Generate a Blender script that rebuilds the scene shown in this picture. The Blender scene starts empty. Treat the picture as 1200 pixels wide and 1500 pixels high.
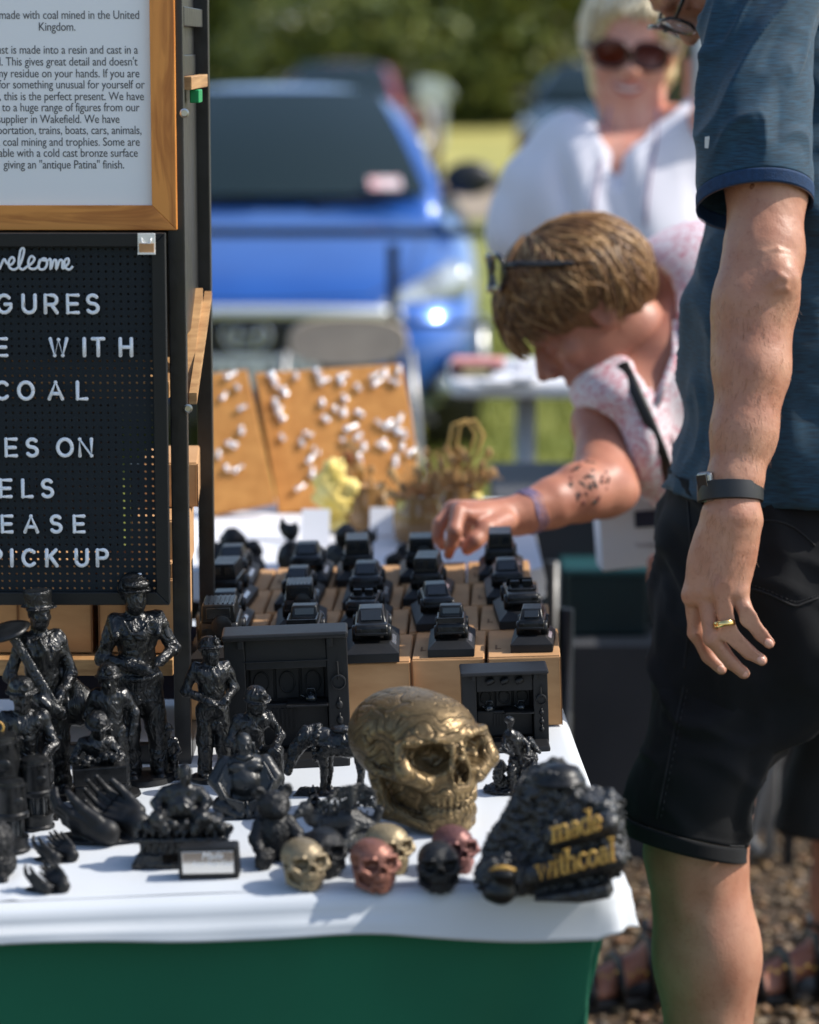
import bpy, bmesh, math, random
import numpy as np
from mathutils import Vector, Matrix, Euler
random.seed(7); RNG = np.random.default_rng(7)
R = math.radians
SC = bpy.context.scene
COL = SC.collection
# ------------------------------------------------------------------ camera
F = 4250.0; CAMH = 1.48; PITCH = math.atan(680 / F)
cam_d = bpy.data.cameras.new('camera'); cam = bpy.data.objects.new('camera', cam_d); COL.objects.link(cam)
cam.location = (0, 0, CAMH); cam.rotation_euler = (R(90) - PITCH, 0, 0)
cam_d.sensor_fit = 'HORIZONTAL'; cam_d.sensor_width = 24; cam_d.lens = 85
cam_d.clip_start = .1; cam_d.clip_end = 600
cam_d.dof.use_dof = True; cam_d.dof.focus_distance = 3.1; cam_d.dof.aperture_fstop = 3.1
SC.camera = cam
# ------------------------------------------------------------------ light
SUN = Vector((.70, .05, .70)).normalized()
w = bpy.data.worlds.new('World'); SC.world = w; w.use_nodes = True
nt = w.node_tree; bg = nt.nodes['Background']
sky = nt.nodes.new('ShaderNodeTexSky'); sky.sky_type = 'NISHITA'; sky.sun_disc = False
sky.sun_elevation = math.asin(SUN.z); sky.sun_rotation = math.atan2(SUN.x, SUN.y)
sky.air_density = 1.0; sky.dust_density = 1.2; sky.ozone_density = 1.0
nt.links.new(sky.outputs[0], bg.inputs[0]); bg.inputs[1].default_value = .15
sun_d = bpy.data.lights.new('sun', 'SUN'); sun = bpy.data.objects.new('sun', sun_d); COL.objects.link(sun)
sun_d.energy = 3.7; sun_d.angle = R(.5); sun_d.color = (1, .95, .87)
sun.rotation_euler = (-SUN).to_track_quat('-Z', 'Y').to_euler()
SC.view_settings.view_transform = 'Standard'; SC.view_settings.look = 'None'
SC.view_settings.gamma = 1; SC.view_settings.exposure = .50
SC.view_settings.use_curve_mapping = False

# ------------------------------------------------------------------ placing helpers
CM = Matrix.Translation(cam.location) @ Euler((R(90) - PITCH, 0, 0)).to_matrix().to_4x4()
def at(px, py, s):
    """world point seen at (px,py) of the photo, where one metre measures s pixels"""
    return CM @ Vector(((px - 600) / s, (750 - py) / s, -F / s))
TZ, TILT = .735, .035
def plane_hit(px, py, n, p0):
    o = CM.translation; d = (at(px, py, 1000) - o)
    return o + d * ((p0 - o).dot(n) / d.dot(n))
def on(px, py, h): return plane_hit(px, py, Vector((0, 0, 1)), Vector((0, 0, h)))
TN = Vector((-TILT, 0, 1)).normalized()
def tt(px, py, h=0): return plane_hit(px, py, TN, Vector((.1, 0, TZ + h)))
def tz(x): return TZ + TILT * (x - .1)
def scl(p):
    return F / -(CM.inverted() @ p).z
TILTM = Euler((0, -math.atan(TILT), 0)).to_matrix()
def trot(rz): return (TILTM @ Euler((0, 0, rz)).to_matrix()).to_euler()

# ------------------------------------------------------------------ objects
def tag(o, label=None, cat=None, group=None, kind=None):
    if label: o['label'] = label
    if cat: o['category'] = cat
    if group: o['group'] = group
    if kind: o['kind'] = kind
    return o
def thing(name, label, cat, loc=(0, 0, 0), rot=(0, 0, 0), group=None, scale=1):
    o = bpy.data.objects.new(name, None); COL.objects.link(o)
    o.empty_display_size = .05
    o.location = loc; o.rotation_euler = rot; o.scale = (scale,) * 3
    return tag(o, label, cat, group)
def mesh_from(name, v, f):
    me = bpy.data.meshes.new(name)
    v = np.asarray(v, dtype=np.float32)
    if isinstance(f, np.ndarray):
        n, k = f.shape
        me.vertices.add(len(v)); me.vertices.foreach_set('co', v.ravel())
        me.loops.add(n * k); me.loops.foreach_set('vertex_index', f.astype(np.int32).ravel())
        me.polygons.add(n); me.polygons.foreach_set('loop_start', np.arange(0, n * k, k, dtype=np.int32))
        me.update(calc_edges=True)
    else:
        me.from_pydata([tuple(map(float, p)) for p in v], [], f); me.update()
    me.validate()
    return me
def link(name, me, m, parent=None, smooth=True, angle=None, bevel=0, seg=2, loc=None, rot=None):
    o = bpy.data.objects.new(name, me); COL.objects.link(o)
    if m is not None and len(me.materials) == 0: me.materials.append(m)
    if smooth:
        me.polygons.foreach_set('use_smooth', [True] * len(me.polygons))
        if angle:
            try: me.set_sharp_from_angle(angle=R(angle))
            except Exception: pass
    if bevel:
        b = o.modifiers.new('bevel', 'BEVEL'); b.width = bevel; b.segments = seg; b.limit_method = 'ANGLE'
        b.harden_normals = False
    if parent is not None: o.parent = parent
    if loc is not None: o.location = loc
    if rot is not None: o.rotation_euler = rot
    return o
def dup(o, parent=None):
    c = o.copy(); COL.objects.link(c)
    if parent is not None: c.parent = parent
    for ch in list(o.children): dup(ch, c)
    return c

class G:
    """collects plain geometry; everything put in one G becomes one mesh"""
    def __init__(s): s.v = []; s.f = []
    def add(s, vs, fs, m=None):
        b = len(s.v)
        if m is not None: vs = [m @ Vector(p) for p in vs]
        s.v += [tuple(p) for p in vs]; s.f += [tuple(i + b for i in q) for q in fs]; return s
    def box(s, c, d, rot=None, m=None, taper=1, tapery=None):
        x, y, z = d[0] / 2, d[1] / 2, d[2] / 2; ty = taper if tapery is None else tapery
        vs = [Vector(p) for p in ((-x, -y, -z), (x, -y, -z), (x, y, -z), (-x, y, -z),
              (-x * taper, -y * ty, z), (x * taper, -y * ty, z), (x * taper, y * ty, z), (-x * taper, y * ty, z))]
        if rot is not None:
            rm = Euler(rot).to_matrix(); vs = [rm @ p for p in vs]
        vs = [p + Vector(c) for p in vs]
        return s.add(vs, [(3, 2, 1, 0), (4, 5, 6, 7), (0, 1, 5, 4), (1, 2, 6, 5), (2, 3, 7, 6), (3, 0, 4, 7)], m)
    def tube(s, pts, r, n=8, m=None, caps=True, flat=1, up=None):
        pts = [Vector(p) for p in pts]; k = len(pts)
        rr = r if hasattr(r, '__len__') else [r] * k
        t0 = (pts[1] - pts[0]).normalized()
        ref = Vector(up) if up is not None else (Vector((0, 0, 1)) if abs(t0.z) < .9 else Vector((1, 0, 0)))
        u = (ref - t0 * ref.dot(t0)).normalized(); vs = []
        for i, p in enumerate(pts):
            t = (pts[min(i + 1, k - 1)] - pts[max(i - 1, 0)]).normalized()
            u = (u - t * u.dot(t)).normalized(); w_ = t.cross(u)
            for j in range(n):
                a = 2 * math.pi * j / n
                vs.append(p + (w_ * math.cos(a) + u * (math.sin(a) * flat)) * rr[i])
        fs = []
        for i in range(k - 1):
            for j in range(n):
                j2 = (j + 1) % n
                fs.append((i * n + j, i * n + j2, (i + 1) * n + j2, (i + 1) * n + j))
        if caps: fs += [tuple(range(n))[::-1], tuple(range((k - 1) * n, k * n))]
        return s.add(vs, fs, m)
    def lathe(s, prof, n=16, c=(0, 0, 0), m=None, rot=None):
        vs = []; c = Vector(c); rm = Euler(rot).to_matrix() if rot is not None else None
        for r, z in prof:
            for j in range(n):
                a = 2 * math.pi * j / n; p = Vector((r * math.cos(a), r * math.sin(a), z))
                vs.append((rm @ p if rm else p) + c)
        fs = []
        for i in range(len(prof) - 1):
            for j in range(n):
                j2 = (j + 1) % n
                fs.append((i * n + j, i * n + j2, (i + 1) * n + j2, (i + 1) * n + j))
        fs += [tuple(range(n))[::-1], tuple(range((len(prof) - 1) * n, len(prof) * n))]
        return s.add(vs, fs, m)
    def ball(s, c, r, n=12, k=8, m=None, rot=None):
        if not hasattr(r, '__len__'): r = (r, r, r)
        rm = Euler(rot).to_matrix() if rot is not None else None; c = Vector(c)
        vs = []
        for i in range(1, k):
            a = math.pi * i / k
            for j in range(n):
                b = 2 * math.pi * j / n
                vs.append(Vector((r[0] * math.sin(a) * math.cos(b), r[1] * math.sin(a) * math.sin(b), r[2] * math.cos(a))))
        vs += [Vector((0, 0, r[2])), Vector((0, 0, -r[2]))]
        if rm: vs = [rm @ p for p in vs]
        vs = [p + c for p in vs]; fs = []
        for i in range(k - 2):
            for j in range(n):
                j2 = (j + 1) % n; fs.append((i * n + j, (i + 1) * n + j, (i + 1) * n + j2, i * n + j2))
        T = (k - 1) * n
        for j in range(n):
            j2 = (j + 1) % n; fs.append((T, j, j2)); fs.append((T + 1, (k - 2) * n + j2, (k - 2) * n + j))
        return s.add(vs, fs, m)
    def prism(s, poly, a, b, axis='y', m=None):
        """poly of (u,v) extruded a..b along axis; y: u=x v=z; x: u=y v=z; z: u=x v=y"""
        def P(u, v, t): return {'y': (u, t, v), 'x': (t, u, v), 'z': (u, v, t)}[axis]
        n = len(poly); vs = [P(u, v, a) for u, v in poly] + [P(u, v, b) for u, v in poly]
        fs = [tuple(range(n)), tuple(range(2 * n - 1, n - 1, -1))]
        fs += [(i, i + n, (i + 1) % n + n, (i + 1) % n) for i in range(n)]
        return s.add(vs, fs, m)
    def quad(s, a, b, c, d): return s.add([a, b, c, d], [(0, 1, 2, 3)])
    def mesh(s, name, fix=True):
        me = mesh_from(name, s.v, s.f)
        if fix:
            bm = bmesh.new(); bm.from_mesh(me); bmesh.ops.recalc_face_normals(bm, faces=bm.faces); bm.to_mesh(me); bm.free()
        return me
    def obj(s, name, m, parent=None, smooth=False, angle=None, bevel=0, seg=2, loc=None, rot=None, fix=True):
        return link(name, s.mesh(name, fix), m, parent, smooth or bool(angle), angle, bevel, seg, loc, rot)
def grid(nu, nv, fn, name='sheet'):
    """surface from fn(u,v) -> point, u,v in 0..1"""
    v = [fn(i / nu, j / nv) for j in range(nv + 1) for i in range(nu + 1)]
    f = [(j * (nu + 1) + i, j * (nu + 1) + i + 1, (j + 1) * (nu + 1) + i + 1, (j + 1) * (nu + 1) + i) for j in range(nv) for i in range(nu)]
    return mesh_from(name, [tuple(p) for p in v], np.array(f))

# ------------------------------------------------------------------ numpy noise + distance-field sculpting
_TAB = RNG.random((32, 32, 32)).astype(np.float32) * 2 - 1
def nz(x, y, z, f=1.0, seed=0):
    x = x * f + seed * 7.31; y = y * f + seed * 3.17; z = z * f + seed * 5.7
    xi = np.floor(x); yi = np.floor(y); zi = np.floor(z)
    a = x - xi; b = y - yi; c = z - zi
    a = a * a * (3 - 2 * a); b = b * b * (3 - 2 * b); c = c * c * (3 - 2 * c)
    xi = xi.astype(np.int64) & 31; yi = yi.astype(np.int64) & 31; zi = zi.astype(np.int64) & 31
    x1 = (xi + 1) & 31; y1 = (yi + 1) & 31; z1 = (zi + 1) & 31
    def L(p, q, t): return p + (q - p) * t
    return L(L(L(_TAB[xi, yi, zi], _TAB[x1, yi, zi], a), L(_TAB[xi, y1, zi], _TAB[x1, y1, zi], a), b),
             L(L(_TAB[xi, yi, z1], _TAB[x1, yi, z1], a), L(_TAB[xi, y1, z1], _TAB[x1, y1, z1], a), b), c)
class S:
    """signed distance volume, later meshed as one smooth continuous skin"""
    def __init__(s, lo, hi, res):
        s.lo = np.array(lo, float); s.res = res
        n = [max(4, int(math.ceil((hi[i] - lo[i]) / res)) + 1) for i in range(3)]
        s.ax = [(s.lo[i] + np.arange(n[i]) * res).astype(np.float32) for i in range(3)]
        s.D = np.full(n, .5, np.float32); s.k = 0.0
    def _sub(s, lo, hi, mg):
        sl = []
        for i in range(3):
            a = int(max(0, math.floor((lo[i] - mg - s.lo[i]) / s.res))); b = int(min(len(s.ax[i]), math.ceil((hi[i] + mg - s.lo[i]) / s.res) + 1))
            if b <= a: return None, None
            sl.append(slice(a, b))
        X, Y, Z = np.meshgrid(s.ax[0][sl[0]], s.ax[1][sl[1]], s.ax[2][sl[2]], indexing='ij')
        return tuple(sl), (X, Y, Z)
    def put(s, lo, hi, fn, k=None, cut=False, keep=False):
        k = s.k if k is None else k
        sl, P = s._sub(lo, hi, k + 3 * s.res)
        if sl is None: return s
        d = fn(*P); D = s.D[sl]
        if cut: d = -d; D = -D
        if k > 0:
            h = np.clip(.5 + .5 * (D - d) / k, 0, 1) if not cut else np.clip(.5 + .5 * (D + d * -1) / k, 0, 1)
        if not cut:
            s.D[sl] = np.minimum(D, d) if k <= 0 else (D * (1 - h) + d * h - k * h * (1 - h))
        else:
            # D,d are negated: result = max(orig, -shape)  == -min(-orig, shape)
            d = -d
            if k <= 0: s.D[sl] = -np.minimum(D, d)
            else:
                h = np.clip(.5 + .5 * (D - d) / k, 0, 1); s.D[sl] = -(D * (1 - h) + d * h - k * h * (1 - h))
        return s
    def ball(s, c, r, k=None, cut=False, rot=None):
        if not hasattr(r, '__len__'): r = (r, r, r)
        c = np.array(c, float); r = np.array(r, float); mr = r.max() if rot is not None else None
        lo = c - (mr if mr else r); hi = c + (mr if mr else r)
        rm = np.array(rot.transposed() if isinstance(rot, Matrix) else Euler(rot).to_matrix().transposed()) if rot is not None else None
        def fn(X, Y, Z):
            x, y, z = X - c[0], Y - c[1], Z - c[2]
            if rm is not None:
                x, y, z = (rm[i][0] * x + rm[i][1] * y + rm[i][2] * z for i in range(3))
            k0 = np.sqrt((x / r[0]) ** 2 + (y / r[1]) ** 2 + (z / r[2]) ** 2)
            k1 = np.sqrt((x / r[0] ** 2) ** 2 + (y / r[1] ** 2) ** 2 + (z / r[2] ** 2) ** 2) + 1e-9
            return k0 * (k0 - 1) / k1
        return s.put(lo, hi, fn, k, cut)
    def cap(s, a, b, r1, r2=None, k=None, cut=False):
        r2 = r1 if r2 is None else r2; a = np.array(a, float); b = np.array(b, float); m = max(r1, r2)
        ba = b - a; L2 = ba.dot(ba) + 1e-12
        def fn(X, Y, Z):
            x, y, z = X - a[0], Y - a[1], Z - a[2]
            h = np.clip((x * ba[0] + y * ba[1] + z * ba[2]) / L2, 0, 1)
            return np.sqrt((x - h * ba[0]) ** 2 + (y - h * ba[1]) ** 2 + (z - h * ba[2]) ** 2) - (r1 + (r2 - r1) * h)
        return s.put(np.minimum(a, b) - m, np.maximum(a, b) + m, fn, k, cut)
    def chain(s, pts, rs, k=None, cut=False):
        for i in range(len(pts) - 1): s.cap(pts[i], pts[i + 1], rs[i], rs[i + 1], k, cut)
        return s
    def box(s, c, d, rot=None, rd=.0, k=None, cut=False):
        c = np.array(c, float); h = np.array(d, float) / 2; m = np.linalg.norm(h) if rot is not None else h
        rm = np.array(rot.transposed() if isinstance(rot, Matrix) else Euler(rot).to_matrix().transposed()) if rot is not None else None
        def fn(X, Y, Z):
            x, y, z = X - c[0], Y - c[1], Z - c[2]
            if rm is not None: x, y, z = (rm[i][0] * x + rm[i][1] * y + rm[i][2] * z for i in range(3))
            x, y, z = np.abs(x) - h[0] + rd, np.abs(y) - h[1] + rd, np.abs(z) - h[2] + rd
            return np.sqrt(np.maximum(x, 0) ** 2 + np.maximum(y, 0) ** 2 + np.maximum(z, 0) ** 2) + np.minimum(np.maximum(x, np.maximum(y, z)), 0) - rd
        return s.put(c - m, c + m, fn, k, cut)
    def cyl(s, a, b, r, rd=0, k=None, cut=False, r2=None):
        a = np.array(a, float); b = np.array(b, float); r2 = r if r2 is None else r2; m = max(r, r2)
        L = np.linalg.norm(b - a); u = (b - a) / L
        def fn(X, Y, Z):
            x, y, z = X - a[0], Y - a[1], Z - a[2]
            t = x * u[0] + y * u[1] + z * u[2]
            q = np.sqrt(np.maximum(x * x + y * y + z * z - t * t, 0)) - (r + (r2 - r) * np.clip(t / L, 0, 1)) + rd
            e = np.abs(t - L / 2) - L / 2 + rd
            return np.sqrt(np.maximum(q, 0) ** 2 + np.maximum(e, 0) ** 2) + np.minimum(np.maximum(q, e), 0) - rd
        return s.put(np.minimum(a, b) - m, np.maximum(a, b) + m, fn, k, cut)
    def half(s, p, n, k=0):
        """keep only the side of the plane n points away from"""
        p = np.array(p, float); n = np.array(Vector(n).normalized())
        X, Y, Z = np.meshgrid(*s.ax, indexing='ij')
        d = (X - p[0]) * n[0] + (Y - p[1]) * n[1] + (Z - p[2]) * n[2]
        s.D = np.maximum(s.D, d); return s
    def warp(s, fn):
        X, Y, Z = np.meshgrid(*s.ax, indexing='ij'); band = np.abs(s.D) < 6 * s.res + .01
        s.D[band] += fn(X[band], Y[band], Z[band]).astype(np.float32); return s
    def crumple(s, f, a, seed=0): return s.warp(lambda x, y, z: a * nz(x, y, z, f, seed) + .5 * a * nz(x, y, z, f * 2.3, seed + 1))
    def mesh(s, name='skin', relax=1):
        D = s.D.copy()
        D[0], D[-1], D[:, 0], D[:, -1], D[:, :, 0], D[:, :, -1] = .5, .5, .5, .5, .5, .5
        I = D < 0; n = np.array(D.shape) - 1
        cnt = np.zeros(n, np.int8)
        offs = [(i, j, k) for i in (0, 1) for j in (0, 1) for k in (0, 1)]
        for o in offs: cnt += I[o[0]:o[0] + n[0], o[1]:o[1] + n[1], o[2]:o[2] + n[2]]
        act = np.argwhere((cnt > 0) & (cnt < 8))
        idx = np.full(n, -1, np.int64); idx[act[:, 0], act[:, 1], act[:, 2]] = np.arange(len(act))
        pos = np.zeros((len(act), 3)); num = np.zeros(len(act))
        for ai in range(len(offs)):
            for bi in range(ai + 1, len(offs)):
                p, q = np.array(offs[ai]), np.array(offs[bi])
                if np.abs(p - q).sum() != 1: continue
                da = D[act[:, 0] + p[0], act[:, 1] + p[1], act[:, 2] + p[2]]; db = D[act[:, 0] + q[0], act[:, 1] + q[1], act[:, 2] + q[2]]
                cr = (da < 0) != (db < 0); t = np.where(cr, da / np.where(cr, da - db, 1), 0)
                pos += np.where(cr[:, None], p + (q - p) * t[:, None], 0); num += cr
        V = s.lo + (act + pos / num[:, None]) * s.res
        faces = []
        for ax in range(3):
            u, v = (ax + 1) % 3, (ax + 2) % 3
            a = [slice(None)] * 3; b = [slice(None)] * 3; a[ax] = slice(0, -1); b[ax] = slice(1, None)
            ch = I[tuple(a)] != I[tuple(b)]; e = np.argwhere(ch)
            e = e[(e[:, u] > 0) & (e[:, v] > 0) & (e[:, u] < n[u]) & (e[:, v] < n[v])]
            ins = I[e[:, 0], e[:, 1], e[:, 2]]
            def c(du, dv):
                q = e.copy(); q[:, u] += du; q[:, v] += dv; return idx[q[:, 0], q[:, 1], q[:, 2]]
            q = np.stack([c(-1, -1), c(0, -1), c(0, 0), c(-1, 0)], 1)
            q[~ins] = q[~ins][:, ::-1]; faces.append(q)
        Fc = np.concatenate(faces); Fc = Fc[(Fc >= 0).all(1)]
        for _ in range(relax):
            acc = np.zeros_like(V); cn = np.zeros(len(V))
            for i in range(4):
                for j in (1, 3):
                    np.add.at(acc, Fc[:, i], V[Fc[:, (i + j) % 4]]); np.add.at(cn, Fc[:, i], 1)
            V = V * .5 + .5 * acc / np.maximum(cn, 1)[:, None]
        return mesh_from(name, V, Fc)
    def obj(s, name, m, parent=None, relax=1, **k): return link(name, s.mesh(name, relax), m, parent, **k)

# ------------------------------------------------------------------ materials
def srgb(r, g, b):
    f = lambda c: (c / 255 / 12.92) if c <= 10 else ((c / 255 + .055) / 1.055) ** 2.4
    return (f(r), f(g), f(b), 1)
def M(name, col, rough=.5, metal=0, col2=None, vs=8, bump=0, bs=60, bd=.002, spec=.5, coat=0, sss=0, stretch=None, trans=0, ior=None, thr=(.35, .65), rvar=0, sheen=0, detail=4):
    m = bpy.data.materials.new(name); m.use_nodes = True; n = m.node_tree.nodes; L = m.node_tree.links
    p = n['Principled BSDF']; col = tuple(col) + ((1,) if len(col) == 3 else ())
    p.inputs['Base Color'].default_value = col; p.inputs['Roughness'].default_value = rough; p.inputs['Metallic'].default_value = metal
    p.inputs['Specular IOR Level'].default_value = spec; p.inputs['Coat Weight'].default_value = coat; p.inputs['Coat Roughness'].default_value = .05
    if sss: p.inputs['Subsurface Weight'].default_value = sss; p.inputs['Subsurface Radius'].default_value = (.012, .005, .003); p.inputs['Subsurface Scale'].default_value = 1
    if trans: p.inputs['Transmission Weight'].default_value = trans
    if ior: p.inputs['IOR'].default_value = ior
    if sheen: p.inputs['Sheen Weight'].default_value = sheen
    tc = n.new('ShaderNodeTexCoord'); mp = n.new('ShaderNodeMapping'); L.new(tc.outputs['Object'], mp.inputs[0])
    if stretch: mp.inputs['Scale'].default_value = stretch
    if col2 is not None or rvar:
        t = n.new('ShaderNodeTexNoise'); t.inputs['Scale'].default_value = vs; t.inputs['Detail'].default_value = detail
        L.new(mp.outputs[0], t.inputs[0])
        r = n.new('ShaderNodeValToRGB'); r.color_ramp.elements[0].position = thr[0]; r.color_ramp.elements[1].position = thr[1]
        L.new(t.outputs[0], r.inputs[0])
        if col2 is not None:
            col2 = tuple(col2) + ((1,) if len(col2) == 3 else ())
            r.color_ramp.elements[0].color = col; r.color_ramp.elements[1].color = col2; L.new(r.outputs[0], p.inputs['Base Color'])
        if rvar:
            mr = n.new('ShaderNodeMapRange'); mr.inputs[3].default_value = rough - rvar; mr.inputs[4].default_value = rough + rvar
            L.new(t.outputs[0], mr.inputs[0]); L.new(mr.outputs[0], p.inputs['Roughness'])
    if bump:
        t = n.new('ShaderNodeTexNoise'); t.inputs['Scale'].default_value = bs; t.inputs['Detail'].default_value = 6
        L.new(mp.outputs[0], t.inputs[0]); b = n.new('ShaderNodeBump'); b.inputs['Strength'].default_value = bump; b.inputs['Distance'].default_value = bd
        L.new(t.outputs[0], b.inputs['Height']); L.new(b.outputs[0], p.inputs['Normal'])
    return m
def nodes(m): return m.node_tree.nodes, m.node_tree.links, m.node_tree.nodes['Principled BSDF']

MT = {}
MT['coal'] = M('coal resin', (.005, .0055, .006), .33, col2=(.011, .0115, .012), vs=90, bump=.4, bs=260, bd=.001, spec=.34, rvar=.12)
def creases(m, sc=52, dist=.0030, st=.55):
    n, L, p = nodes(m); tc = n.new('ShaderNodeTexCoord'); mp = n.new('ShaderNodeMapping'); mp.inputs['Scale'].default_value = (1, 1, .6); L.new(tc.outputs['Object'], mp.inputs[0])
    t = n.new('ShaderNodeTexNoise'); t.inputs['Scale'].default_value = sc; t.inputs['Detail'].default_value = 3; t.inputs['Distortion'].default_value = 1.4; L.new(mp.outputs[0], t.inputs[0])
    a = n.new('ShaderNodeMath'); a.operation = 'SUBTRACT'; a.inputs[1].default_value = .5; L.new(t.outputs[0], a.inputs[0]); b = n.new('ShaderNodeMath'); b.operation = 'ABSOLUTE'; L.new(a.outputs[0], b.inputs[0])
    q = n.new('ShaderNodeBump'); q.inputs['Strength'].default_value = st; q.inputs['Distance'].default_value = dist; q.invert = True; L.new(b.outputs[0], q.inputs['Height'])
    if p.inputs['Normal'].links: L.new(p.inputs['Normal'].links[0].from_socket, q.inputs['Normal'])
    L.new(q.outputs[0], p.inputs['Normal'])
MT['coal_figure'] = M('figure coal resin', (.0045, .005, .0055), .30, col2=(.009, .0095, .010), vs=90, bump=.3, bs=260, bd=.0008, spec=.5, rvar=.10)
creases(MT['coal_figure'], 70, .0060, 1.0)
MT['coal_matt'] = M('matt coal resin', (.007, .0075, .008), .5, col2=(.010, .010, .0105), vs=40, bump=.25, bs=300, bd=.0008, spec=.35, rvar=.08)
MT['card'] = M('kraft cardboard', srgb(196, 152, 106), .85, col2=srgb(178, 134, 90), vs=14, bump=.15, bs=220, bd=.0008, stretch=(1, 1, 3))
MT['card_edge'] = M('cut cardboard edge', srgb(120, 84, 52), .9)
MT['ply'] = M('plywood', srgb(186, 146, 98), .6, col2=srgb(150, 110, 68), vs=30, stretch=(1, .2, 6), bump=.1)
MT['blackmetal'] = M('black painted steel', (.009, .0095, .011), .35, col2=(.016, .016, .017), vs=60, bump=.08, bs=180, rvar=.1)
MT['steel'] = M('zinc steel', (.55, .55, .54), .3, 1, col2=(.4, .4, .39), vs=40)
MT['chrome'] = M('chrome', (.75, .76, .78), .12, 1)
MT['white'] = M('white table cloth', (.56, .585, .61), .8, col2=(.52, .55, .58), vs=5, bump=.12, bs=420, bd=.0006, sheen=.1)
MT['silverlabel'] = M('silver label', (.7, .7, .72), .25, .9)
MT['gold'] = M('gold paint', srgb(216, 174, 90), .5, .1, col2=srgb(168, 126, 58), vs=160)
# ================================================================== SETTING
GD = -.1
def gz(y): 
    t = min(1, max(0, (y - 6.5) / 4)); return GD * t * t * (3 - 2 * t)
def strip(name, y0, y1, m, dz=0, x0=-60, x1=60, ny=40, wob=0):
    def fn(u, v):
        x = x0 + (x1 - x0) * u; y = y0 + (y1 - y0) * v
        if wob: y += wob * math.sin(x * .7) * math.sin(x * .23 + 1)
        return Vector((x, y, gz(y) + dz))
    return link(name, grid(40, ny, fn), m)
mg = M('dry meadow', srgb(184, 172, 100), .9, col2=srgb(150, 146, 72), vs=.35, bump=.6, bs=9, bd=.05)
mgn = M('green grass', srgb(146, 146, 66), .9, col2=srgb(112, 120, 44), vs=1.2, bump=.8, bs=30, bd=.03)
mpath = M('earth track', srgb(166, 150, 130), .9, col2=srgb(130, 116, 98), vs=.9, bump=.3, bs=12, bd=.02)
mgrav = M('gravel bed', srgb(92, 72, 48), .9, col2=srgb(48, 38, 28), vs=55, bump=1, bs=70, bd=.02)
o = strip('ground', -12, 400, mg, -.03, -200, 200, 120); tag(o, kind='structure')
o = strip('grass', 8.6, 27.5, mgn, -.006, ny=60, wob=.2); tag(o, kind='structure')
o = strip('track', 27, 36, mpath, .004, ny=10, wob=.4); tag(o, kind='structure')
o = strip('gravel', -3, 8.9, mgrav, 0, -6, 6, 40, wob=.1); tag(o, kind='structure')

# gravel stones: individual pebbles, joined because nobody could count them
def pebbles():
    bm = bmesh.new(); bmesh.ops.create_icosphere(bm, subdivisions=1, radius=1)
    bv = np.array([v.co[:] for v in bm.verts]); bf = np.array([[v.index for v in f.verts] for f in bm.faces]); bm.free()
    n = 12500; V = []; Fs = []
    x = RNG.uniform(.05, 1.75, n); y = RNG.uniform(3.1, 7.6, n); sz = RNG.uniform(.0045, .0125, n) * RNG.uniform(.8, 1.25, n)
    rr = RNG.uniform(0, 6.28, n)
    for i in range(n):
        p = bv * (1 + RNG.uniform(-.18, .18, (len(bv), 1))) * np.array([sz[i] * 1.25, sz[i], sz[i] * .62])
        c, s_ = math.cos(rr[i]), math.sin(rr[i]); p = np.stack([p[:, 0] * c - p[:, 1] * s_, p[:, 0] * s_ + p[:, 1] * c, p[:, 2] + .1 * p[:, 0]], 1)
        V.append(p + np.array([x[i], y[i], gz(y[i]) + sz[i] * RNG.uniform(.1, .7)])); Fs.append(bf + i * len(bv))
    me = mesh_from('pebbles', np.concatenate(V), np.concatenate(Fs))
    m = bpy.data.materials.new('pebble'); m.use_nodes = True; nn, L, p = nodes(m)
    g = nn.new('ShaderNodeNewGeometry'); r = nn.new('ShaderNodeValToRGB'); L.new(g.outputs['Random Per Island'], r.inputs[0])
    cols = [srgb(82, 56, 32), srgb(126, 98, 62), srgb(58, 50, 42), srgb(132, 112, 82), srgb(110, 72, 36), srgb(84, 78, 70), srgb(134, 100, 54)]
    e = r.color_ramp.elements; e[0].color = cols[0]; e[1].color = cols[-1]; e[1].position = .95
    for i, c in enumerate(cols[1:-1]): q = e.new((i + 1) / 6.5); q.color = c
    L.new(r.outputs[0], p.inputs['Base Color']); p.inputs['Roughness'].default_value = .55
    tag(link('pebbles', me, m), 'brown and grey gravel stones on the ground', 'gravel', kind='stuff')
pebbles()
# grass blades on the nearer lawn
def blades():
    n = 26000; x = RNG.uniform(-3.2, 3.4, n); y = RNG.uniform(8.7, 17, n); h = RNG.uniform(.03, .09, n); a = RNG.uniform(0, 6.28, n); wd = .006
    z = np.array([gz(t) for t in y]); dx, dy = np.cos(a) * wd, np.sin(a) * wd
    lx, ly = RNG.normal(0, .02, n), RNG.normal(0, .02, n)
    V = np.stack([np.stack([x - dx, y - dy, z - .01], 1), np.stack([x + dx, y + dy, z - .01], 1), np.stack([x + lx, y + ly, z + h], 1)], 1).reshape(-1, 3)
    me = mesh_from('blades', V, np.arange(3 * n).reshape(-1, 3))
    tag(link('grass_blades', me, mgn, smooth=False), 'short green grass on the lawn behind the stalls', 'grass', kind='stuff')
blades()

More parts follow.
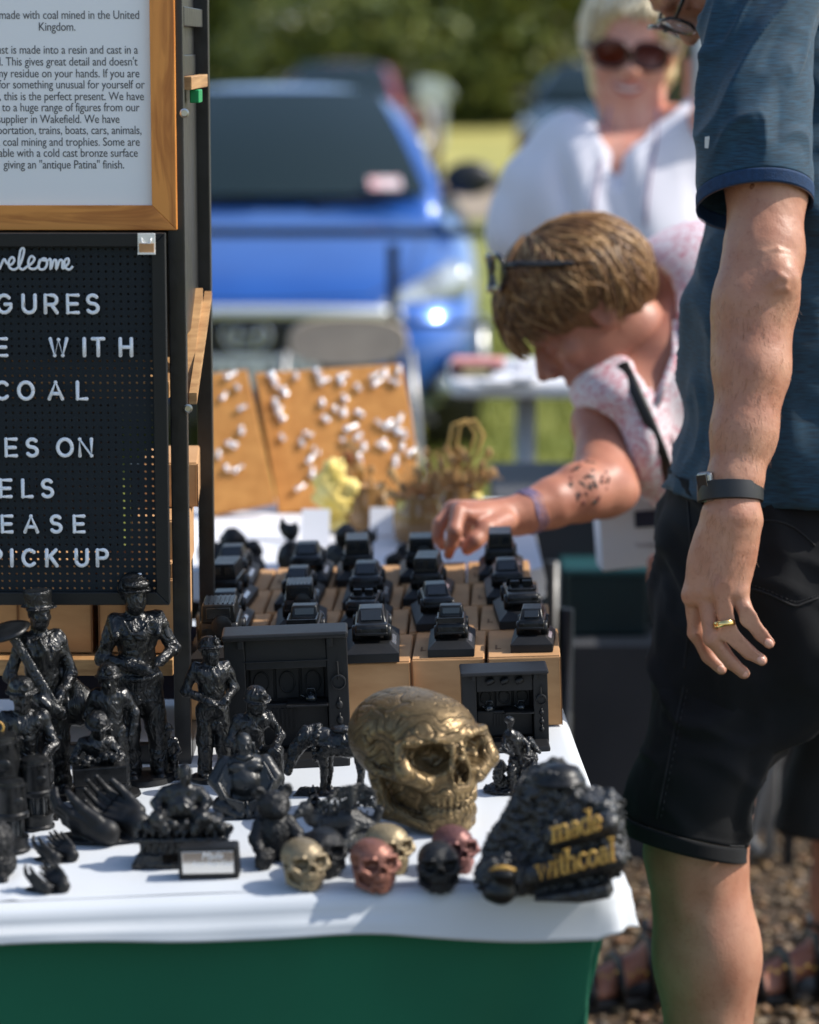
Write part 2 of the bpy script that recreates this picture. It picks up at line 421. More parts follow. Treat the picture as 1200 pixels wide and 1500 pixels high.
# ------------------------------------------------------------------ trees
mleaf = bpy.data.materials.new('leaves'); mleaf.use_nodes = True
_n, _L, _p = nodes(mleaf)
_g = _n.new('ShaderNodeNewGeometry'); _r = _n.new('ShaderNodeValToRGB'); _L.new(_g.outputs['Random Per Island'], _r.inputs[0])
_r.color_ramp.elements[0].color = (.030, .052, .007, 1); _r.color_ramp.elements[1].color = (.24, .26, .045, 1)
_q = _r.color_ramp.elements.new(.5); _q.color = (.085, .115, .016, 1)
_L.new(_r.outputs[0], _p.inputs['Base Color']); _p.inputs['Roughness'].default_value = .5
mbark = M('bark', (.09, .065, .045), .9, col2=(.05, .04, .03), vs=6, bump=.8, bs=20, bd=.03)
def tree(x, y, h, r, label, n=5000, leaf=.16, gaps=(), low=.2):
    t = thing('tree', label, 'tree', (x, y, gz(y)), group='trees and hedge at the far edge of the meadow')
    g = G(); g.tube([(0, 0, -.1), (.1, 0, h * .3), (-.1, .05, h * .62), (.05, 0, h * .8)], [r * .09, r * .07, r * .045, r * .02], 10)
    for i in range(6):
        a = i * 1.1; z = h * (.3 + .07 * i); g.tube([(0, 0, z), (math.cos(a) * r * .4, math.sin(a) * r * .4, z + h * .12), (math.cos(a) * r * .7, math.sin(a) * r * .7, z + h * .2)], [r * .035, r * .02, r * .008], 6)
    g.obj('trunk', mbark, t, smooth=True)
    nc = 26; cc = RNG.normal(0, 1, (nc, 3)); cc /= np.linalg.norm(cc, axis=1)[:, None]
    cc *= np.array([r * .72, r * .72, h * (1 - low) * .40]) * RNG.uniform(.35, 1, (nc, 1)); cc[:, 2] += h * (low + (1 - low) * .5)
    k = RNG.integers(0, nc, n); d = RNG.normal(0, 1, (n, 3)); d /= np.linalg.norm(d, axis=1)[:, None]
    P = cc[k] + d * (RNG.uniform(.5, 1, (n, 1)) ** .6) * np.array([r * .42, r * .42, h * .17])
    if gaps:
        W = P + np.array([x, y, gz(y)]); cp, sp = math.cos(PITCH), math.sin(PITCH)
        zz = W[:, 1] * cp + (CAMH - W[:, 2]) * sp
        # real openings in the crown through which the sky shows
        qx = 600 + F * W[:, 0] / zz; qy = 750 + F * ((CAMH - W[:, 2]) * cp - W[:, 1] * sp) / zz
        keep = np.ones(n, bool)
        for gx, gy, gr in gaps: keep &= ((qx - gx) ** 2 + (qy - gy) ** 2) > gr * gr
        P = P[keep]; n = len(P)
    u = RNG.normal(0, 1, (n, 3)); u /= np.linalg.norm(u, axis=1)[:, None]; v = np.cross(u, RNG.normal(0, 1, (n, 3))); v /= np.linalg.norm(v, axis=1)[:, None]
    s_ = RNG.uniform(.6, 1.4, (n, 1)) * leaf
    V = np.stack([P - u * s_, P - v * s_ * .55, P + u * s_, P + v * s_ * .55], 1).reshape(-1, 3)
    link('crown', mesh_from('crown', V, np.arange(4 * n).reshape(-1, 4)), mleaf, t, smooth=False)
GAPS = [(392, 38, 5), (402, 47, 4), (440, 42, 7), (452, 46, 6), (470, 46, 6), (484, 52, 7), (498, 40, 5), (505, 58, 6), (545, 76, 7), (552, 88, 5), (575, 50, 8), (540, 64, 4), (598, 92, 6), (606, 60, 5)]
def sx(px, y): return (px - 600) * y / F
tl = ['leftmost far tree, dark green, behind the blue car', 'dark green tree directly above the blue car roof', 'far tree with small bright gaps left of the middle',
      'dark bushy tree above the pale signboard', 'dark green tree left of the blonde woman', 'dark tree behind the head of the blonde woman', 'far tree behind the grey pole']
for i, px in enumerate([240, 400, 545, 680, 800, 925, 1080]):
    y = [66, 62, 64, 63, 60, 64, 62][i]
    tree(sx(px, y), y, [9, 8, 8.5, 9, 8, 9, 8][i], 2.6, tl[i], 8500, .17, [(a_, b_, c_ * 1.9) for a_, b_, c_ in GAPS], low=.0)
def hedge():
    t = thing('hedge', 'long dark green hedge along the far edge of the meadow', 'hedge', (0, 61, gz(61)))
    n = 26000; x = RNG.uniform(-11, 12, n); top = 1.25 + .3 * np.sin(x * 1.3) + .15 * np.sin(x * 3.1 + 1)
    z = top * RNG.uniform(0, 1, n); y = -.9 * RNG.uniform(.2, 1, n) ** .4 * np.sqrt(np.clip(1.05 - (z / (top + .1)) ** 3, .05, 1)) + .3 * np.sin(x * 2.3) * .5
    P = np.stack([x, y, z], 1)
    u = RNG.normal(0, 1, (n, 3)); u /= np.linalg.norm(u, axis=1)[:, None]; v = np.cross(u, RNG.normal(0, 1, (n, 3))); v /= np.linalg.norm(v, axis=1)[:, None]
    s_ = RNG.uniform(.6, 1.4, (n, 1)) * .13
    V = np.stack([P - u * s_, P - v * s_ * .55, P + u * s_, P + v * s_ * .55], 1).reshape(-1, 3)
    link('foliage', mesh_from('foliage', V, np.arange(4 * n).reshape(-1, 4)), mleaf, t, smooth=False)
    for k in range(6):
        g = G(); g.tube([(-10 + 4 * k, 0, -.1), (-10 + 4 * k, .05, 1.2)], [.09, .05], 8); g.obj('stem', mbark, t, smooth=True)
hedge()

def glint_caravan(px, w_, label):  # white bodies added to give bright glints between the leaves
    t = thing('glint_caravan', label, 'glint_caravan', (sx(px, 57), 57, GD), group='white caravans at the meadow edge'); 
    G().prism([(-w_ / 2, .45), (-w_ / 2 + .1, 2.0), (-w_ / 2 + .3, 2.25), (w_ / 2 - .3, 2.25), (w_ / 2, 1.9), (w_ / 2, .45)], -.9, .9, 'y').obj('shell', M('caravan white', (.75, .76, .76), .3), t, bevel=.05)
    for x in (-w_ * .25, w_ * .22): G().box((x, -.91, 1.5), (w_ * .24, .03, .45)).obj('window', mglass0, t, bevel=.03)
    for x in (-.3, .3): G().lathe([(.1, -.1), (.3, -.1), (.3, .1), (.1, .1)], 20, (x, -.8, .3), rot=(R(90), 0, 0)).obj('wheel', M('rubber', (.02, .02, .02), .8), t)
mglass0 = M('caravan glass', (.02, .03, .03), .1)
glint_caravan(470, 1.9, 'white van shape added to glint through leaves above the blue car'); glint_caravan(562, 1.3, 'smaller white van shape added to glint through leaves, right of the other one')
tree(sx(480, 54), 54, 2.9, 2.0, 'loose leafy bush in front of the white caravans', 3400, .10, low=.1)  # both bushes added to break the white into separate bright spots
tree(sx(572, 53), 53, 2.7, 1.5, 'loose leafy bush in front of the smaller white caravan', 2600, .10, low=.1)
# ------------------------------------------------------------------ cars
def loft(sections, n=36):
    V = []; 
    for (y, wd, z0, z1, e) in sections:
        for j in range(n):
            a = 2 * math.pi * j / n; c, s_ = math.cos(a), math.sin(a)
            V.append((wd * math.copysign(abs(c) ** (2 / e), c), y, (z0 + z1) / 2 + (z1 - z0) / 2 * math.copysign(abs(s_) ** (2 / e), s_)))
    k = len(sections); Fc = [(i * n + j, i * n + (j + 1) % n, (i + 1) * n + (j + 1) % n, (i + 1) * n + j) for i in range(k - 1) for j in range(n)]
    g = G(); g.add(V, Fc + [tuple(range(n)), tuple(range((k - 1) * n, k * n))]); return g
mglass = M('car glass', (.012, .022, .022), .06, spec=.35)
mtyre = M('tyre', (.02, .02, .02), .8); mplast = M('black plastic', (.014, .014, .015), .45, bump=.1)
mlamp = M('headlamp', (.66, .72, .74), .16, .3, coat=.8, col2=(.25, .28, .30), vs=14)
def car(name, label, paint, loc, rz, detail=True, hs=1):
    t = thing(name, label, 'car', loc, (0, 0, rz))
    b = loft([(0, .42, .32, .50, 3), (.03, .62, .22, .60, 3.2), (.12, .76, .18, .68, 3.4), (.3, .84, .17, .745, 3.6), (.6, .87, .17, .83, 3.4), (1.0, .885, .17, .92, 3.4), (1.3, .89, .17, .975, 3.6),
              (2.4, .90, .17, .93, 4), (3.6, .89, .18, .95, 4), (4.1, .84, .22, .93, 4), (4.28, .7, .32, .85, 3)])
    b.obj('body', paint, t, smooth=True)
    c = loft([(1.12, .70, .80, .90, 4), (1.4, .735, .8, 1.08, 4.5), (1.75, .67, .8, 1.30, 3.6), (1.98, .63, .8, 1.385, 3.3), (2.3, .61, .8, 1.42, 3.2), (3.2, .60, .8, 1.41, 3.2), (3.7, .59, .8, 1.35, 3.5), (4.1, .62, .8, 1.0, 4)])
    c.obj('roof', paint, t, smooth=True)
    def ws(u, v):
        hw = .675 + (.455 - .675) * v; x = (u * 2 - 1) * hw; y = 1.10 + .78 * v + .16 * (u * 2 - 1) ** 2 * (1 - .3 * v); z = .965 + .41 * v + .02 * math.sin(v * 3.14)
        return Vector((x, y - .02, z + .025))
    link('windscreen', grid(16, 8, ws), mglass, t)
    for s_ in (-1, 1):
        g = G(); g.prism([(1.5, .97), (1.98, 1.30), (2.6, 1.34), (2.6, .97)], s_ * .72, s_ * .735, 'x'); g.prism([(2.68, .97), (2.68, 1.34), (3.4, 1.32), (3.75, 1.0)], s_ * .72, s_ * .735, 'x')
        g.obj('side_window', mglass, t)
        for y in (.85, 3.45):
            wf = G(); wf.lathe([(.2, -.1), (.31, -.11), (.325, -.07), (.325, .07), (.31, .11), (.2, .1)], 24, (s_ * .765, y, .32), rot=(0, R(90), 0)); wo = wf.obj('wheel', mtyre, t, smooth=True, angle=40)
            r_ = G(); r_.lathe([(.03, -.02), (.2, -.0), (.21, .03), (.19, .05), (.03, .03)], 20, (s_ * .855, y, .32), rot=(0, R(90), 0)); r_.obj('rim', MT['steel'], wo, smooth=True)
        m_ = S((-.15, -.1, -.1), (.15, .12, .12), .008); m_.ball((0, 0, 0), (.11, .06, .075)); m_.cap((0, .02, -.03), (-s_ * .1, .05, -.07), .02, k=.02)
        m_.obj('wing_mirror', mplast, t, loc=(s_ * .85, 1.5, 1.04))
        hl = S((-.3, -.2, -.15), (.3, .4, .15), .01); hl.cap((-s_ * .15, -.02, -.045), (s_ * .11, .2, .05), .035, .075); hl.box((0, .1, 0), (.4, .4, .13), rd=.02) if False else None
        hl.obj('headlight', mlamp, t, loc=(s_ * .655, .12, .655))
    gr = G(); gr.prism([(-.50, .44), (-.56, .60), (.56, .60), (.50, .44), (.40, .36), (-.40, .36)], -.035, .1, 'y'); gr.obj('grille', mplast, t, bevel=.01)
    tr = G(); tr.tube([(-.57, .0, .595), (-.5, -.04, .615), (-.25, -.06, .62), (0, -.065, .622), (.25, -.06, .62), (.5, -.04, .615), (.57, .0, .595)], .019, 8, flat=1.2); tr.obj('chrome_trim', M('satin chrome', (.85, .87, .9), .3, .6), t, smooth=True)
    if detail:
        em = G()
        for k in range(24): pass
        ring = [(.085 * math.cos(a), -.05, .53 + .05 * math.sin(a)) for a in [i * math.pi / 12 for i in range(25)]]
        em.tube(ring, .009, 6, caps=False); em.tube([(-.045, -.05, .495), (-.03, -.052, .565)], .008, 6); em.tube([(.045, -.05, .565), (.03, -.052, .495)], .008, 6); em.tube([(-.035, -.05, .525), (.035, -.05, .535)], .007, 6)
        em.obj('emblem', MT['chrome'], t, smooth=True)
        lp = G(); lp.box((0, -.055, .40), (.52, .012, .112)); lo = lp.obj('number_plate', M('plate white', (.8, .8, .8), .4), t, bevel=.004)
        tx = text_mesh('DG16 WLJ', .1, .002); txo = link('plate_characters', tx, M('plate black', (.01, .01, .01), .5), lo, smooth=False, loc=(0, -.0645, .367), rot=(R(90), 0, 0))
        lg = G(); lg.prism([(-.7, .2), (-.62, .30), (.62, .30), (.7, .2)], -.03, .05, 'y'); lg.obj('lower_grille', mplast, t, bevel=.01)
        for s_ in (-1, 1):
            fg = G(); fg.prism([(s_ * .60, .30), (s_ * .78, .46), (s_ * .82, .40), (s_ * .80, .26)], .06, .22, 'y'); fo = fg.obj('fog_lamp_recess', mplast, t, bevel=.01)
            fl = G(); fl.lathe([(.035, 0), (.035, .02), (.01, .03)], 16, (s_ * .73, .06, .335), rot=(R(90), 0, 0)); fl.obj('fog_lamp', mlamp, fo, smooth=True)
            wi = G(); wi.tube([(s_ * .3 - .1, 1.06, .94), (s_ * .3 + .25, 1.12, .975)], .008, 6); wi.obj('wiper', mplast, t)
        st = G(); st.box((.50, 1.165, 1.035), (.13, .006, .075), rot=(R(-58), 0, R(8))); st.obj('windscreen_sticker', M('sticker pink', srgb(215, 120, 120), .6, col2=(.8, .8, .8), vs=30), t)
        bl = G(); bl.tube([(-.60, .16, .735), (-.45, .05, .665), (0, .0, .652), (.45, .05, .665), (.60, .16, .735), (.66, .7, .87), (.70, 1.1, .98)], .0035, 6); bl.obj('bonnet_seam', mplast, t)
    return t
def text_mesh(body, size, ext=0.0, align='CENTER', bold=0, shear=0, space=1):
    cu = bpy.data.curves.new('txt', 'FONT'); cu.body = body; cu.size = size; cu.extrude = ext; cu.align_x = align; cu.offset = bold; cu.shear = shear; cu.space_character = space
    cu.resolution_u = 3
    ob = bpy.data.objects.new('txt', cu); COL.objects.link(ob)
    dg = bpy.context.evaluated_depsgraph_get(); me = bpy.data.meshes.new_from_object(ob.evaluated_get(dg)); bpy.data.objects.remove(ob); me.materials.clear()
    return me
pblue = M('blue metallic paint', srgb(40, 98, 180), .28, .35, coat=1, col2=srgb(34, 88, 168), vs=3)
car('blue_hatchback', 'blue hatchback parked facing the stalls behind the black fence', pblue, (-.60, 10.72, GD), 0)
car('red_car', 'dark red car parked far off behind the blue hatchback', M('red paint', (.25, .012, .015), .3, .2, coat=1), (sx(478, 33.5), 33, GD), R(-5), False)
car('dark_green_car', 'dark green car parked far off behind the blonde woman', M('dark paint', (.01, .03, .028), .25, .2, coat=1), (sx(862, 33), 33, GD), R(-6), False)
# pale signboard standing in the meadow
t = thing('signboard', 'small white signboard with a rounded white top in the meadow', 'sign', (sx(622, 46), 46, GD))
g = G(); g.prism([(-.3, .05), (.3, .05), (.32, .8), (-.32, .8)], -.03, .03, 'y'); g.obj('panel', M('sign white', (.8, .82, .84), .5, col2=(.7, .7, .66), vs=3), t, bevel=.01)
g = G(); g.prism([(.45 * math.cos(i * math.pi / 12), .82 + .28 * math.sin(i * math.pi / 12)) for i in range(13)], -.06, .06, 'y'); g.obj('header', M('header white', (.62, .68, .70), .4), t, bevel=.02)
for x in (-.25, .25): G().box((x, 0, .02), (.04, .3, .05)).obj('foot', mplast, t)

# ------------------------------------------------------------------ black rail fence in front of the car
fn = thing('rail_fence', 'black metal rail fence with thin posts in front of the blue car', 'fence', (0, 9.75, gz(9.75)))
fz = lambda py: CAMH - (py - 70) * .987 / 430 - gz(9.75)
for py, r_ in ((336, .009), (470, .008)):
    g = G(); g.box((.3, 0, fz(py)), (6.5, .03, .030 if r_ > .0085 else .018)); g.obj('rail', MT['blackmetal'], fn, bevel=.002)
for px in (265, 576, 1200):
    g = G(); g.box(((px - 600) / 430, .02, .44 + .0), (.038, .012, fz(322) if False else .96)); g.obj('post', MT['blackmetal'], fn, bevel=.002)
# ------------------------------------------------------------------ folding chair behind the boards
mbeige = M('beige chair plastic', srgb(196, 180, 160), .55, col2=srgb(182, 166, 148), vs=20, bump=.1, bs=300)
cp = at(510, 500, 540); ch = thing('folding_chair', 'beige folding chair with an oval back behind the tan display boards', 'chair', (cp.x, cp.y, gz(cp.y)), (0, 0, R(4)))
bz = cp.z - gz(cp.y)
def ov(k=1.0): return [(.163 * k * math.copysign(abs(math.cos(a)) ** .8, math.cos(a)), bz + .065 * k * math.copysign(abs(math.sin(a)) ** .75, math.sin(a))) for a in [i * math.pi / 18 for i in range(36)]]
g = G(); g.prism(ov(), -.012, .012, 'y'); bo = g.obj('backrest', mbeige, ch, bevel=.006)
g = G(); g.tube([(x, -.013, z) for x, z in ov(.96)] + [(ov(.96)[0][0], -.013, ov(.96)[0][1])], .004, 6, caps=False); g.obj('edge_rim', M('rim beige', srgb(190, 176, 156), .5), bo, smooth=True)
g = G(); g.box((0, -.2, .45), (.34, .32, .025)); g.obj('seat', mbeige, ch, bevel=.01)
mgr = M('grey tube', (.3, .3, .3), .35, .8)
for s_ in (-1, 1):
    g = G(); g.tube([(s_ * .17, .03, bz - .03), (s_ * .185, .0, .5), (s_ * .19, -.35, .0)], .011, 8); g.obj('leg', mgr, ch, smooth=True)
    g = G(); g.tube([(s_ * .17, -.3, .44), (s_ * .175, .12, .0)], .011, 8); g.obj('leg', mgr, ch, smooth=True)
# ================================================================== STALL
# ---- main table with white cloth over a green stretch cover
P0 = tt(0, 1339); P1 = tt(500, 1314); PC = tt(926, 1302); PB = tt(835, 1062)
XC = PC.x; YF = P1.y; XL = -.75; YB = YF + 1.33
SLX = (PB.x - PC.x) / (PB.y - PC.y)
table = thing('trestle_table', 'stall table hidden under the white and green cloths', 'table', (0, 0, 0))
g = G(); g.prism([(XL, YF + .02), (XC - .03, YF + .02), (XC - .03, YB - .02), (XL, YB - .02)], .695, .725, 'z'); 
g.v = [(x, y, z + TILT * (x - .1)) for x, y, z in g.v]; g.obj('tabletop', MT['ply'], table, bevel=.003)
for x in (XL + .1, XC - .12):
    for y in (YF + .12, YB - .12): G().tube([(x, y, 0), (x, y, .69)], .014, 8).obj('leg', MT['blackmetal'], table, smooth=True)
# perimeter path: front-left -> corner -> back right
def perim():
    pts = []; rc = .035
    for i in range(61):
        x = XL + (XC - rc - XL) * i / 60; pts.append((Vector((x, YF + .012 * math.sin((x + .1) * 2.2), 0)), Vector((0, -1, 0))))
    c = Vector((XC - rc, YF + rc + .006, 0))
    for i in range(1, 12):
        a = -math.pi / 2 + math.pi / 2 * i / 12; pts.append((c + Vector((math.cos(a), math.sin(a), 0)) * rc, Vector((math.cos(a), math.sin(a), 0))))
    for i in range(41):
        y = YF + rc + .006 + (YB - YF - rc) * i / 40; pts.append((Vector((XC + SLX * (y - YF), y, 0)), Vector((1, 0, 0))))
    return pts
PER = perim()
def hang(i, px_):
    x = PER[i][0].x
    if i <= 60: return .036 + .006 * math.sin(x * 9 + 1.2) + .010 * max(0, (x - XC + .22) / .2) ** 1.0 - .006 * math.exp(-((x - (-.03)) / .09) ** 2) + .001 * math.sin(x * 23)
    if i < 72: return .050 - .012 * math.sin((i - 60) / 12 * 3.14)
    return .045 + .005 * math.sin(i * .5)
def cloth():
    V = []; rows = []
    prof = [(-.08, -.004), (-.06, -.003), (-.03, 0), (-.015, .0), (-.006, -.0012), (-.001, -.005), (.0015, -.011), (.002, -.02), (.0025, -.4), (.003, -.7), (.004, -.9), (.004, -1.0), (.0005, -1.0), (-.001, -.9)]
    for i, (p, n) in enumerate(PER):
        h = hang(i, 0)
        fold = .0016 * math.sin(i * .21) + .0006 * math.sin(i * .9 + 1)
        crn = math.exp(-((i - 66) / 5.) ** 2)
        for j, (o, dz) in enumerate(prof):
            if True:
                amp = 0 if j < 6 else (j - 5) / 6
                q = p + n * (o + fold * amp + crn * .003 * math.sin(i * 1.1) * amp + (.004 * amp))
            if j >= 8: z = -.011 + (h - .011) * (dz)
            else: z = dz
            z -= crn * .004 * (1 if j > 3 else 0)
            
            V.append((q.x, q.y, z + tz(q.x)))
    m = len(prof); n_ = len(PER)
    Fc = [(i * m + j, i * m + j + 1, (i + 1) * m + j + 1, (i + 1) * m + j) for i in range(n_ - 1) for j in range(m - 1)]
    # flat field of the cloth, gently rumpled
    me = mesh_from('cloth', V, np.array(Fc)); return me
me = cloth()
bm = bmesh.new(); bm.from_mesh(me)
def cf(u, v):
    x = XL + (XC - .028 + SLX * v * (YB - YF) - XL) * u; y = YF + .012 * math.sin((x + .1) * 2.2) + .026 + (YB - YF - .04) * v
    return Vector((x, y, tz(x) + .0006 + .0007 * math.sin(x * 26 + y * 9) * math.sin(y * 19 - x * 7) + .0016 * math.exp(-((x - .045 - .04 * (y - YF)) / .006) ** 2) + .0014 * math.exp(-((x + .36) / .006) ** 2) + .0012 * math.exp(-((y - YF - .17 - .05 * x) / .006) ** 2)))
gm = grid(120, 90, cf); bm.from_mesh(gm); bmesh.ops.delete(bm, geom=[f for f in bm.faces if f.calc_center_median().y > YF + .05 and any((v.co - Vector((v.co.x, v.co.y, tz(v.co.x)))).length < 1e-5 and False for v in f.verts)], context='FACES')
bm.to_mesh(me); bm.free()
tag(link('white_tablecloth', me, MT['white']), 'white stretch cloth covering the table top over the green cover', 'tablecloth')
# green stretch cover
mgreen = M('green stretch fabric', srgb(3, 98, 70), .8, col2=srgb(3, 87, 62), vs=4, bump=.1, bs=500, bd=.0006, sheen=.05)
def green(u, v):
    k = u * (len(PER) - 1); i = int(min(k, len(PER) - 2)); f = k - i
    p = PER[i][0].lerp(PER[i + 1][0], f); n = PER[i][1].lerp(PER[i + 1][1], f).normalized()
    z = tz(p.x) - .02; zz = z * (1 - v)
    inset = -.012 - .06 * math.sin(v * math.pi) * (.35 + .65 * math.exp(-((k - 66) / 16) ** 2)) - .010 * math.exp(-((k - 58 + 16 * v) / 2.2) ** 2) + .004 * math.sin(k * .35 + v * 3)
    return Vector((p.x, p.y, 0)) + n * inset + Vector((0, 0, zz))
tag(link('green_table_cover', grid(180, 40, green), mgreen), 'dark green stretch fabric cover hanging below the white cloth', 'table cover')

# ---- shelf rack, left
RY0 = tt(260, 1118).y; RX = -.2330; RD = .30; RZ = tz(-.25)
rack = thing('display_rack', 'black metal and plywood shelf rack carrying the signs at the left', 'shelf rack', (RX, RY0, RZ))
def post(x, y, h, wx=.0175, wy=.02): 
    g = G(); g.box((x, y, h / 2), (wx, wy, h)); return g.obj('post', MT['blackmetal'], rack, bevel=.0012)
for x in (-.009, -.6):
    pf = post(x, 0, .90); pb = post(x + .006, RD, .90)
    if x > -.1:
        for py in (125, 560, 972):
            h = (1105 - py) / 1400 * .987; g = G(); g.lathe([(.0048, 0), (.0048, .0022), (.0032, .0026), (.0030, .0012), (.0008, .0012)], 20, (.001, -.0105, h), rot=(R(90), 0, 0)); g.obj('screw', MT['steel'], pf, smooth=True, angle=30)
sh = thing('x', None, None); bpy.data.objects.remove(sh)
for h in (.100, .40, .70):
    G().box((-.31, RD / 2 + .004, h), (.578, RD - .035, .018)).obj('shelf', MT['ply'], rack, bevel=.001)
for x in (.0, -.6):
    for h in (.012, .79): G().box((x - .006, RD / 2, h), (.012, RD - .03, .02)).obj('side_rail', MT['blackmetal'], rack, bevel=.001)
G().box((-.3, .004, .011), (.57, .018, .020)).obj('foot_rail', MT['blackmetal'], rack, bevel=.002)
mshade = M('dark indigo shade', (.022, .018, .035), .85)
G().box((-.3, RD - .02, .05), (.57, .004, .086)).obj('dark_backing', mshade, rack)  # dark sheet standing in for the shade below the lowest shelf
G().box((-.3, RD - .03, .57), (.57, .006, .335)).obj('dark_backing', MT['blackmetal'], rack)
G().box((-.345, RD - .06, .26), (.50, .006, .26)).obj('dark_backing', MT['blackmetal'], rack)
G().box((-.05, RD - .06, .21), (.07, .006, .16)).obj('dark_backing', MT['blackmetal'], rack)
# outer slanting plywood brace, small bracket shelf and tab seen at the side
G().prism([(.02, .385), (.27, .475), (.27, .484), (.02, .397)], .0, .008, 'x').obj('brace', MT['ply'], rack)
G().prism([(.02, .383), (.24, .46), (.24, .49), (.02, .384)], -.012, .0, 'x').obj('brace_panel', MT['ply'], rack)
G().box((.001, .15, .721), (.010, .24, .014)).obj('bracket_shelf', MT['ply'], rack, bevel=.001)
G().box((.003, .13, .706), (.010, .05, .014)).obj('green_tab', M('green tab', srgb(10, 140, 80), .5), rack, bevel=.001)
G().box((-.011, .16, .60), (.006, .24, .30)).obj('side_panel', MT['blackmetal'], rack, bevel=.001)
G().box((-.013, .20, .86), (.006, .16, .24)).obj('side_panel', MT['blackmetal'], rack, bevel=.001)

# ---- poster in oak frame
mo = bpy.data.materials.new('oak veneer'); mo.use_nodes = True; n_, L_, p_ = nodes(mo)
def wood(m, c1, c2, stretch, rough=.4):
    n, L, p = nodes(m); tc = n.new('ShaderNodeTexCoord'); mp = n.new('ShaderNodeMapping'); mp.inputs['Scale'].default_value = stretch
    L.new(tc.outputs['Object'], mp.inputs[0]); t = n.new('ShaderNodeTexNoise'); t.inputs['Scale'].default_value = 60; t.inputs['Detail'].default_value = 8; t.inputs['Distortion'].default_value = 1.2
    L.new(mp.outputs[0], t.inputs[0]); r = n.new('ShaderNodeValToRGB'); r.color_ramp.elements[0].position = .36; r.color_ramp.elements[0].color = c2; r.color_ramp.elements[1].position = .55; r.color_ramp.elements[1].color = c1
    L.new(t.outputs[0], r.inputs[0]); L.new(r.outputs[0], p.inputs['Base Color']); p.inputs['Roughness'].default_value = rough
    b = n.new('ShaderNodeBump'); b.inputs['Strength'].default_value = .15; b.inputs['Distance'].default_value = .001; L.new(t.outputs[0], b.inputs['Height']); L.new(b.outputs[0], p.inputs['Normal'])
wood(mo, srgb(220, 144, 66), srgb(176, 104, 40), (1, 1, .12))
mo2 = bpy.data.materials.new('oak veneer rail'); mo2.use_nodes = True; wood(mo2, srgb(220, 144, 66), srgb(176, 104, 40), (.12, 1, 1))
SP = 1418.; fp = at(259, 337, SP); FY = fp.y
fr = thing('framed_notice', 'white printed notice in an orange oak frame fixed high on the rack', 'framed sign', (fp.x, FY, fp.z), (R(-.6), 0, 0))
px = lambda v: v / SP
W = .42; H = .40; B = px(36); T = .014
G().prism([(-B, 0), (0, 0), (0, H), (-B, H)][:1] + [(0, 0), (0, H), (-B, H - B), (-B, B)][0:0] + [(0, 0), (0, H), (-B, H - B), (-B, B)][3:] + [] if False else [(0, 0), (0, H), (-B, H - B), (-B, B)], 0, T, 'y').obj('frame_side', mo, fr, bevel=.0008)
G().prism([(0, 0), (-B, B), (-W + B, B), (-W, 0)], 0, T, 'y').obj('frame_side', mo2, fr, bevel=.0008)
G().prism([(-W, 0), (-W + B, B), (-W + B, H - B), (-W, H)], 0, T, 'y').obj('frame_side', mo, fr, bevel=.0008)
G().prism([(0, H), (-W, H), (-W + B, H - B), (-B, H - B)], 0, T, 'y').obj('frame_side', mo2, fr, bevel=.0008)
mpap = M('notice paper', (.80, .82, .84), .4, coat=.2)
pap = G().box((-W / 2, .009, H / 2), (W - 2 * B + .004, .003, H - 2 * B + .004)).obj('paper', mpap, fr)
mink = M('grey ink', (.06, .06, .065), .6)
lines = [('Our figures made with coal mined in the United', 27, None), ('Kingdom.', 44, None), ('Coal dust is made into a resin and cast in a', 77, None), ("mould. This gives great detail and doesn't", 94, None),
         ('leave any residue on your hands. If you are', 111, None), ('looking for something unusual for yourself or', 127, None), ('a gift, this is the perfect present. We have', 144, None),
         ('access to a huge range of figures from our', 160, None), ('supplier in Wakefield. We have', 177, None), ('transportation, trains, boats, cars, animals,', 193, None), ('birds, coal mining and trophies. Some are', 210, None),
         ('available with a cold cast bronze surface', 226, None), ('giving an "antique Patina" finish.', 243, None)]
right = {27: 207, 44: 114, 77: 204, 94: 203, 111: 206, 127: 213, 144: 212, 160: 205, 177: 176, 193: 208, 210: 205, 226: 202, 243: 182}
for body, y, _ in lines:
    me = text_mesh(body, px(17.6), .0, 'RIGHT', space=.965)
    me.transform(Matrix.Diagonal((.835, 1, 1, 1)))
    link('printed_line', me, mink, pap, smooth=False, loc=(px(right[y] - 258), .0071, px(337 - y - 4.6)), rot=(R(90), 0, 0))

# ---- letter board: pegboard with real holes
SB = 1412.; bp = at(249, 885, SB); qx = lambda v: v / SB
mboard = M('blue black felt board', srgb(14, 25, 32), .65, spec=.3, bump=.1, bs=400)
mframeb = M('black board frame', (.006, .0075, .009), .45, spec=.35, bump=.06, bs=200, rvar=.06)
lb = thing('letter_board', 'black pegboard sign with white push-in letters below the oak frame', 'sign', (bp.x, bp.y - .002, bp.z), (R(-.4), 0, 0))
LW, LH, LB = .40, qx(542), qx(19)
G().prism([(0, 0), (0, LH), (-LB, LH - LB), (-LB, LB)], -.004, .012, 'y').obj('frame_side', mframeb, lb, bevel=.0008)
G().prism([(0, 0), (-LB, LB), (-LW + LB, LB), (-LW, 0)], -.004, .012, 'y').obj('frame_side', mframeb, lb, bevel=.0008)
G().prism([(0, LH), (-LW, LH), (-LW + LB, LH - LB), (-LB, LH - LB)], -.004, .012, 'y').obj('frame_side', mframeb, lb, bevel=.0008)
G().prism([(-LW, 0), (-LW + LB, LB), (-LW + LB, LH - LB), (-LW, LH)], -.004, .012, 'y').obj('frame_side', mframeb, lb, bevel=.0008)
pit = qx(10.6); nx_ = int((LW - 2 * LB) / pit); nz_ = int((LH - 2 * LB) / pit); hr = qx(1.95)
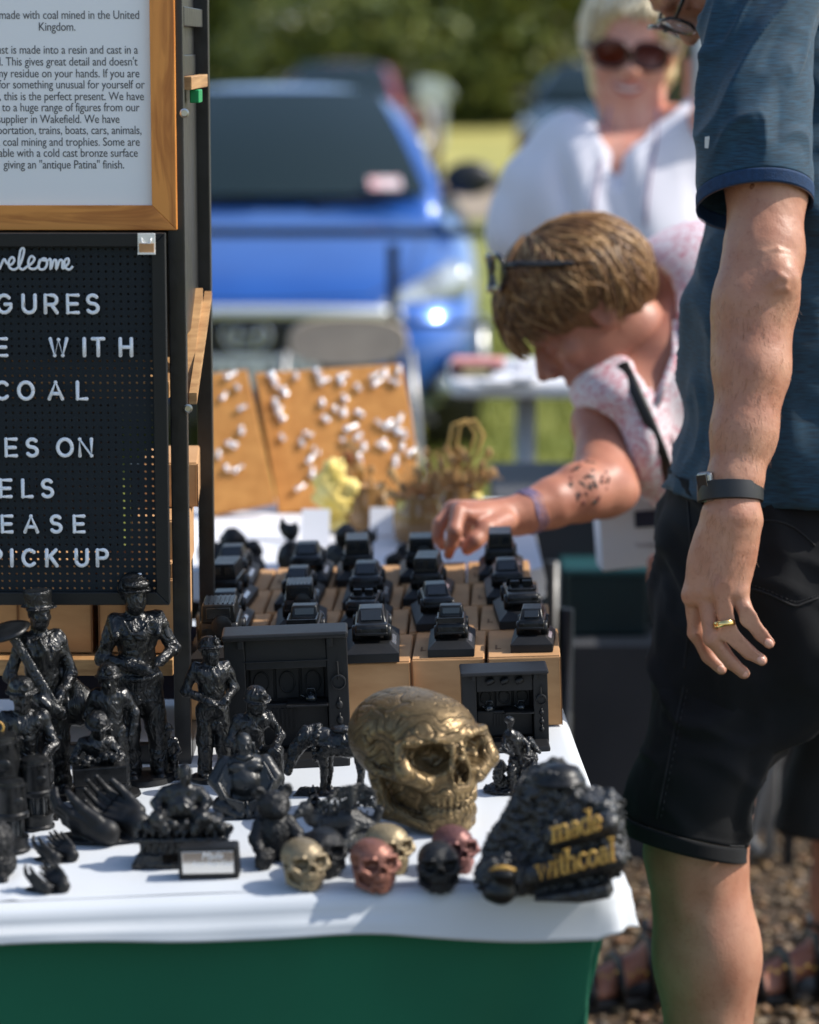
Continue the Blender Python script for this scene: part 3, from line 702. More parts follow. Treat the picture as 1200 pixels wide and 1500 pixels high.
def peg():
    V = []; Fc = []; x0 = -LB + .001; z0 = LB - .001; pz = (LH - 2 * LB + .002) / nz_
    for i in range(nx_):
        for j in range(nz_):
            b = len(V); cx = x0 - (i + .5) * pit; cz = z0 + (j + .5) * pz; hx, hz = pit / 2, pz / 2
            rim = []
            for q in range(8):
                a = math.pi / 8 + q * math.pi / 4; rim.append((cx + hr * math.cos(a), cz + hr * math.sin(a)))
            sq = [(cx + hx, cz + hz * .41), (cx + hx * .41, cz + hz), (cx - hx * .41, cz + hz), (cx - hx, cz + hz * .41), (cx - hx, cz - hz * .41), (cx - hx * .41, cz - hz), (cx + hx * .41, cz - hz), (cx + hx, cz - hz * .41)]
            V += [(x, .0, z) for x, z in rim] + [(x, .0, z) for x, z in sq] + [(x, .003, z) for x, z in rim] + [(cx + hx, 0, cz + hz), (cx - hx, 0, cz + hz), (cx - hx, 0, cz - hz), (cx + hx, 0, cz - hz)]
            for q in range(8):
                r_ = (q + 1) % 8; Fc.append((b + q, b + r_, b + 8 + r_, b + 8 + q)); Fc.append((b + q, b + 16 + q, b + 16 + r_, b + r_))
            Fc += [(b + 8, b + 9, b + 24, b + 24)[:3], (b + 10, b + 11, b + 25), (b + 12, b + 13, b + 26), (b + 14, b + 15, b + 27)]
    return mesh_from('peg', V, Fc)
tag(link('pegboard', peg(), mboard, lb, smooth=False, loc=(0, .004, 0)), kind='stuff')
# round-ended letters
def arc(cx, cy, rx, ry, a0, a1, n=12): return [(cx + rx * math.cos(R(a0 + (a1 - a0) * i / n)), cy + ry * math.sin(R(a0 + (a1 - a0) * i / n))) for i in range(n + 1)]
GL = {
 'G': (.80, [arc(.42, .5, .40, .5, 45, 330) + [(.80, .30), (.80, .48), (.48, .48)]]),
 'U': (.70, [[(0, 1), (0, .33)] + arc(.34, .33, .34, .33, 180, 360) + [(.68, 1)]]),
 'R': (.66, [[(0, 0), (0, 1), (.36, 1)] + arc(.38, .73, .27, .27, 90, -90) + [(0, .46)], [(.34, .46), (.66, 0)]]),
 'E': (.60, [[(.6, 1), (0, 1), (0, 0), (.6, 0)], [(0, .5), (.54, .5)]]),
 'S': (.62, [arc(.32, .755, .28, .245, 35, 240) + arc(.32, .255, .30, .26, 75, -150)]),
 'W': (.98, [[(0, 1), (.25, 0), (.49, .95), (.73, 0), (.98, 1)]]),
 'I': (.08, [[(.04, 0), (.04, 1)]]),
 'T': (.66, [[(0, 1), (.66, 1)], [(.33, 1), (.33, 0)]]),
 'H': (.66, [[(0, 0), (0, 1)], [(.66, 0), (.66, 1)], [(0, .5), (.66, .5)]]),
 'C': (.76, [arc(.42, .5, .40, .5, 45, 315)]),
 'O': (.86, [arc(.43, .5, .43, .5, 0, 360, 24)]),
 'A': (.78, [[(0, 0), (.39, 1), (.78, 0)], [(.15, .32), (.63, .32)]]),
 'L': (.54, [[(0, 1), (0, 0), (.54, 0)]]),
 'N': (.72, [[(0, 0), (0, 1), (.70, 0), (.70, 1)]]),
 'P': (.60, [[(0, 0), (0, 1), (.34, 1)] + arc(.36, .74, .25, .26, 90, -90) + [(0, .48)]]),
 'K': (.62, [[(0, 0), (0, 1)], [(.58, 1), (0, .40)], [(.22, .60), (.62, 0)]]),
}
mlet = M('white plastic letter', (.78, .82, .86), .45)
def letter(ch, x, y, h, r=None, y0=-.0015, parent=lb, mat=mlet):
    g = G(); wd, strokes = GL[ch]
    for st in strokes:
        pts = [(x + u * h, y0, y + v * h) for u, v in st]
        dense = []
        g.tube(pts, r, 8, flat=1, up=(0, 1, 0)); 
        for p in pts: g.ball(p, r, 8, 6)
    return g.obj('letter', mat, parent, smooth=True)
# (row baseline y, letter, left x) in photograph pixels of the sign
rows = [(459, 27, [('F', -90), ('I', -40), ('G', 2), ('U', 40), ('R', 72), ('E', 104), ('S', 132)]),
        (521, 26, [('E', 0), ('W', 78), ('I', 126), ('T', 139), ('H', 179)]),
        (584, 26, [('C', -3), ('O', 31), ('A', 75), ('L', 116)]),
        (667, 26, [('S', -22), ('E', 11), ('S', 41), ('O', 86), ('N', 118)]),
        (727, 26, [('E', 2), ('L', 34), ('S', 62)]),
        (779, 25, [('E', 3), ('A', 36), ('S', 74), ('E', 108)]),
        (829, 25, [('P', -14), ('I', 15), ('C', 32), ('K', 67), ('U', 110), ('P', 141)])]
for by, hh, ls in rows:
    for ch_, lx in ls:
        if ch_ == 'F': continue
        letter(ch_, (lx + 3.5 - 249) / SB, (885 - by + 2) / SB, hh * .93 / SB, 2.8 / SB)
# the cursive word
wel = [(-14, 376), (-10, 393), (-3, 394), (2, 380), (4, 392), (10, 394), (17, 380), (21, 386), (27, 388), (32, 382), (29, 377), (24, 383), (25, 392), (32, 395), (40, 388), (46, 370), (45, 364), (41, 368), (38, 388), (43, 395), (50, 391),
       (58, 385), (61, 379), (56, 376), (52, 384), (54, 393), (61, 394), (66, 390), (70, 380), (67, 386), (68, 394), (75, 394), (79, 386), (76, 379), (71, 381), (80, 382), (84, 380), (84, 395), (88, 383), (92, 382), (92, 395), (97, 382), (101, 383), (101, 393), (105, 391), (110, 385), (109, 379), (104, 383), (105, 392), (111, 395), (116, 390)]
def smoothpts(p, n=4):
    o = []
    for i in range(len(p) - 1):
        a, b, c, d = [Vector(p[max(0, min(len(p) - 1, i + k))]) for k in (-1, 0, 1, 2)]
        for j in range(n):
            t = j / n; o.append(.5 * ((2 * b) + (-a + c) * t + (2 * a - 5 * b + 4 * c - d) * t * t + (-a + 3 * b - 3 * c + d) * t ** 3))
    o.append(Vector(p[-1])); return o
g = G(); g.tube([((p.x - 249) / SB, -.0015, (885 - p.y) / SB) for p in smoothpts(wel)], 1.9 / SB, 8, up=(0, 1, 0)); g.obj('welcome_script', mlet, lb, smooth=True)
for a_, b_, c_, d_ in ((206, 838, 206, 846), (206, 846, 214, 847)):
    g = G(); g.tube([((a_ - 249) / SB, -.002, (885 - b_) / SB), ((c_ - 249) / SB, -.002, (885 - d_) / SB)], 2.6 / SB, 8); g.obj('loose_peg', mlet, lb, smooth=True)
# clip between frame and board
mclip = M('bright clip metal', (.78, .78, .75), .35, .25); cl = at(215, 357, 1446); ck = thing('hanging_clip', 'small silver sprung clip between the oak frame and the pegboard', 'clip', (cl.x, cl.y - .004, cl.z))
g = G(); g.box((0, .002, 0), (.0178, .0015, .0215)); cb = g.obj('plate', mclip, ck, bevel=.0005)
g = G(); g.tube([(-.005, 0, .006), (-.004, -.001, .001), (.004, -.001, .001), (.005, 0, .006)], .0009, 6); g.obj('loop', mclip, cb, smooth=True)
g = G(); g.box((0, -.0002, -.0095), (.0178, .003, .002)); g.obj('lip', mclip, cb)
G().box((0, .0006, -.004), (.0150, .0012, .009)).obj('tan_pad', MT['card'], ck)

# ---- cardboard boxes
BW, BD, BH = .0815, .148, .079
def box_mesh(w_=BW, d_=BD, h_=BH):
    g = G(); g.box((0, 0, h_ / 2), (w_, d_, h_)); me = g.mesh('box'); return me
def make_box(name, label, loc, rot, w_=BW, d_=BD, h_=BH, group=None, slot=True, meshes={}):
    key = (w_, d_, h_)
    if key not in meshes:
        a = G(); a.box((0, 0, h_ / 2), (w_ - .0012, d_ - .0012, h_ - .0015), m=None); a = a.mesh('body')
        b = G(); b.box((0, .001, h_ - .0002), (w_ - .003, d_ - .002, .0016)); b = b.mesh('lid')
        c = G(); c.box((-w_ / 2 + .010, -d_ / 2 + .052, h_ + .0008), (.0022, .022, .0006)); c.box((-w_ / 2 + .0125, -d_ / 2 + .044, h_ + .0008), (.006, .0022, .0006)); c = c.mesh('slot')
        e = G().box((0, -d_ / 2 - .0001, h_ * .5), (.0014, .0012, h_ - .002)).mesh('edge')
        meshes[key] = (a, b, c, e)
    a, b, c, e = meshes[key]
    t = thing(name, label, 'cardboard box', loc, rot, group)
    link('carton', a, MT['card'], t, smooth=False, bevel=.0015, seg=2); link('lid_flap', b, MT['card'], t, smooth=False, bevel=.0004, seg=1)
    if slot: link('tuck_slot', c, MT['card_edge'], t, smooth=False)
    for s_ in (-1, 1): link('cut_edge', e, MT['card_edge'], t, smooth=False, loc=(s_ * (w_ / 2 - .0008), 0, 0))
    return t
rowname = ['front', 'second', 'third', 'back']; colname = ['leftmost', 'second', 'middle', 'fourth', 'rightmost']
BX0 = tt(275, 1068).x + .009; BY0 = tt(770, 1066).y
carname = {}
KIND = [['jeep', 'saloon', 'van', 'saloon'], ['pickup', 'jeep', 'saloon', 'saloon'], ['saloon', 'convertible', 'saloon', 'van'], ['pickup', 'saloon', 'van', 'jeep'], ['mini', 'convertible', 'saloon', 'van']]
KTXT = {'jeep': 'off-roader', 'saloon': 'saloon car', 'van': 'square-backed van', 'pickup': 'open-backed pickup truck', 'convertible': 'open-top car', 'mini': 'small round-backed car'}
def box_pos(c, r):
    y = BY0 + BD / 2 + r * (BD + .004) + [0, .002, -.003, .004, .001][c]; x = BX0 + (c + .5) * (BW + .0018) - .035 * (y - BY0) + [0, .001, -.001, .002, 0][r]
    return x, y
for c in range(5):
    for r in range(4):
        x, y = box_pos(c, r); rz = R(-2.0) + R([.8, -.6, .5, -.4, .3][(c + r * 2) % 5])
        make_box('cardboard_box', 'brown box under the toy %s, %s row, %s of five across' % (KTXT[KIND[c][r]], rowname[r], colname[c]), (x, y, tz(x) + .001), trot(rz), group='cardboard boxes under the toy cars')
# boxes in the rack: shelf level and side stack
for i, (px_, wpx) in enumerate(((-50, 118), (30, 100), (96, 118), (206, 88))):
    if i == 1: continue
    lab = {0: 'leftmost brown box on the rack shelf below the pegboard', 2: 'middle brown box on the rack shelf, crossed by a streak of sun', 3: 'brown box on the rack shelf behind the standing masked figure'}[i]
    x0 = {0: at(-20, 940, 1340).x, 2: at(87, 940, 1340).x, 3: at(205, 940, 1340).x}[i]
    make_box('shelf_box', lab, (x0, RY0 + .10, RZ + .1095), (0, 0, R(-1)), .082, .10, .10, 'cardboard boxes on the rack shelf', False)
for i, (y_, h_, z_) in enumerate(((.0, .082, .10), (.02, .060, .183), (.10, .05, .244))):
    make_box('side_box', ['lower brown box poking out of the rack side', 'upper brown box poking out of the rack side', 'topmost brown box behind the rack post'][i], (RX - .046 + .0035 * (i + 1), RY0 + .115 + y_, RZ + z_ + .01), (0, 0, R(1.5 * i)), .062, .14, h_, 'cardboard boxes stacked at the rack side', False)

# ---- toy cars on plinths, built once per kind
def carm(kind):
    parts = {}
    L, Wd = {'jeep': (.082, .036), 'saloon': (.088, .033), 'van': (.084, .034), 'pickup': (.088, .034), 'convertible': (.086, .033), 'mini': (.066, .030)}[kind]
    h = L / 2; z0 = .0225; g = G()
    bh = {'jeep': .017, 'van': .016, 'pickup': .015, 'mini': .013}.get(kind, .0125)
    g.prism([(-h, z0 + .001), (-h * .98, z0 + bh * .8), (-h * .9, z0 + bh), (h * .55, z0 + bh), (h * .95, z0 + bh * .82), (h, z0 + bh * .5), (h, z0)], -Wd / 2, Wd / 2, 'x')
    parts['body'] = (g, .0022)
    g = G(); zr = z0 + bh; ww = Wd / 2 * .90
    def cab(pts, top=.84):
        zt = max(p[1] for p in pts)
        b = len(g.v); g.prism(pts, -ww, ww, 'x')
        for i in range(b, len(g.v)):
            x, y, z = g.v[i]; g.v[i] = (x * (1 - (1 - top) * (z - zr) / (zt - zr + 1e-6)), y, z)
    if kind == 'jeep': cab([(-h * .93, zr - .001), (-h * .92, zr + .016), (h * .25, zr + .016), (h * .4, zr - .001)], .93)
    elif kind == 'van': cab([(-h * .95, zr - .001), (-h * .93, zr + .017), (h * .45, zr + .017), (h * .7, zr - .001)], .92)
    elif kind == 'pickup': cab([(-h * .1, zr - .001), (-h * .02, zr + .013), (h * .38, zr + .013), (h * .55, zr - .001)], .85)
    elif kind == 'convertible': cab([(h * .18, zr - .001), (h * .12, zr + .009), (h * .16, zr + .009), (h * .26, zr - .001)], .9)
    elif kind == 'mini': cab([(-h * .9, zr - .001), (-h * .62, zr + .011), (h * .2, zr + .012), (h * .5, zr - .001)], .82)
    else: cab([(-h * .72, zr - .001), (-h * .40, zr + .0115), (h * .18, zr + .0115), (h * .5, zr - .001)], .80)
    if kind == 'convertible':
        g.box((0, -h * .28, zr + .001), (Wd * .72, L * .34, .003)); 
    parts['cabin'] = (g, .0015)
    g = G()
    rear = {'jeep': (-h * .935, zr + .008, 0, .62, .010), 'van': (-h * .95, zr + .009, 0, .6, .009), 'mini': (-h * .77, zr + .0055, 50, .55, .010), 'saloon': (-h * .565, zr + .0058, 48, .62, .0125), 'pickup': (-h * .07, zr + .007, 12, .6, .007)}
    if kind in rear:
        y, z, a, f, hh = rear[kind]
        if kind == 'van': g.box((-Wd * .2, y, z), (Wd * .26, .0012, hh)); parts['rear_window '] = (g, .0003); g = G(); g.box((Wd * .2, y, z), (Wd * .26, .0012, hh))
        else: g.box((0, y, z), (Wd * f, .0014, hh), rot=(R(-a), 0, 0))
        parts['rear_window'] = (g, .0003)
    g = G()
    if kind in ('pickup',):
        g.box((0, -h * .52, zr + .001), (Wd * .80, L * .36, .002)); g.box((-Wd * .44, -h * .52, zr + .003), (.002, L * .42, .006)); g.box((Wd * .44, -h * .52, zr + .003), (.002, L * .42, .006)); g.box((0, -h * .95, zr + .003), (Wd * .9, .002, .006))
        for k in range(5): g.box((0, -h * .85 + k * .006, zr + .0025), (Wd * .78, .001, .001))
        parts['load_bed'] = (g, .0004)
    if kind == 'convertible':
        for s_ in (-1, 1): g.box((s_ * Wd * .2, -h * .30, zr + .005), (Wd * .28, .005, .009), rot=(R(8), 0, 0))
        g.tube([(-Wd * .43, h * .1, zr), (-Wd * .43, -h * .55, zr + .0015), (Wd * .43, -h * .55, zr + .0015), (Wd * .43, h * .1, zr)], .0016, 6)
        parts['seats'] = (g, .0006)
    if kind == 'jeep':
        g.lathe([(.003, -.002), (.0085, -.003), (.0095, -.001), (.0095, .003), (.006, .004)], 20, (Wd * .08, -h * .99, z0 + bh * .8), rot=(R(90), 0, 0)); parts['spare_wheel'] = (g, 0)
        g = G(); [g.box((x * Wd * .12, -h * .33, zr + .0163), (.0012, L * .5, .0014)) for x in range(-3, 4)]; parts['roof_ribs'] = (g, 0)
    parts['bumper'] = (G().box((0, -h - .0004, z0 + .003), (Wd * .96, .003, .003)), .0008); parts['bumper '] = (G().box((0, h + .0002, z0 + .003), (Wd * .96, .003, .003)), .0008)
    for s_ in (-1, 1): parts['tail_light' + ' ' * (s_ + 1)] = (G().box((s_ * Wd * .38, -h * .985, z0 + bh * .55), (.005, .0016, .0035)), .0004)
    return parts, L, Wd
def wheel_mesh():
    g = G(); g.lathe([(.001, -.0035), (.0035, -.004), (.0075, -.004), (.0085, -.0028), (.0085, .0028), (.0075, .004), (.0035, .004), (.001, .0035)], 18, rot=(0, R(90), 0)); return g.mesh('wheel')
def plinth_mesh(pw, pl):
    g = G(); g.box((0, 0, .0045), (pw, pl, .009)); g.add([(-pw / 2, -pl / 2, .009), (pw / 2, -pl / 2, .009), (pw / 2, pl / 2, .009), (-pw / 2, pl / 2, .009), (-pw * .33, -pl * .40, .0168), (pw * .33, -pl * .40, .0168), (pw * .33, pl * .40, .0168), (-pw * .33, pl * .40, .0168)],
        [(4, 5, 6, 7), (0, 1, 5, 4), (1, 2, 6, 5), (2, 3, 7, 6), (3, 0, 4, 7)]); return g.mesh('plinth')
WM = wheel_mesh(); CARP = {}
for kd in KTXT:
    parts, L, Wd = carm(kd); CARP[kd] = ({n: (g.mesh(n), b) for n, (g, b) in parts.items()}, L, Wd, plinth_mesh(Wd * 1.62, L * 1.36))
mgl = M('polished coal resin', (.014, .017, .019), .15, spec=.7)
def toy(kind, label, loc, rot, sc=1):
    parts, L, Wd, pm = CARP[kind]; t = thing('toy_' + kind, label, 'toy car', loc, rot, 'black toy cars standing on the boxes', sc)
    link('plinth', pm, MT['coal_matt'], t, smooth=False, bevel=.0005)
    b = None
    for n, (me, bv) in parts.items():
        n = n.strip(); mt = mgl if n == 'rear_window' else MT['coal']
        o = link(n, me, mt, t if n in ('body', 'cabin', 'load_bed', 'seats') else t, smooth=True, angle=40, bevel=bv)
    for s_ in (-1, 1):
        for y in (-.60, .60): link('wheel', WM, MT['coal'], t, smooth=True, loc=(s_ * Wd * .47, y * L / 2, .0235))
    lg = G().box((Wd * .64, -L * .12, .0135), (.0008, L * .5, .006), rot=(0, R(-56), 0)).obj('name_plate', MT['silverlabel'], t)
    return t
for c in range(5):
    for r in range(4):
        x, y = box_pos(c, r); x += [-.008, 0, -.006, .0, .004][c]; 
        x += [[0, 0, 0, 0], [.002, -.004, -.004, .004], [.0, -.006, .002, -.01], [.0, -.012, -.012, -.018], [.004, .0, -.004, -.004]][c][r]
        sc = .92 * [[1.3, 1.1, 1.12, 1.15], [1.15, 1.1, 1.05, 1.15], [1.22, 1.1, 1.15, 1.1], [1.02, 1.1, 1.08, 1.05], [1.05, 1.18, 1.08, 1.12]][c][r]
        rz = R(-2) + R([[2, 0, -3, 0], [0, 3, -2, 0], [2, -3, 0, 3], [0, 5, -3, 2], [-3, 4, 2, 0]][c][r])
        kd = KIND[c][r]
        pos = tt(600, 900); z = tz(x) + BH + .0022
        toy(kd, 'black toy %s, %s row, %s of five across' % (KTXT[kd], rowname[r], colname[c]), (x, y - .014, z), trot(rz), sc)
# ================================================================== COAL FIGURES
def basis(fwd, up):
    f = Vector(fwd).normalized(); u = Vector(up); u = (u - f * u.dot(f)).normalized(); r = f.cross(u)
    return Matrix((r, f, u)).transposed()     # columns: right, forward, up
def add_head(s, C, B, q=1.0, k=.008, neck=None, fine=True, ears=True, smile=0):
    """q=1 is a life-size head; C is the middle of the skull, B the head's own axes"""
    C = Vector(C); P = lambda x, y, z: C + B @ Vector((x, y, z)) * q
    E = lambda x, y, z, r, kk=None, cut=False: s.ball(P(x, y, z), tuple(a * q for a in r), (k if kk is None else kk) * q, cut, rot=B)
    k0 = k * q
    E(0, -.015, .03, (.075, .095, .082), .0); E(0, .022, -.03, (.062, .066, .082), .02); E(0, .03, -.078, (.048, .046, .036), .02)
    E(0, .066, -.102, (.020, .016, .015), .012)
    for t in (-1, 1):
        E(t * .040, .060, -.026, (.022, .020, .020), .012)
        if ears: E(t * .074, -.008, -.008, (.008, .019, .032), .004)
        if ears and fine: E(t * .081, -.004, -.004, (.004, .010, .020), .002, True)
    s.cap(P(-.036, .078, .018), P(.036, .078, .018), .010 * q, .010 * q, .012 * q)
    for t in (-1, 1): E(t * .031, .090, -.002, (.017, .012, .011), .006, True)
    for t in (-1, 1): E(t * .031, .073, -.003, (.014, .0125, .0115), .001)
    E(0, .076, -.05, (.022, .014, .016), .008); s.cap(P(0, .086, .010), P(0, .110, -.028), .0075 * q, .0105 * q, .006 * q)
    s.cap(P(0, .078, .0), P(0, .094, -.034), .010 * q, .013 * q, .005 * q)
    for t in (-1, 1): E(t * .012, .100, -.035, (.009, .010, .008), .004)
    if fine:
        for t in (-1, 1): E(t * .007, .108, -.043, (.004, .006, .004), .001, True)
    w_ = .022 + .010 * smile
    s.chain([P(-w_, .076, -.062 + .008 * smile), P(0, .088, -.0625), P(w_, .076, -.062 + .008 * smile)], [.004 * q, .0062 * q, .004 * q], .003 * q)
    s.chain([P(-w_ * .8, .074, -.073 + .005 * smile), P(0, .085, -.0755), P(w_ * .8, .074, -.073 + .005 * smile)], [.004 * q, .0068 * q, .004 * q], .003 * q)
    s.chain([P(-w_, .083, -.068 + .008 * smile), P(0, .094, -.069), P(w_, .083, -.068 + .008 * smile)], [.0016 * q] * 3, .001 * q, True)
    if neck is not None: s.cap(P(0, -.02, -.06), neck, .052 * q, .058 * q, .02 * q)

def hand(s, W, fwd, nrm, q=1.0, curl=(.25,) * 4, spread=(-.18, -.05, .07, .22), thumb=(.7, .3), k=.004, left=1, lens=(.93, 1, .94, .76), tc=.4):
    """W wrist, fwd wrist->knuckles, nrm out of the back of the hand"""
    B = basis(fwd, nrm); W = Vector(W); P = lambda x, y, z: W + B @ Vector((x, y, z)) * q
    s.cap(P(0, -.01, 0), P(0, .035, 0), .025 * q, .026 * q, .012 * q)
    for i in range(4):
        x = left * (-.030 + .020 * i)
        s.cap(P(x * .55, .02, .0), P(x, .082 - abs(i - 1.2) * .004, .003), .013 * q, .0115 * q, .010 * q)
        s.cap(P(x * .55, .02, -.012), P(x, .078, -.010), .012 * q, .010 * q, .008 * q)
    tips = []
    for i in range(4):
        x = left * (-.030 + .020 * i); p = Vector((x, .084 - abs(i - 1.2) * .004, .002)); a = spread[i] * left; b = 0
        for j, (l, r0, r1) in enumerate(((.045, .0098, .0088), (.028, .0090, .0080), (.021, .0080, .0068))):
            b += curl[i] * (1, 1.3, .9)[j]
            d = Vector((math.sin(a) * math.cos(b), math.cos(a) * math.cos(b), -math.sin(b))); e = p + d * l * lens[i]
            s.cap(P(*p), P(*e), r0 * q, r1 * q, k * q if j else .006 * q); p = e
        tips.append(P(*p))
    p = Vector((left * -.026, .018, -.008))
    for l, r0, r1, a, z in ((.042, .0155, .012, thumb[0], -.2), (.032, .0115, .010, thumb[0] * .6, -.2 - tc * .5), (.026, .0102, .008, thumb[0] * .35, -.2 - tc)):
        d = Vector((-left * math.sin(a), math.cos(a), z)).normalized(); e = p + d * l; s.cap(P(*p), P(*e), r0 * q, r1 * q, .006 * q); p = e
    return tips

def local(cx, cy, s):
    """photo offsets -> metres in the frame of an object standing at (cx,cy)"""
    def Q(px, py, dy=0.0): return Vector(((px - cx) / s, dy, (cy - py) / s / .987 - dy * .16))
    return Q
def spot(px, py):
    p = tt(px, py); return p, scl(p)
STD = dict(pel=(0, 0, .50), che=(0, .0, .70), hed=(0, -.01, .905), sh=((-.095, 0, .785), (.095, 0, .785)), el=((-.14, .01, .64), (.14, .01, .64)), ha=((-.06, -.10, .60), (.06, -.10, .60)),
           hip=((-.05, 0, .49), (.05, 0, .49)), kn=((-.062, -.01, .27), (.062, -.01, .27)), ft=((-.07, -.0, .045), (.07, -.0, .045)), face=(0, -1, 0), up=(0, 0, 1))
def human(s, J=None, hat=None, coat=0, bulk=1.0, q=.66, seed=1, toes=(0, -1, 0), headq=1, crumple=.0045):
    j = dict(STD); j.update(J or {}); b = bulk
    B = basis(j['face'], j['up']); hq = q * headq * 1.08
    s.chain([j['pel'], j['che']], [.082 * b, .088 * b], .03)
    s.cap((Vector(j['sh'][0]) * .55 + Vector(j['che']) * .45), (Vector(j['sh'][1]) * .55 + Vector(j['che']) * .45), .066 * b, None, .03)
    if coat:
        for t in range(7):
            a = math.pi * 2 * t / 7; pe = Vector(j['pel']); s.cap(pe + Vector((math.cos(a) * .05, math.sin(a) * .035, .03)), pe + Vector((math.cos(a) * .075, math.sin(a) * .055, -coat)), .036, .030, .02)
    for i in (0, 1):
        shp = Vector(j['sh'][i]).lerp(Vector(j['che']) + Vector((0, 0, .07)), .14); s.chain([shp, j['el'][i], j['ha'][i]], [.037 * b, .0315 * b, .0245 * b], .014)
        s.ball(j['ha'][i], .030, .010)
        d = (Vector(j['ha'][i]) - Vector(j['el'][i])).normalized()
        for f in (-1, 0, 1): s.cap(Vector(j['ha'][i]), Vector(j['ha'][i]) + d * .034 + Vector((f * .011, -.008, -.006)), .010, .007, .004)
        s.chain([j['hip'][i], j['kn'][i], j['ft'][i]], [.064 * b, .050 * b, .042 * b], .02)
        f = Vector(j['ft'][i]); td = Vector(toes); s.cap(f + Vector((0, 0, -.012)), f + td * .075 + Vector((0, 0, -.020)), .030, .026, .012)
        s.cap(Vector(j['kn'][i]) + (f - Vector(j['kn'][i])) * .85, Vector(j['kn'][i]) + (f - Vector(j['kn'][i])) * .9, .048 * b, None, .006)
    s.warp(lambda x, y, z: crumple * (2.6 * (.35 - np.abs(nz(x, y, z * .75, 15, seed))) + 1.5 * (.3 - np.abs(nz(x, y, z, 34, seed + 3))) + .5 * nz(x, y, z, 80, seed + 5)))
    # lapels, buttons and belt stand proud
    c = Vector(j['che']); f = Vector(j['face']); f.z = 0; f.normalize(); r = f.cross(Vector((0, 0, 1)))
    for t in (-1, 1): s.chain([c + r * t * .035 + Vector((0, 0, .085)) + f * .06, c + r * t * .02 + f * .088 + Vector((0, 0, .03)), c + f * .088 + Vector((0, 0, -.05))], [.010, .012, .006], .004)
    add_head(s, j['hed'], B, hq, neck=(Vector(j['che']) + Vector((0, 0, .07))), fine=False)
    H = Vector(j['hed']); P = lambda x, y, z: H + B @ Vector((x, y, z)) * hq
    if hat == 'miner':
        s.ball(P(0, -.01, .05), tuple(a * hq for a in (.092, .112, .085)), .004, rot=B)
        s.cyl(P(0, .01, .028), P(0, .01, .040), .118 * hq, .004, .004)
        s.cyl(P(0, .085, .085), P(0, .125, .092), .030 * hq, .003, .003); s.cyl(P(0, .115, .09), P(0, .135, .093), .020 * hq, .002, .001, cut=True)
        s.cap(P(0, -.10, .06), P(0, .09, .13), .010 * hq, None, .004)
    if hat == 'top':
        s.cyl(P(0, -.01, .035), P(0, -.02, .15), .085 * hq, .01, .003, r2=.098 * hq); s.cyl(P(0, -.0, .035), P(0, -.0, .046), .125 * hq, .004, .003)
        s.cyl(P(0, -.01, .05), P(0, -.01, .065), .091 * hq, .003, .001)
    if hat == 'visor':
        s.ball(P(0, -.01, .045), tuple(a * hq for a in (.098, .118, .095)), .003, rot=B)
        s.ball(P(0, .08, .085), tuple(a * hq for a in (.085, .075, .030)), .006, rot=B)
        s.ball(P(0, .05, -.03), tuple(a * hq for a in (.066, .068, .090)), .004, rot=B)
        s.chain([P(-.10, .0, .03), P(-.075, .12, .045), P(0, .155, .05), P(.075, .12, .045), P(.10, .0, .03)], [.011 * hq] * 5, .003)
    if hat == 'cap':
        s.ball(P(0, -.01, .055), tuple(a * hq for a in (.085, .10, .060)), .006, rot=B); s.ball(P(0, .09, .045), tuple(a * hq for a in (.055, .045, .012)), .004, rot=B)
    return s
BLK = 'black coal resin figures on the white cloth'
def place(name, label, cat, px, py, hpx, rz=0, sc=None):
    p, s = spot(px, py)
    return thing(name, label, cat, p, trot(R(rz)), BLK), hpx / s / .987
def fig(name, label, px, py, hpx, rz=0, J=None, hat=None, base=None, extra=None, n=130, wide=.55, hgt=1.03, **kw):
    t, h = place(name, label, 'figurine', px, py, hpx, rz)
    s = S((-wide / 2, -wide / 2, -.01), (wide / 2, wide / 2, hgt), 1.12 / n); s.k = .01
    human(s, J, hat, **kw)
    if base == 'disc': s.cyl((0, 0, 0), (0, -0, .035), .15, .012, .012)
    if base == 'slab': s.box((0, 0, .016), (.34, .30, .032), rd=.006, k=.01)
    if extra: extra(s)
    me = s.mesh('body', 1); me.transform(Matrix.Scale(h, 4)); link('body', me, MT['coal_figure'], t)
    return t, h
def base_ring(t, h, r=.16, z=.0):
    g = G(); g.lathe([(r * h, 0), (r * h * 1.04, .008 * h), (r * h, .03 * h), (r * h * .9, .034 * h)], 32); g.obj('round_base', MT['coal_matt'], t, smooth=True, angle=40)

# chimney sweep with brush over the shoulder and a sack
def ex(s):
    s.cap((-.14, -.08, .80), (.05, -.16, .44), .016, .020, .004)
    for k in range(4): s.cap((-.145 + .012 * k, -.09, .80), (.035 + .012 * k, -.175, .45), .007, .008, .001)
    s.ball((.17, .03, .42), (.09, .08, .10), .02); s.cap((.1, 0, .60), (.17, .03, .48), .03, .05, .02)
    s.cap((.02, -.15, .46), (.07, -.13, .43), .035, None, .01)
t, h = fig('chimney_sweep_figure', 'tall black chimney sweep figure with top hat and long brush on its shoulder', 72, 1166, 300, 12, dict(ha=((-.02, -.15, .50), (.04, -.15, .47)), el=((-.16, -.02, .60), (.14, -.02, .60)), face=(.45, -1, -.1)), 'top', 'disc', ex, coat=.03, seed=3)
g = G(); g.lathe([(.004, .0), (.11, -.004), (.125, .006), (.10, .018), (.02, .03)], 28, (-.17, -.10, .835), rot=(R(8), R(-14), 0)); g.v = [(a * h, b * h, c * h) for a, b, c in g.v]; g.obj('brush_head', MT['coal'], t, smooth=True)
base_ring(t, h)
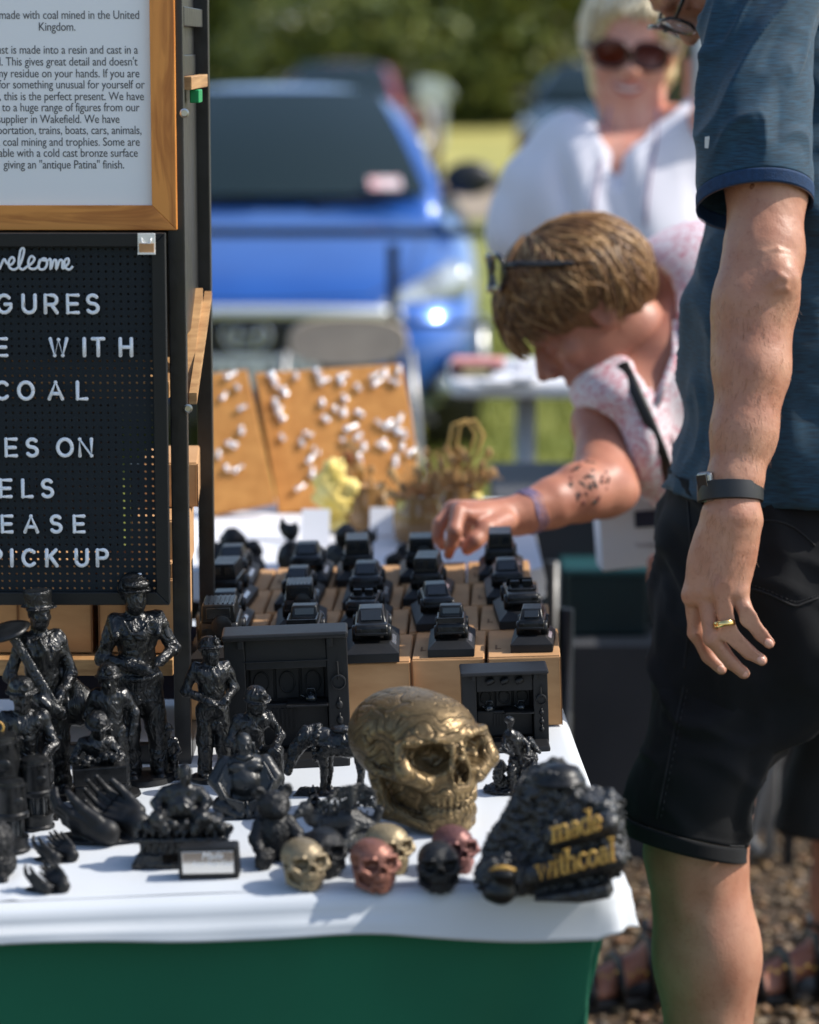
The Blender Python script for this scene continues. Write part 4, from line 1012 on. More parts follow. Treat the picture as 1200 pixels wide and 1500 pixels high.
# masked standing figure in a long coat
def ex(s):
    s.chain([(-.06, -.085, .80), (-.03, -.105, .73), (.03, -.1, .745), (.07, -.07, .80)], [.008] * 4, .003)
    s.cap((-.11, -.02, .80), (-.10, -.07, .72), .02, None, .006); s.cap((.11, -.02, .80), (.10, -.07, .72), .018, None, .006)
    s.cyl((0, 0, .50), (0, -.0, .525), .105, .006, .006); s.box((0.02, -.10, .72), (.06, .02, .04), rd=.006, k=.003)
t, h = fig('masked_figure', 'tallest black figure with a visored helmet, blank face mask and belted coat', 210, 1144, 304, 10, dict(ha=((.035, -.125, .565), (.10, -.115, .60)), el=((-.165, -.01, .61), (.175, .0, .63)), face=(.12, -1, -.05), sh=((-.115, 0, .79), (.115, 0, .79)), kn=((-.055, -.01, .27), (.075, .01, .27)), ft=((-.05, 0, .045), (.085, 0, .045))), 'visor', None, ex, coat=.10, bulk=1.06, seed=9, q=.70)
base_ring(t, h, .15)
# seated miner, far left
SIT = dict(pel=(0, .05, .36), che=(0, .03, .58), hed=(0, -.02, .83), sh=((-.15, .02, .68), (.15, .02, .68)), el=((-.20, -.02, .48), (.20, -.02, .48)), ha=((-.03, -.13, .55), (.12, -.2, .42)),
           hip=((-.08, .02, .34), (.08, .02, .34)), kn=((-.12, -.20, .36), (.13, -.20, .36)), ft=((-.12, -.18, .06), (.13, -.18, .06)))
def seatx(s): s.box((0, .09, .15), (.30, .24, .30), rd=.03, k=.02); s.box((0, -.02, .015), (.42, .5, .03), rd=.01, k=.01)
t, h = fig('seated_miner_figure', 'black seated miner figure in a lamp helmet near the left edge', 42, 1192, 212, 6, dict(SIT, face=(.2, -1, -.1)), 'miner', None, seatx, n=120, wide=.66, bulk=1.25, q=.92, seed=12)
# standing man in jacket
t, h = fig('jacket_miner_figure', 'black standing miner in an open jacket and smooth helmet on a round base', 168, 1166, 196, 8, dict(hed=(0, -.02, .88), ha=((-.03, -.12, .55), (.14, -.04, .46)), el=((-.17, 0, .62), (.18, 0, .62)), sh=((-.125, 0, .77), (.125, 0, .77))), 'miner', None, coat=.05, bulk=1.2, q=.86, seed=20, n=115)
base_ring(t, h, .19)
# miner carrying a crate of coal
def ex(s):
    s.box((0, .04, .10), (.2, .2, .2), rd=.02, k=.02)
t, h = fig('coal_carrier_figure', 'black miner bending over a plank crate heaped with coal', 146, 1178, 146, 10, dict(hed=(.02, -.05, .80), face=(.15, -1, -.45), up=(0, -.3, 1), che=(0, .0, .58), pel=(0, .05, .38), sh=((-.16, 0, .64), (.16, 0, .64)), el=((-.24, -.06, .48), (.24, -.06, .48)), ha=((-.2, -.2, .44), (.2, -.2, .44)), hip=((-.1, .05, .36), (.1, .05, .36)), kn=((-.14, -.05, .22), (.14, -.05, .22)), ft=((-.14, 0, .05), (.14, 0, .05))), 'miner', None, ex, n=110, wide=.7, bulk=1.3, q=1.05, seed=31)
cr = G(); cr.box((0, -.27 * h, .20 * h), (.50 * h, .26 * h, .17 * h)); cr.obj('crate', MT['coal'], t, bevel=.0008)
g = G(); g.box((0, -.27 * h, .38 * h), (.52 * h, .28 * h, .17 * h)); co = g.obj('crate', MT['coal'], t, bevel=.0008)
s = S((-.3, -.45, .4), (.3, -.1, .62), .009); s.k = .01
for k in range(26): s.ball((RNG.uniform(-.22, .22), RNG.uniform(-.38, -.17), RNG.uniform(.46, .54)), RNG.uniform(.025, .045), .003)
s.crumple(45, .012, 2); me = s.mesh('coal_heap', 0); me.transform(Matrix.Scale(h, 4)); link('coal_heap', me, MT['coal'], t, angle=30)
# standing miner in front of the range
def ex(s):
    s.cap((-.02, -.13, .555), (.09, -.13, .565), .022, None, .01); s.cyl((0, 0, .50), (0, 0, .515), .095, .004, .004)
t, h = fig('standing_miner_figure', 'black standing miner looking up in a lamp helmet beside the large cooking range', 316, 1142, 212, 12, dict(ha=((-.02, -.13, .565), (.07, -.13, .57)), el=((-.18, -.01, .63), (.16, 0, .63)), face=(.55, -1, .12), up=(0, .1, 1), hed=(.0, -.01, .895), sh=((-.12, 0, .79), (.12, 0, .79))), 'miner', None, ex, coat=.02, bulk=1.08, q=.74, seed=41, n=125)
base_ring(t, h, .17)
# crouching miner
CRO = dict(pel=(0, .06, .30), che=(-.02, .02, .54), hed=(.02, -.08, .80), sh=((-.17, 0, .64), (.15, 0, .66)), el=((-.24, -.04, .44), (.24, -.03, .46)), ha=((-.02, -.2, .36), (.10, -.24, .36)), hip=((-.08, .03, .28), (.08, .03, .28)),
           kn=((-.12, -.20, .22), (.15, -.22, .36)), ft=((-.08, .06, .06), (.17, -.18, .06)), face=(.35, -1, -.3), up=(0, -.25, 1))
t, h = fig('crouching_miner_figure', 'black crouching miner with a helmet lamp, directly behind the laughing figure', 376, 1152, 160, 14, CRO, 'miner', 'slab', None, n=120, wide=.7, bulk=1.3, q=1.0, seed=51)
# small seated bust behind the bench group
t, h = fig('small_miner_figure', 'smallest black miner, peeping over the bench group left of the rack foot', 248, 1140, 84, 0, dict(SIT), 'miner', None, seatx, n=85, wide=.66, bulk=1.3, q=1.05, seed=61)

# ---- miner's safety lamps
def lamp(label, px, py, hpx, ring=True, rz=0):
    t, h = place('safety_lamp', label, 'miner\'s lamp', px, py, hpx, rz); t['category'] = 'lamp'
    sc = lambda pr: [(r * h, z * h) for r, z in pr]
    G().lathe(sc([(.20, 0), (.21, .02), (.21, .05), (.19, .07), (.19, .16), (.20, .18), (.20, .20), (.15, .21)]), 32).obj('base', MT['coal'], t, smooth=True, angle=35)
    G().lathe(sc([(.13, .20), (.13, .44)]), 24).obj('glass', mgl, t, smooth=True, angle=35)
    for k in range(5):
        a = k * 2 * math.pi / 5 + .4; G().tube([(.165 * h * math.cos(a), .165 * h * math.sin(a), .2 * h), (.165 * h * math.cos(a), .165 * h * math.sin(a), .45 * h)], .012 * h, 8).obj('pillar', MT['coal'], t, smooth=True)
    b = G().lathe(sc([(.205, .44), (.215, .46), (.215, .50), (.195, .52), (.185, .80), (.195, .82), (.195, .85), (.16, .87)]), 36).obj('bonnet', MT['coal'], t, smooth=True, angle=35)
    g = G(); g.ball((0.06 * h, -.178 * h, .66 * h), (.075 * h, .02 * h, .06 * h), 16, 8); g.obj('badge', MT['coal'], b, smooth=True)
    g = G(); [g.box((.196 * h * math.cos(a), .196 * h * math.sin(a), .825 * h), (.03 * h, .03 * h, .04 * h), rot=(0, 0, a)) for a in [i * math.pi / 7 for i in range(14)]]; tag(g.obj('rim_studs', MT['coal'], b), kind='stuff')
    G().lathe(sc([(.175, .86), (.17, .90), (.10, .93), (.03, .94)]), 28).obj('cap', MT['coal'], t, smooth=True, angle=35)
    if ring: G().tube([(.055 * h * math.cos(a), 0, (.975 + .055 * math.sin(a)) * h) for a in [i * math.pi / 10 for i in range(21)]], .011 * h, 8, caps=False).obj('ring', MT['gold'], t, smooth=True)
lamp('black safety lamp with a brass ring at the left edge of the photograph', 5, 1218, 158, True, 0)
lamp('black safety lamp standing right of the one with the brass ring', 56, 1214, 116, False, 10)
lamp('black safety lamp nearest the front edge, left of the cupped hands', 20, 1248, 118, False, 20)

# ---- cupped hands
def hands(label, px, py, wpx, rz=0, res=.011):
    t, h = place('cupped_hands', label, 'sculpture', px, py, wpx, rz)
    s = S((-.75, -.5, -.05), (.72, .6, .85), res); s.k = .03
    hand(s, (.20, -.20, .15), (-1, .22, .28), (-.05, -.75, -.66), 4.1, curl=(.34, .32, .30, .30), spread=(-.02, -.0, .01, .04), thumb=(.3, .3), left=-1, k=.004)
    s.ball((.22, -.21, .15), (.13, .11, .12), .05)
    hand(s, (.50, .02, .16), (-.86, .42, .34), (.15, .62, -.76), 4.1, curl=(.36, .36, .36, .36), spread=(-.03, -.01, .01, .04), thumb=(.3, .3), left=1, k=.004)
    s.ball((.50, -.02, .15), (.12, .11, .14), .05)
    s.ball((.10, .02, .03), (.46, .24, .05), .05); s.half((0, 0, .0), (0, 0, -1))
    me = s.mesh('hands', 2); me.transform(Matrix.Scale(h, 4)); link('hands', me, MT['coal_matt'], t)
hands('largest pair of smooth black cupped hands, in front of the coal crate', 130, 1232, 150, -6)
hands('medium black cupped hands left of the largest pair', 72, 1262, 72, -14, .016)
hands('smallest black cupped hands, nearest the front edge at the left', 60, 1306, 74, -20, .018)

# ---- furry animal cut off at the left edge
t, h = place('hedgehog', 'black furry animal figure cut off by the left edge of the photograph', 'figurine', 0, 1285, 90)
s = S((-.6, -.6, -.05), (.6, .6, 1.1), .016); s.k = .05
s.ball((-.1, 0, .6), (.38, .36, .36)); s.ball((.0, -.05, .25), (.30, .30, .26)); s.cap((.05, -.3, .08), (.12, -.38, .06), .1, .08); s.ball((.05, -.3, .62), (.14, .14, .12))
s.warp(lambda x, y, z: .04 * np.abs(nz(x, y, z, 24)) + .02 * nz(x, y, z, 50)); me = s.mesh('body', 0); me.transform(Matrix.Scale(h, 4)); link('body', me, MT['coal_matt'], t)
t['label'] = 'black furry animal figure cut off by the left edge of the photograph'; t.name = 'animal_figure'

# ---- laughing seated buddha
def buddha(s, o=(0, 0, 0), q=1):
    o = Vector(o); P = lambda x, y, z: o + Vector((x, y, z)) * q; E = lambda c, r, k=.03, cut=False: s.ball(P(*c), tuple(a * q for a in r), k * q, cut)
    E((0, .05, .20), (.34, .26, .20)); E((0, .02, .40), (.27, .22, .26), .05); E((0, -.12, .40), (.19, .14, .17), .03); E((0, .02, .60), (.24, .16, .12), .05)
    E((-.10, -.13, .58), (.10, .06, .06), .03); E((.10, -.13, .58), (.10, .06, .06), .03)
    for t_ in (-1, 1):
        s.chain([P(t_ * .24, .02, .60), P(t_ * .36, -.06, .42), P(t_ * .27, -.22, .28)], [.095 * q, .085 * q, .055 * q], .03 * q)
        E((t_ * .25, -.14, .14), (.16, .17, .12)); s.cap(P(t_ * .25, -.24, .09), P(t_ * .12, -.30, .06), .06 * q, .05 * q, .02 * q)
        for f in range(4): s.cap(P(t_ * (.12 - .02 * f), -.32, .055), P(t_ * (.115 - .02 * f), -.36, .05), .014 * q, .012 * q, .004 * q)
        for f in range(5):
            s.chain([P(t_ * (.22 - .01 * f), -.10 - .01 * f, .62 - .04 * f), P(t_ * (.33 - .03 * f), -.20 - .01 * f, .42 - .05 * f), P(t_ * (.24 - .035 * f), -.31, .26 - .035 * f), P(t_ * .04, -.34 - .0 * f, .20 - .03 * f)], [.020 * q] * 4, .012 * q)
    E((0, -.255, .36), (.012, .02, .012), .004, True); s.cap(P(0, -.30, .20), P(.02, -.36, .04), .02 * q, .035 * q, .01 * q); s.cap(P(-.05, -.3, .2), P(-.06, -.35, .05), .015 * q, .03 * q, .01 * q)
    add_head(s, P(.0, -.02, .83), basis((.12, -1, .05), (0, 0, 1)), 1.28 * q, fine=False, smile=1)
    for t_ in (-1, 1): s.ball(P(t_ * .115, -.0, .78), (.02 * q, .03 * q, .075 * q), .01 * q)
    s.chain([P(-.09, -.09, .70), P(0, -.12, .68), P(.09, -.09, .70)], [.022 * q, .028 * q, .022 * q], .02 * q)
t, h = place('laughing_buddha', 'black laughing round-bellied seated figure in flowing robes, in front of the crouching miner', 'figurine', 362, 1190, 122, 4)
s = S((-.5, -.45, -.02), (.5, .4, 1.02), .0112); s.k = .02; buddha(s); s.box((0, -.03, .02), (.74, .62, .05), rd=.02, k=.01); s.crumple(20, .004, 4); s.half((0, 0, 0), (0, 0, -1))
me = s.mesh('body'); me.transform(Matrix.Scale(h, 4)); link('body', me, M('satin coal resin', (.014, .016, .017), .40, bump=.12, bs=400, rvar=.08, vs=60), t)

# ---- small buddha on an ornate bench
t, h = place('buddha_on_bench', 'black bald seated figure on an ornate bench with a carved base', 'figurine', 272, 1262, 150, -4)
s = S((-.5, -.34, -.02), (.5, .34, 1.0), .0125); s.k = .02
s.ball((.0, .0, .60), (.19, .14, .15)); s.ball((0, -.08, .55), (.15, .10, .11)); s.ball((0, 0, .72), (.17, .11, .07), .04)
add_head(s, (.04, -.02, .87), basis((.3, -1, 0), (0, 0, 1)), .92, fine=False, smile=1)
for t_ in (-1, 1):
    s.chain([(t_ * .16, 0, .70), (t_ * .25, -.05, .60), (t_ * .20, -.14, .52)], [.06, .055, .04]); s.chain([(t_ * .1, -.02, .48), (t_ * .22, -.18, .47), (t_ * .14, -.22, .36)], [.09, .085, .05])
    for k in range(4): s.ball((t_ * (.28 + .05 * k), -.06 + .03 * (k % 2), .42 - .03 * k), .055, .01)
s.box((0, .02, .38), (.72, .44, .10), rd=.03); 
for k in range(22): s.ball((-.40 + .038 * k, -.19 + .02 * math.sin(k * 2), .40 + .03 * math.sin(k * 1.7)), (.034, .034, .05), .012)
for k in range(12): s.ball((-.42 + .075 * k, -.2, .33), .026, .006)
s.box((0, 0, .27), (.90, .50, .05), rd=.01); s.box((0, 0, .19), (.80, .44, .12), rd=.01); s.box((0, 0, .03), (.96, .56, .06), rd=.01)
for k in range(14): s.cap((-.38 + .058 * k, -.225, .14), (-.36 + .058 * k, -.225, .23), .014, None, .004)
s.box((-.30, -.24, .10), (.26, .06, .08), rd=.01); s.crumple(30, .006, 8)
me = s.mesh('body'); me.transform(Matrix.Scale(h * 1.0, 4)); link('body', me, MT['coal_figure'], t)
# name plaque in front of it
p, sc_ = spot(308, 1284); t = thing('name_plaque', 'small black block with a shiny silver nameplate reflecting tan, at the table front', 'plaque', p, trot(R(-2)))
w_, h_ = 88 / sc_, 49 / sc_
g = G(); g.prism([(-w_ / 2, 0), (w_ / 2, 0), (w_ / 2, h_ * .25), (w_ / 2 * .97, h_), (-w_ / 2 * .97, h_), (-w_ / 2, h_ * .25)], -.012, .012, 'y'); bo = g.obj('block', MT['coal_matt'], t, bevel=.002)
mpl = bpy.data.materials.new('engraved plate'); mpl.use_nodes = True; n_, L_, p_ = nodes(mpl); p_.inputs['Base Color'].default_value = (.80, .76, .70, 1); p_.inputs['Metallic'].default_value = .85; p_.inputs['Roughness'].default_value = .12
g = G(); g.box((0, -.0125, h_ * .55), (w_ * .86, .0015, h_ * .68)); pl = g.obj('silver_plate', mpl, bo, bevel=.0006)
for i, (tx_, sz) in enumerate((('Made', .009), ('from Real Coal', .006))):
    link('engraving', text_mesh(tx_, sz, .0002, shear=.3), M('white engraving', (.85, .85, .85), .5), bo, smooth=False, loc=(.004, -.0136, h_ * (.66 - .2 * i)), rot=(R(90), 0, 0))

# ---- teddy bear
t, h = place('teddy_bear', 'black sitting teddy bear figure with round ears, behind the small skulls', 'figurine', 404, 1262, 112, 18)
s = S((-.5, -.5, -.02), (.5, .4, 1.02), .0135); s.k = .03
s.ball((0, .02, .34), (.23, .20, .33)); s.ball((.0, -.03, .76), (.22, .20, .19)); s.ball((.02, -.2, .71), (.11, .10, .08)); s.ball((.02, -.29, .73), (.035, .03, .025), .008)
for t_ in (-1, 1):
    s.ball((t_ * .19, .0, .93), (.09, .05, .09), .02); s.ball((t_ * .19, -.05, .93), (.05, .03, .05), .01, True)
    s.chain([(t_ * .19, .0, .52), (t_ * .28, -.08, .36), (t_ * .26, -.18, .24)], [.09, .085, .075]); s.chain([(t_ * .13, -.04, .13), (t_ * .24, -.28, .10)], [.13, .11]); s.ball((t_ * .25, -.36, .13), (.11, .06, .13), .02)
s.warp(lambda x, y, z: .010 * nz(x, y, z, 30) + .010 * nz(x, y, z, 60)); s.half((0, 0, 0), (0, 0, -1))
me = s.mesh('body'); me.transform(Matrix.Scale(h, 4)); link('body', MT and me, MT['coal_matt'], t)

# ---- dragon
t, h = place('dragon', 'black crouching dragon with one raised scaly wing and a coiled tail', 'figurine', 496, 1240, 122, -6)
s = S((-.55, -.4, -.02), (.6, .4, .85), .0115); s.k = .02
s.ball((.02, .02, .10), (.50, .32, .09)); s.chain([(.30, .08, .22), (.10, .04, .32), (-.14, -.02, .30), (-.30, -.08, .36)], [.15, .17, .13, .08], .04)
s.chain([(-.30, -.08, .36), (-.36, -.12, .50), (-.42, -.2, .46)], [.08, .085, .05], .03); s.cap((-.42, -.2, .47), (-.50, -.26, .40), .05, .03, .02)
for t_ in (-1, 1): s.cap((-.34, -.12 + t_ * .04, .56), (-.24, -.06 + t_ * .08, .66), .02, .006, .006)
for k in range(9): s.cap((.34 - .075 * k, .06 - .012 * k, .36 + .05 * math.sin(k * .4)), (.36 - .075 * k, .06 - .012 * k, .44 + .06 * math.sin(k * .4)), .022, .004, .01)
s.chain([(-.02, .0, .40), (.18, -.06, .62), (.48, -.10, .60)], [.045, .03, .018], .01)
for k in range(6):
    e = Vector((-.16 + .13 * k, -.16 - .01 * k, .44 + .022 * k)); s.cap(Vector((-.02, .02, .42)).lerp(Vector((.46, -.10, .62)), k / 6), e, .022, .016, .02)
def wing(X, Y, Z):
    a = Y + .09 + .10 * (X) - .05 * np.sin(X * 24); u = X; lo = .40 + .15 * (X + .2) + .025 * np.abs(np.sin((X + .2) * 22)); hi = .52 + .28 * np.sin(np.clip((X + .25) / .75, 0, 1) * 2.3)
    return np.maximum(np.maximum(np.abs(a) - .014, lo - Z), np.maximum(Z - hi, np.maximum(-.25 - X, X - .5))) * .7
s.put((-.3, -.3, .3), (.52, .15, .85), wing, .012)
s.chain([(.30, .08, .18), (.48, -.02, .14), (.40, -.24, .10), (.12, -.30, .09), (-.08, -.28, .08), (-.02, -.20, .12)], [.10, .08, .06, .045, .03, .015], .02)
for a, b_ in ((-.2, -.1), (.2, -.06)): s.chain([(a, b_, .26), (a - .06, b_ - .1, .18), (a - .04, b_ - .14, .10), (a - .1, b_ - .2, .09)], [.07, .055, .035, .03], .015)
s.chain([(.40, .12, .20), (.50, .10, .42), (.36, .08, .52)], [.07, .05, .02], .03)
s.warp(lambda x, y, z: .012 * np.abs(nz(x, y, z, 34)) + .007 * nz(x, y, z, 70)); s.half((0, 0, 0), (0, 0, -1))
me = s.mesh('body', 0); me.transform(Matrix.Scale(h, 4)); link('body', me, M('worn coal resin', (.02, .021, .022), .45, col2=(.085, .085, .075), vs=45, bump=.4, bs=300, thr=(.5, .75)), t)
t, h = place('small_spire_ornament', 'tiny black ribbed spire standing behind the dragon', 'ornament', 460, 1185, 36)
g = G(); g.lathe([(r * h, z * h) for r, z in [(.34, 0), (.34, .15), (.22, .2), (.30, .3), (.26, .4), (.16, .44), (.24, .52), (.18, .62), (.1, .66), (.15, .74), (.08, .86), (.02, 1.0)]], 18); g.obj('body', MT['coal'], t, smooth=True, angle=40)

# ---- skulls
def skull(res, carve=0, seed=0):
    """faces -Y, about 1 unit high"""
    s = S((-.52, -.72, -.02), (.52, .62, 1.04), res); s.k = .04
    E = s.ball
    E((0, .12, .63), (.43, .54, .37)); E((0, -.12, .68), (.37, .34, .30), .08)
    KX, KZ = 1.16, 1.2; E0, C0 = s.ball, s.chain
    E = lambda c, r, *a, **k: E0((c[0] * KX, c[1], c[2] * KZ), (r[0] * KX, r[1], r[2] * KZ), *a, **k)
    class _W: pass
    W = _W(); W.chain = lambda pts, r, *a, **k: C0([(p[0] * KX, p[1], p[2] * KZ) for p in pts], [q * 1.12 for q in r], *a, **k); W.cap = lambda p, q, *a, **k: s.cap((p[0] * KX, p[1], p[2] * KZ), (q[0] * KX, q[1], q[2] * KZ), *a, **k)
    E((0, -.28, .40), (.25, .22, .20), .06)
    W.chain([(-.29, -.33, .60), (-.14, -.42, .60), (0, -.40, .575), (.14, -.42, .60), (.29, -.33, .60)], [.038, .040, .032, .040, .038], .045)
    for t_ in (-1, 1):
        W.chain([(t_ * .33, -.26, .56), (t_ * .33, -.34, .42), (t_ * .20, -.40, .34)], [.05, .062, .055], .04); W.chain([(t_ * .33, -.32, .40), (t_ * .38, -.10, .40), (t_ * .36, .08, .42)], [.045, .032, .03], .03)
        W.chain([(t_ * .34, .02, .36), (t_ * .31, -.06, .14), (t_ * .14, -.36, .055)], [.05, .06, .05], .04)
        E((t_ * .36, -.12, .52), (.05, .16, .11), .05, True)
    E((0, .0, .34), (.30, .40, .20), .03); E((0, -.18, .20), (.20, .24, .15), .03)
    E((0, -.38, .27), (.185, .14, .13), .03); E((0, -.36, .13), (.19, .15, .10), .03); E((0, -.44, .055), (.11, .08, .055), .03)
    for t_ in (-1, 1):
        E((t_ * .165, -.44, .50), (.118, .16, .096), .035, True); E((t_ * .30, -.22, .27), (.07, .13, .09), .03, True)
        W.chain([(t_ * .03, -.47, .56), (t_ * .065, -.50, .42), (t_ * .045, -.50, .335)], [.02, .022, .02], .015)
        E((t_ * .030, -.53, .395), (.030, .12, .062), .01, True)
    W.cap((0, -.50, .46), (0, -.53, .49), .022, .03, .02); E((0, -.52, .44), (.028, .10, .05), .01, True)
    E((0, -.06, .25), (.262, .27, .20), .03)
    for i in range(9):
        a = (i - 4) * .235; x, y = .172 * math.sin(a), -.36 - .155 * math.cos(a)
        E((x, y, .232), (.0205, .016, .042), .004); E((x * .98, y + .012, .148), (.019, .015, .040), .004)
    if carve:
        def cv(x, y, z):
            w1 = nz(x, y, z, 2.4, 3); w2 = nz(x, y, z, 2.4, 9); w3 = nz(x, y, z, 5, 14)
            ph = 34 * (np.sqrt((x + .14 * w1) ** 2 + (z - .72 + .2 * w2) ** 2 + (y * .8) ** 2) + .30 * w1 + .12 * w3)
            a = np.exp(-(np.sin(ph) / .30) ** 2); q = np.exp(-(np.sin(ph * .5 + 2 + 5 * w2) / .16) ** 2)
            m = np.where(z > .62, 1.0, np.where(y > -.28, 1.0, .35)) * np.clip(.55 + 1.2 * nz(x, y, z, 3, 6), .2, 1)
            return m * (.009 * a - .006 * q)
        s.warp(cv)
        # spirals over the brow and temple ridges
        for cx_, cz_, sg in ((-.07, .80, 1), (.10, .80, -1), (-.04, .70, -1), (.06, .69, 1), (.0, .90, 1)):
            pts = []
            for k in range(26):
                a = sg * k * .45; rr = .075 * (1 - k / 30); x, z = cx_ + rr * math.cos(a), cz_ + rr * math.sin(a)
                v = max(0, 1 - (x / .35) ** 2 - ((z - .66) / .31) ** 2); pts.append((x, -.12 - .34 * math.sqrt(v) - .0, z))
            s.chain(pts, [.0085] * len(pts), .006)
    else: s.crumple(18, .008, seed)
    s.half((0, 0, .0), (0, 0, -1)); return s.mesh('skull', 1)
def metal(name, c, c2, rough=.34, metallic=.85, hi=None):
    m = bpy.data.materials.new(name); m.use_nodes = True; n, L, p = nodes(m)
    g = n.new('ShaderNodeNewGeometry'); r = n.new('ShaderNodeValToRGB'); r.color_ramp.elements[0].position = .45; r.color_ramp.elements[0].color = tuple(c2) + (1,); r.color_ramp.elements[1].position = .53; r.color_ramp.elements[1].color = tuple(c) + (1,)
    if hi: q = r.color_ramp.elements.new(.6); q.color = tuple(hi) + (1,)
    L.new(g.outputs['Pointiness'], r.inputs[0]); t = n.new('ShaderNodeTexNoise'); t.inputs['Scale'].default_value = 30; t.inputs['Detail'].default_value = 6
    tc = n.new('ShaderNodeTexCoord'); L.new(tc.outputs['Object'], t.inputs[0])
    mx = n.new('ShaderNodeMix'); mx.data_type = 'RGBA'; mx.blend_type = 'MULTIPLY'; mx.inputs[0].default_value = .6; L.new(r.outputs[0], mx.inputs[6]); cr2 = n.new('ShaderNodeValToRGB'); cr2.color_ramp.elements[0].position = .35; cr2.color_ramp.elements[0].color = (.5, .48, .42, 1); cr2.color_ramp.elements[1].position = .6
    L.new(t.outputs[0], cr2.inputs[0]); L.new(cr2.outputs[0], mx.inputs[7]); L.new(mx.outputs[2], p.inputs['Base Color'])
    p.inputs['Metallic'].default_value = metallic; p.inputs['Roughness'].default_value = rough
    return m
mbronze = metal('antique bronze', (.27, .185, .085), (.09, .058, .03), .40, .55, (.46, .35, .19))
n_, L_, p_ = nodes(mbronze); tc_ = n_.new('ShaderNodeTexCoord')
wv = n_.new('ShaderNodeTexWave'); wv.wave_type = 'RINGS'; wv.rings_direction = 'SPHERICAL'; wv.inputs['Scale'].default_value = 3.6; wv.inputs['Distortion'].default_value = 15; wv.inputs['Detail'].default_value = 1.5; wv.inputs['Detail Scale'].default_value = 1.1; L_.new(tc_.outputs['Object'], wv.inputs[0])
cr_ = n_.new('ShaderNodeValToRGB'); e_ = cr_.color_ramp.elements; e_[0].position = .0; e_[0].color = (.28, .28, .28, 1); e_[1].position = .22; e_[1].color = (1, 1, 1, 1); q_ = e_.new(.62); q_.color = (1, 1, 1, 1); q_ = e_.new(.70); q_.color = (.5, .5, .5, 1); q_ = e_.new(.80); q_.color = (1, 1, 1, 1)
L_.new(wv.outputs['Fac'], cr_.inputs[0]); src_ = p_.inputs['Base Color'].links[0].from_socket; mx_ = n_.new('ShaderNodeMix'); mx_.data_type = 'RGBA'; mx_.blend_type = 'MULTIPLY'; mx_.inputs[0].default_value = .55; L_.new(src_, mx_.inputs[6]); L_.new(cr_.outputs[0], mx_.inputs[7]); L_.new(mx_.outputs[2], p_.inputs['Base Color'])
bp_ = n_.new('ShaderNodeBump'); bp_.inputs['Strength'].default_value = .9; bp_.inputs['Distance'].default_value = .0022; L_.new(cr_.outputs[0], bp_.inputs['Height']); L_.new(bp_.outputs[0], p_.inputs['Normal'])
mbig = skull(.0088, 1)
def put_skull(me, label, px, py, hpx, rz, mt, name='skull_figure', rx=0):
    p, s = spot(px, py); h = hpx / s / .987; t = bpy.data.objects.new(name, me); COL.objects.link(t); me.polygons.foreach_set('use_smooth', [True] * len(me.polygons))
    if not me.materials: me.materials.append(mt)
    t.material_slots[0].link = 'OBJECT'; t.material_slots[0].material = mt; t.scale = (h,) * 3; t.location = p; t.rotation_euler = trot(R(rz)); t.rotation_euler.x += R(rx); return tag(t, label, 'skull')
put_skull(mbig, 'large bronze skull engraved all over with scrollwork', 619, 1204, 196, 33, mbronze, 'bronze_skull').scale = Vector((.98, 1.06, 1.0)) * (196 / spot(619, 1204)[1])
msm = skull(.017)
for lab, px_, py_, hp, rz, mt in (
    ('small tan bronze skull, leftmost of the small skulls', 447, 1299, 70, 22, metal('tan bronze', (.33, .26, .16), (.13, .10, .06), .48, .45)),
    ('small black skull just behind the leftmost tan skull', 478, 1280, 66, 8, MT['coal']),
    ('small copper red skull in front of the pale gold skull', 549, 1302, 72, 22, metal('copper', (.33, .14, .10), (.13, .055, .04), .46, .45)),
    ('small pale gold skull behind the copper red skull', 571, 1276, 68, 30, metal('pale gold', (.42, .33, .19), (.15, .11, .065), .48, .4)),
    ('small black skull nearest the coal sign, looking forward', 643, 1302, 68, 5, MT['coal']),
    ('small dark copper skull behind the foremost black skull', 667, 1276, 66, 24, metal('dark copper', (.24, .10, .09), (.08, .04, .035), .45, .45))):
    put_skull(msm, lab, px_, py_, hp, rz, mt)

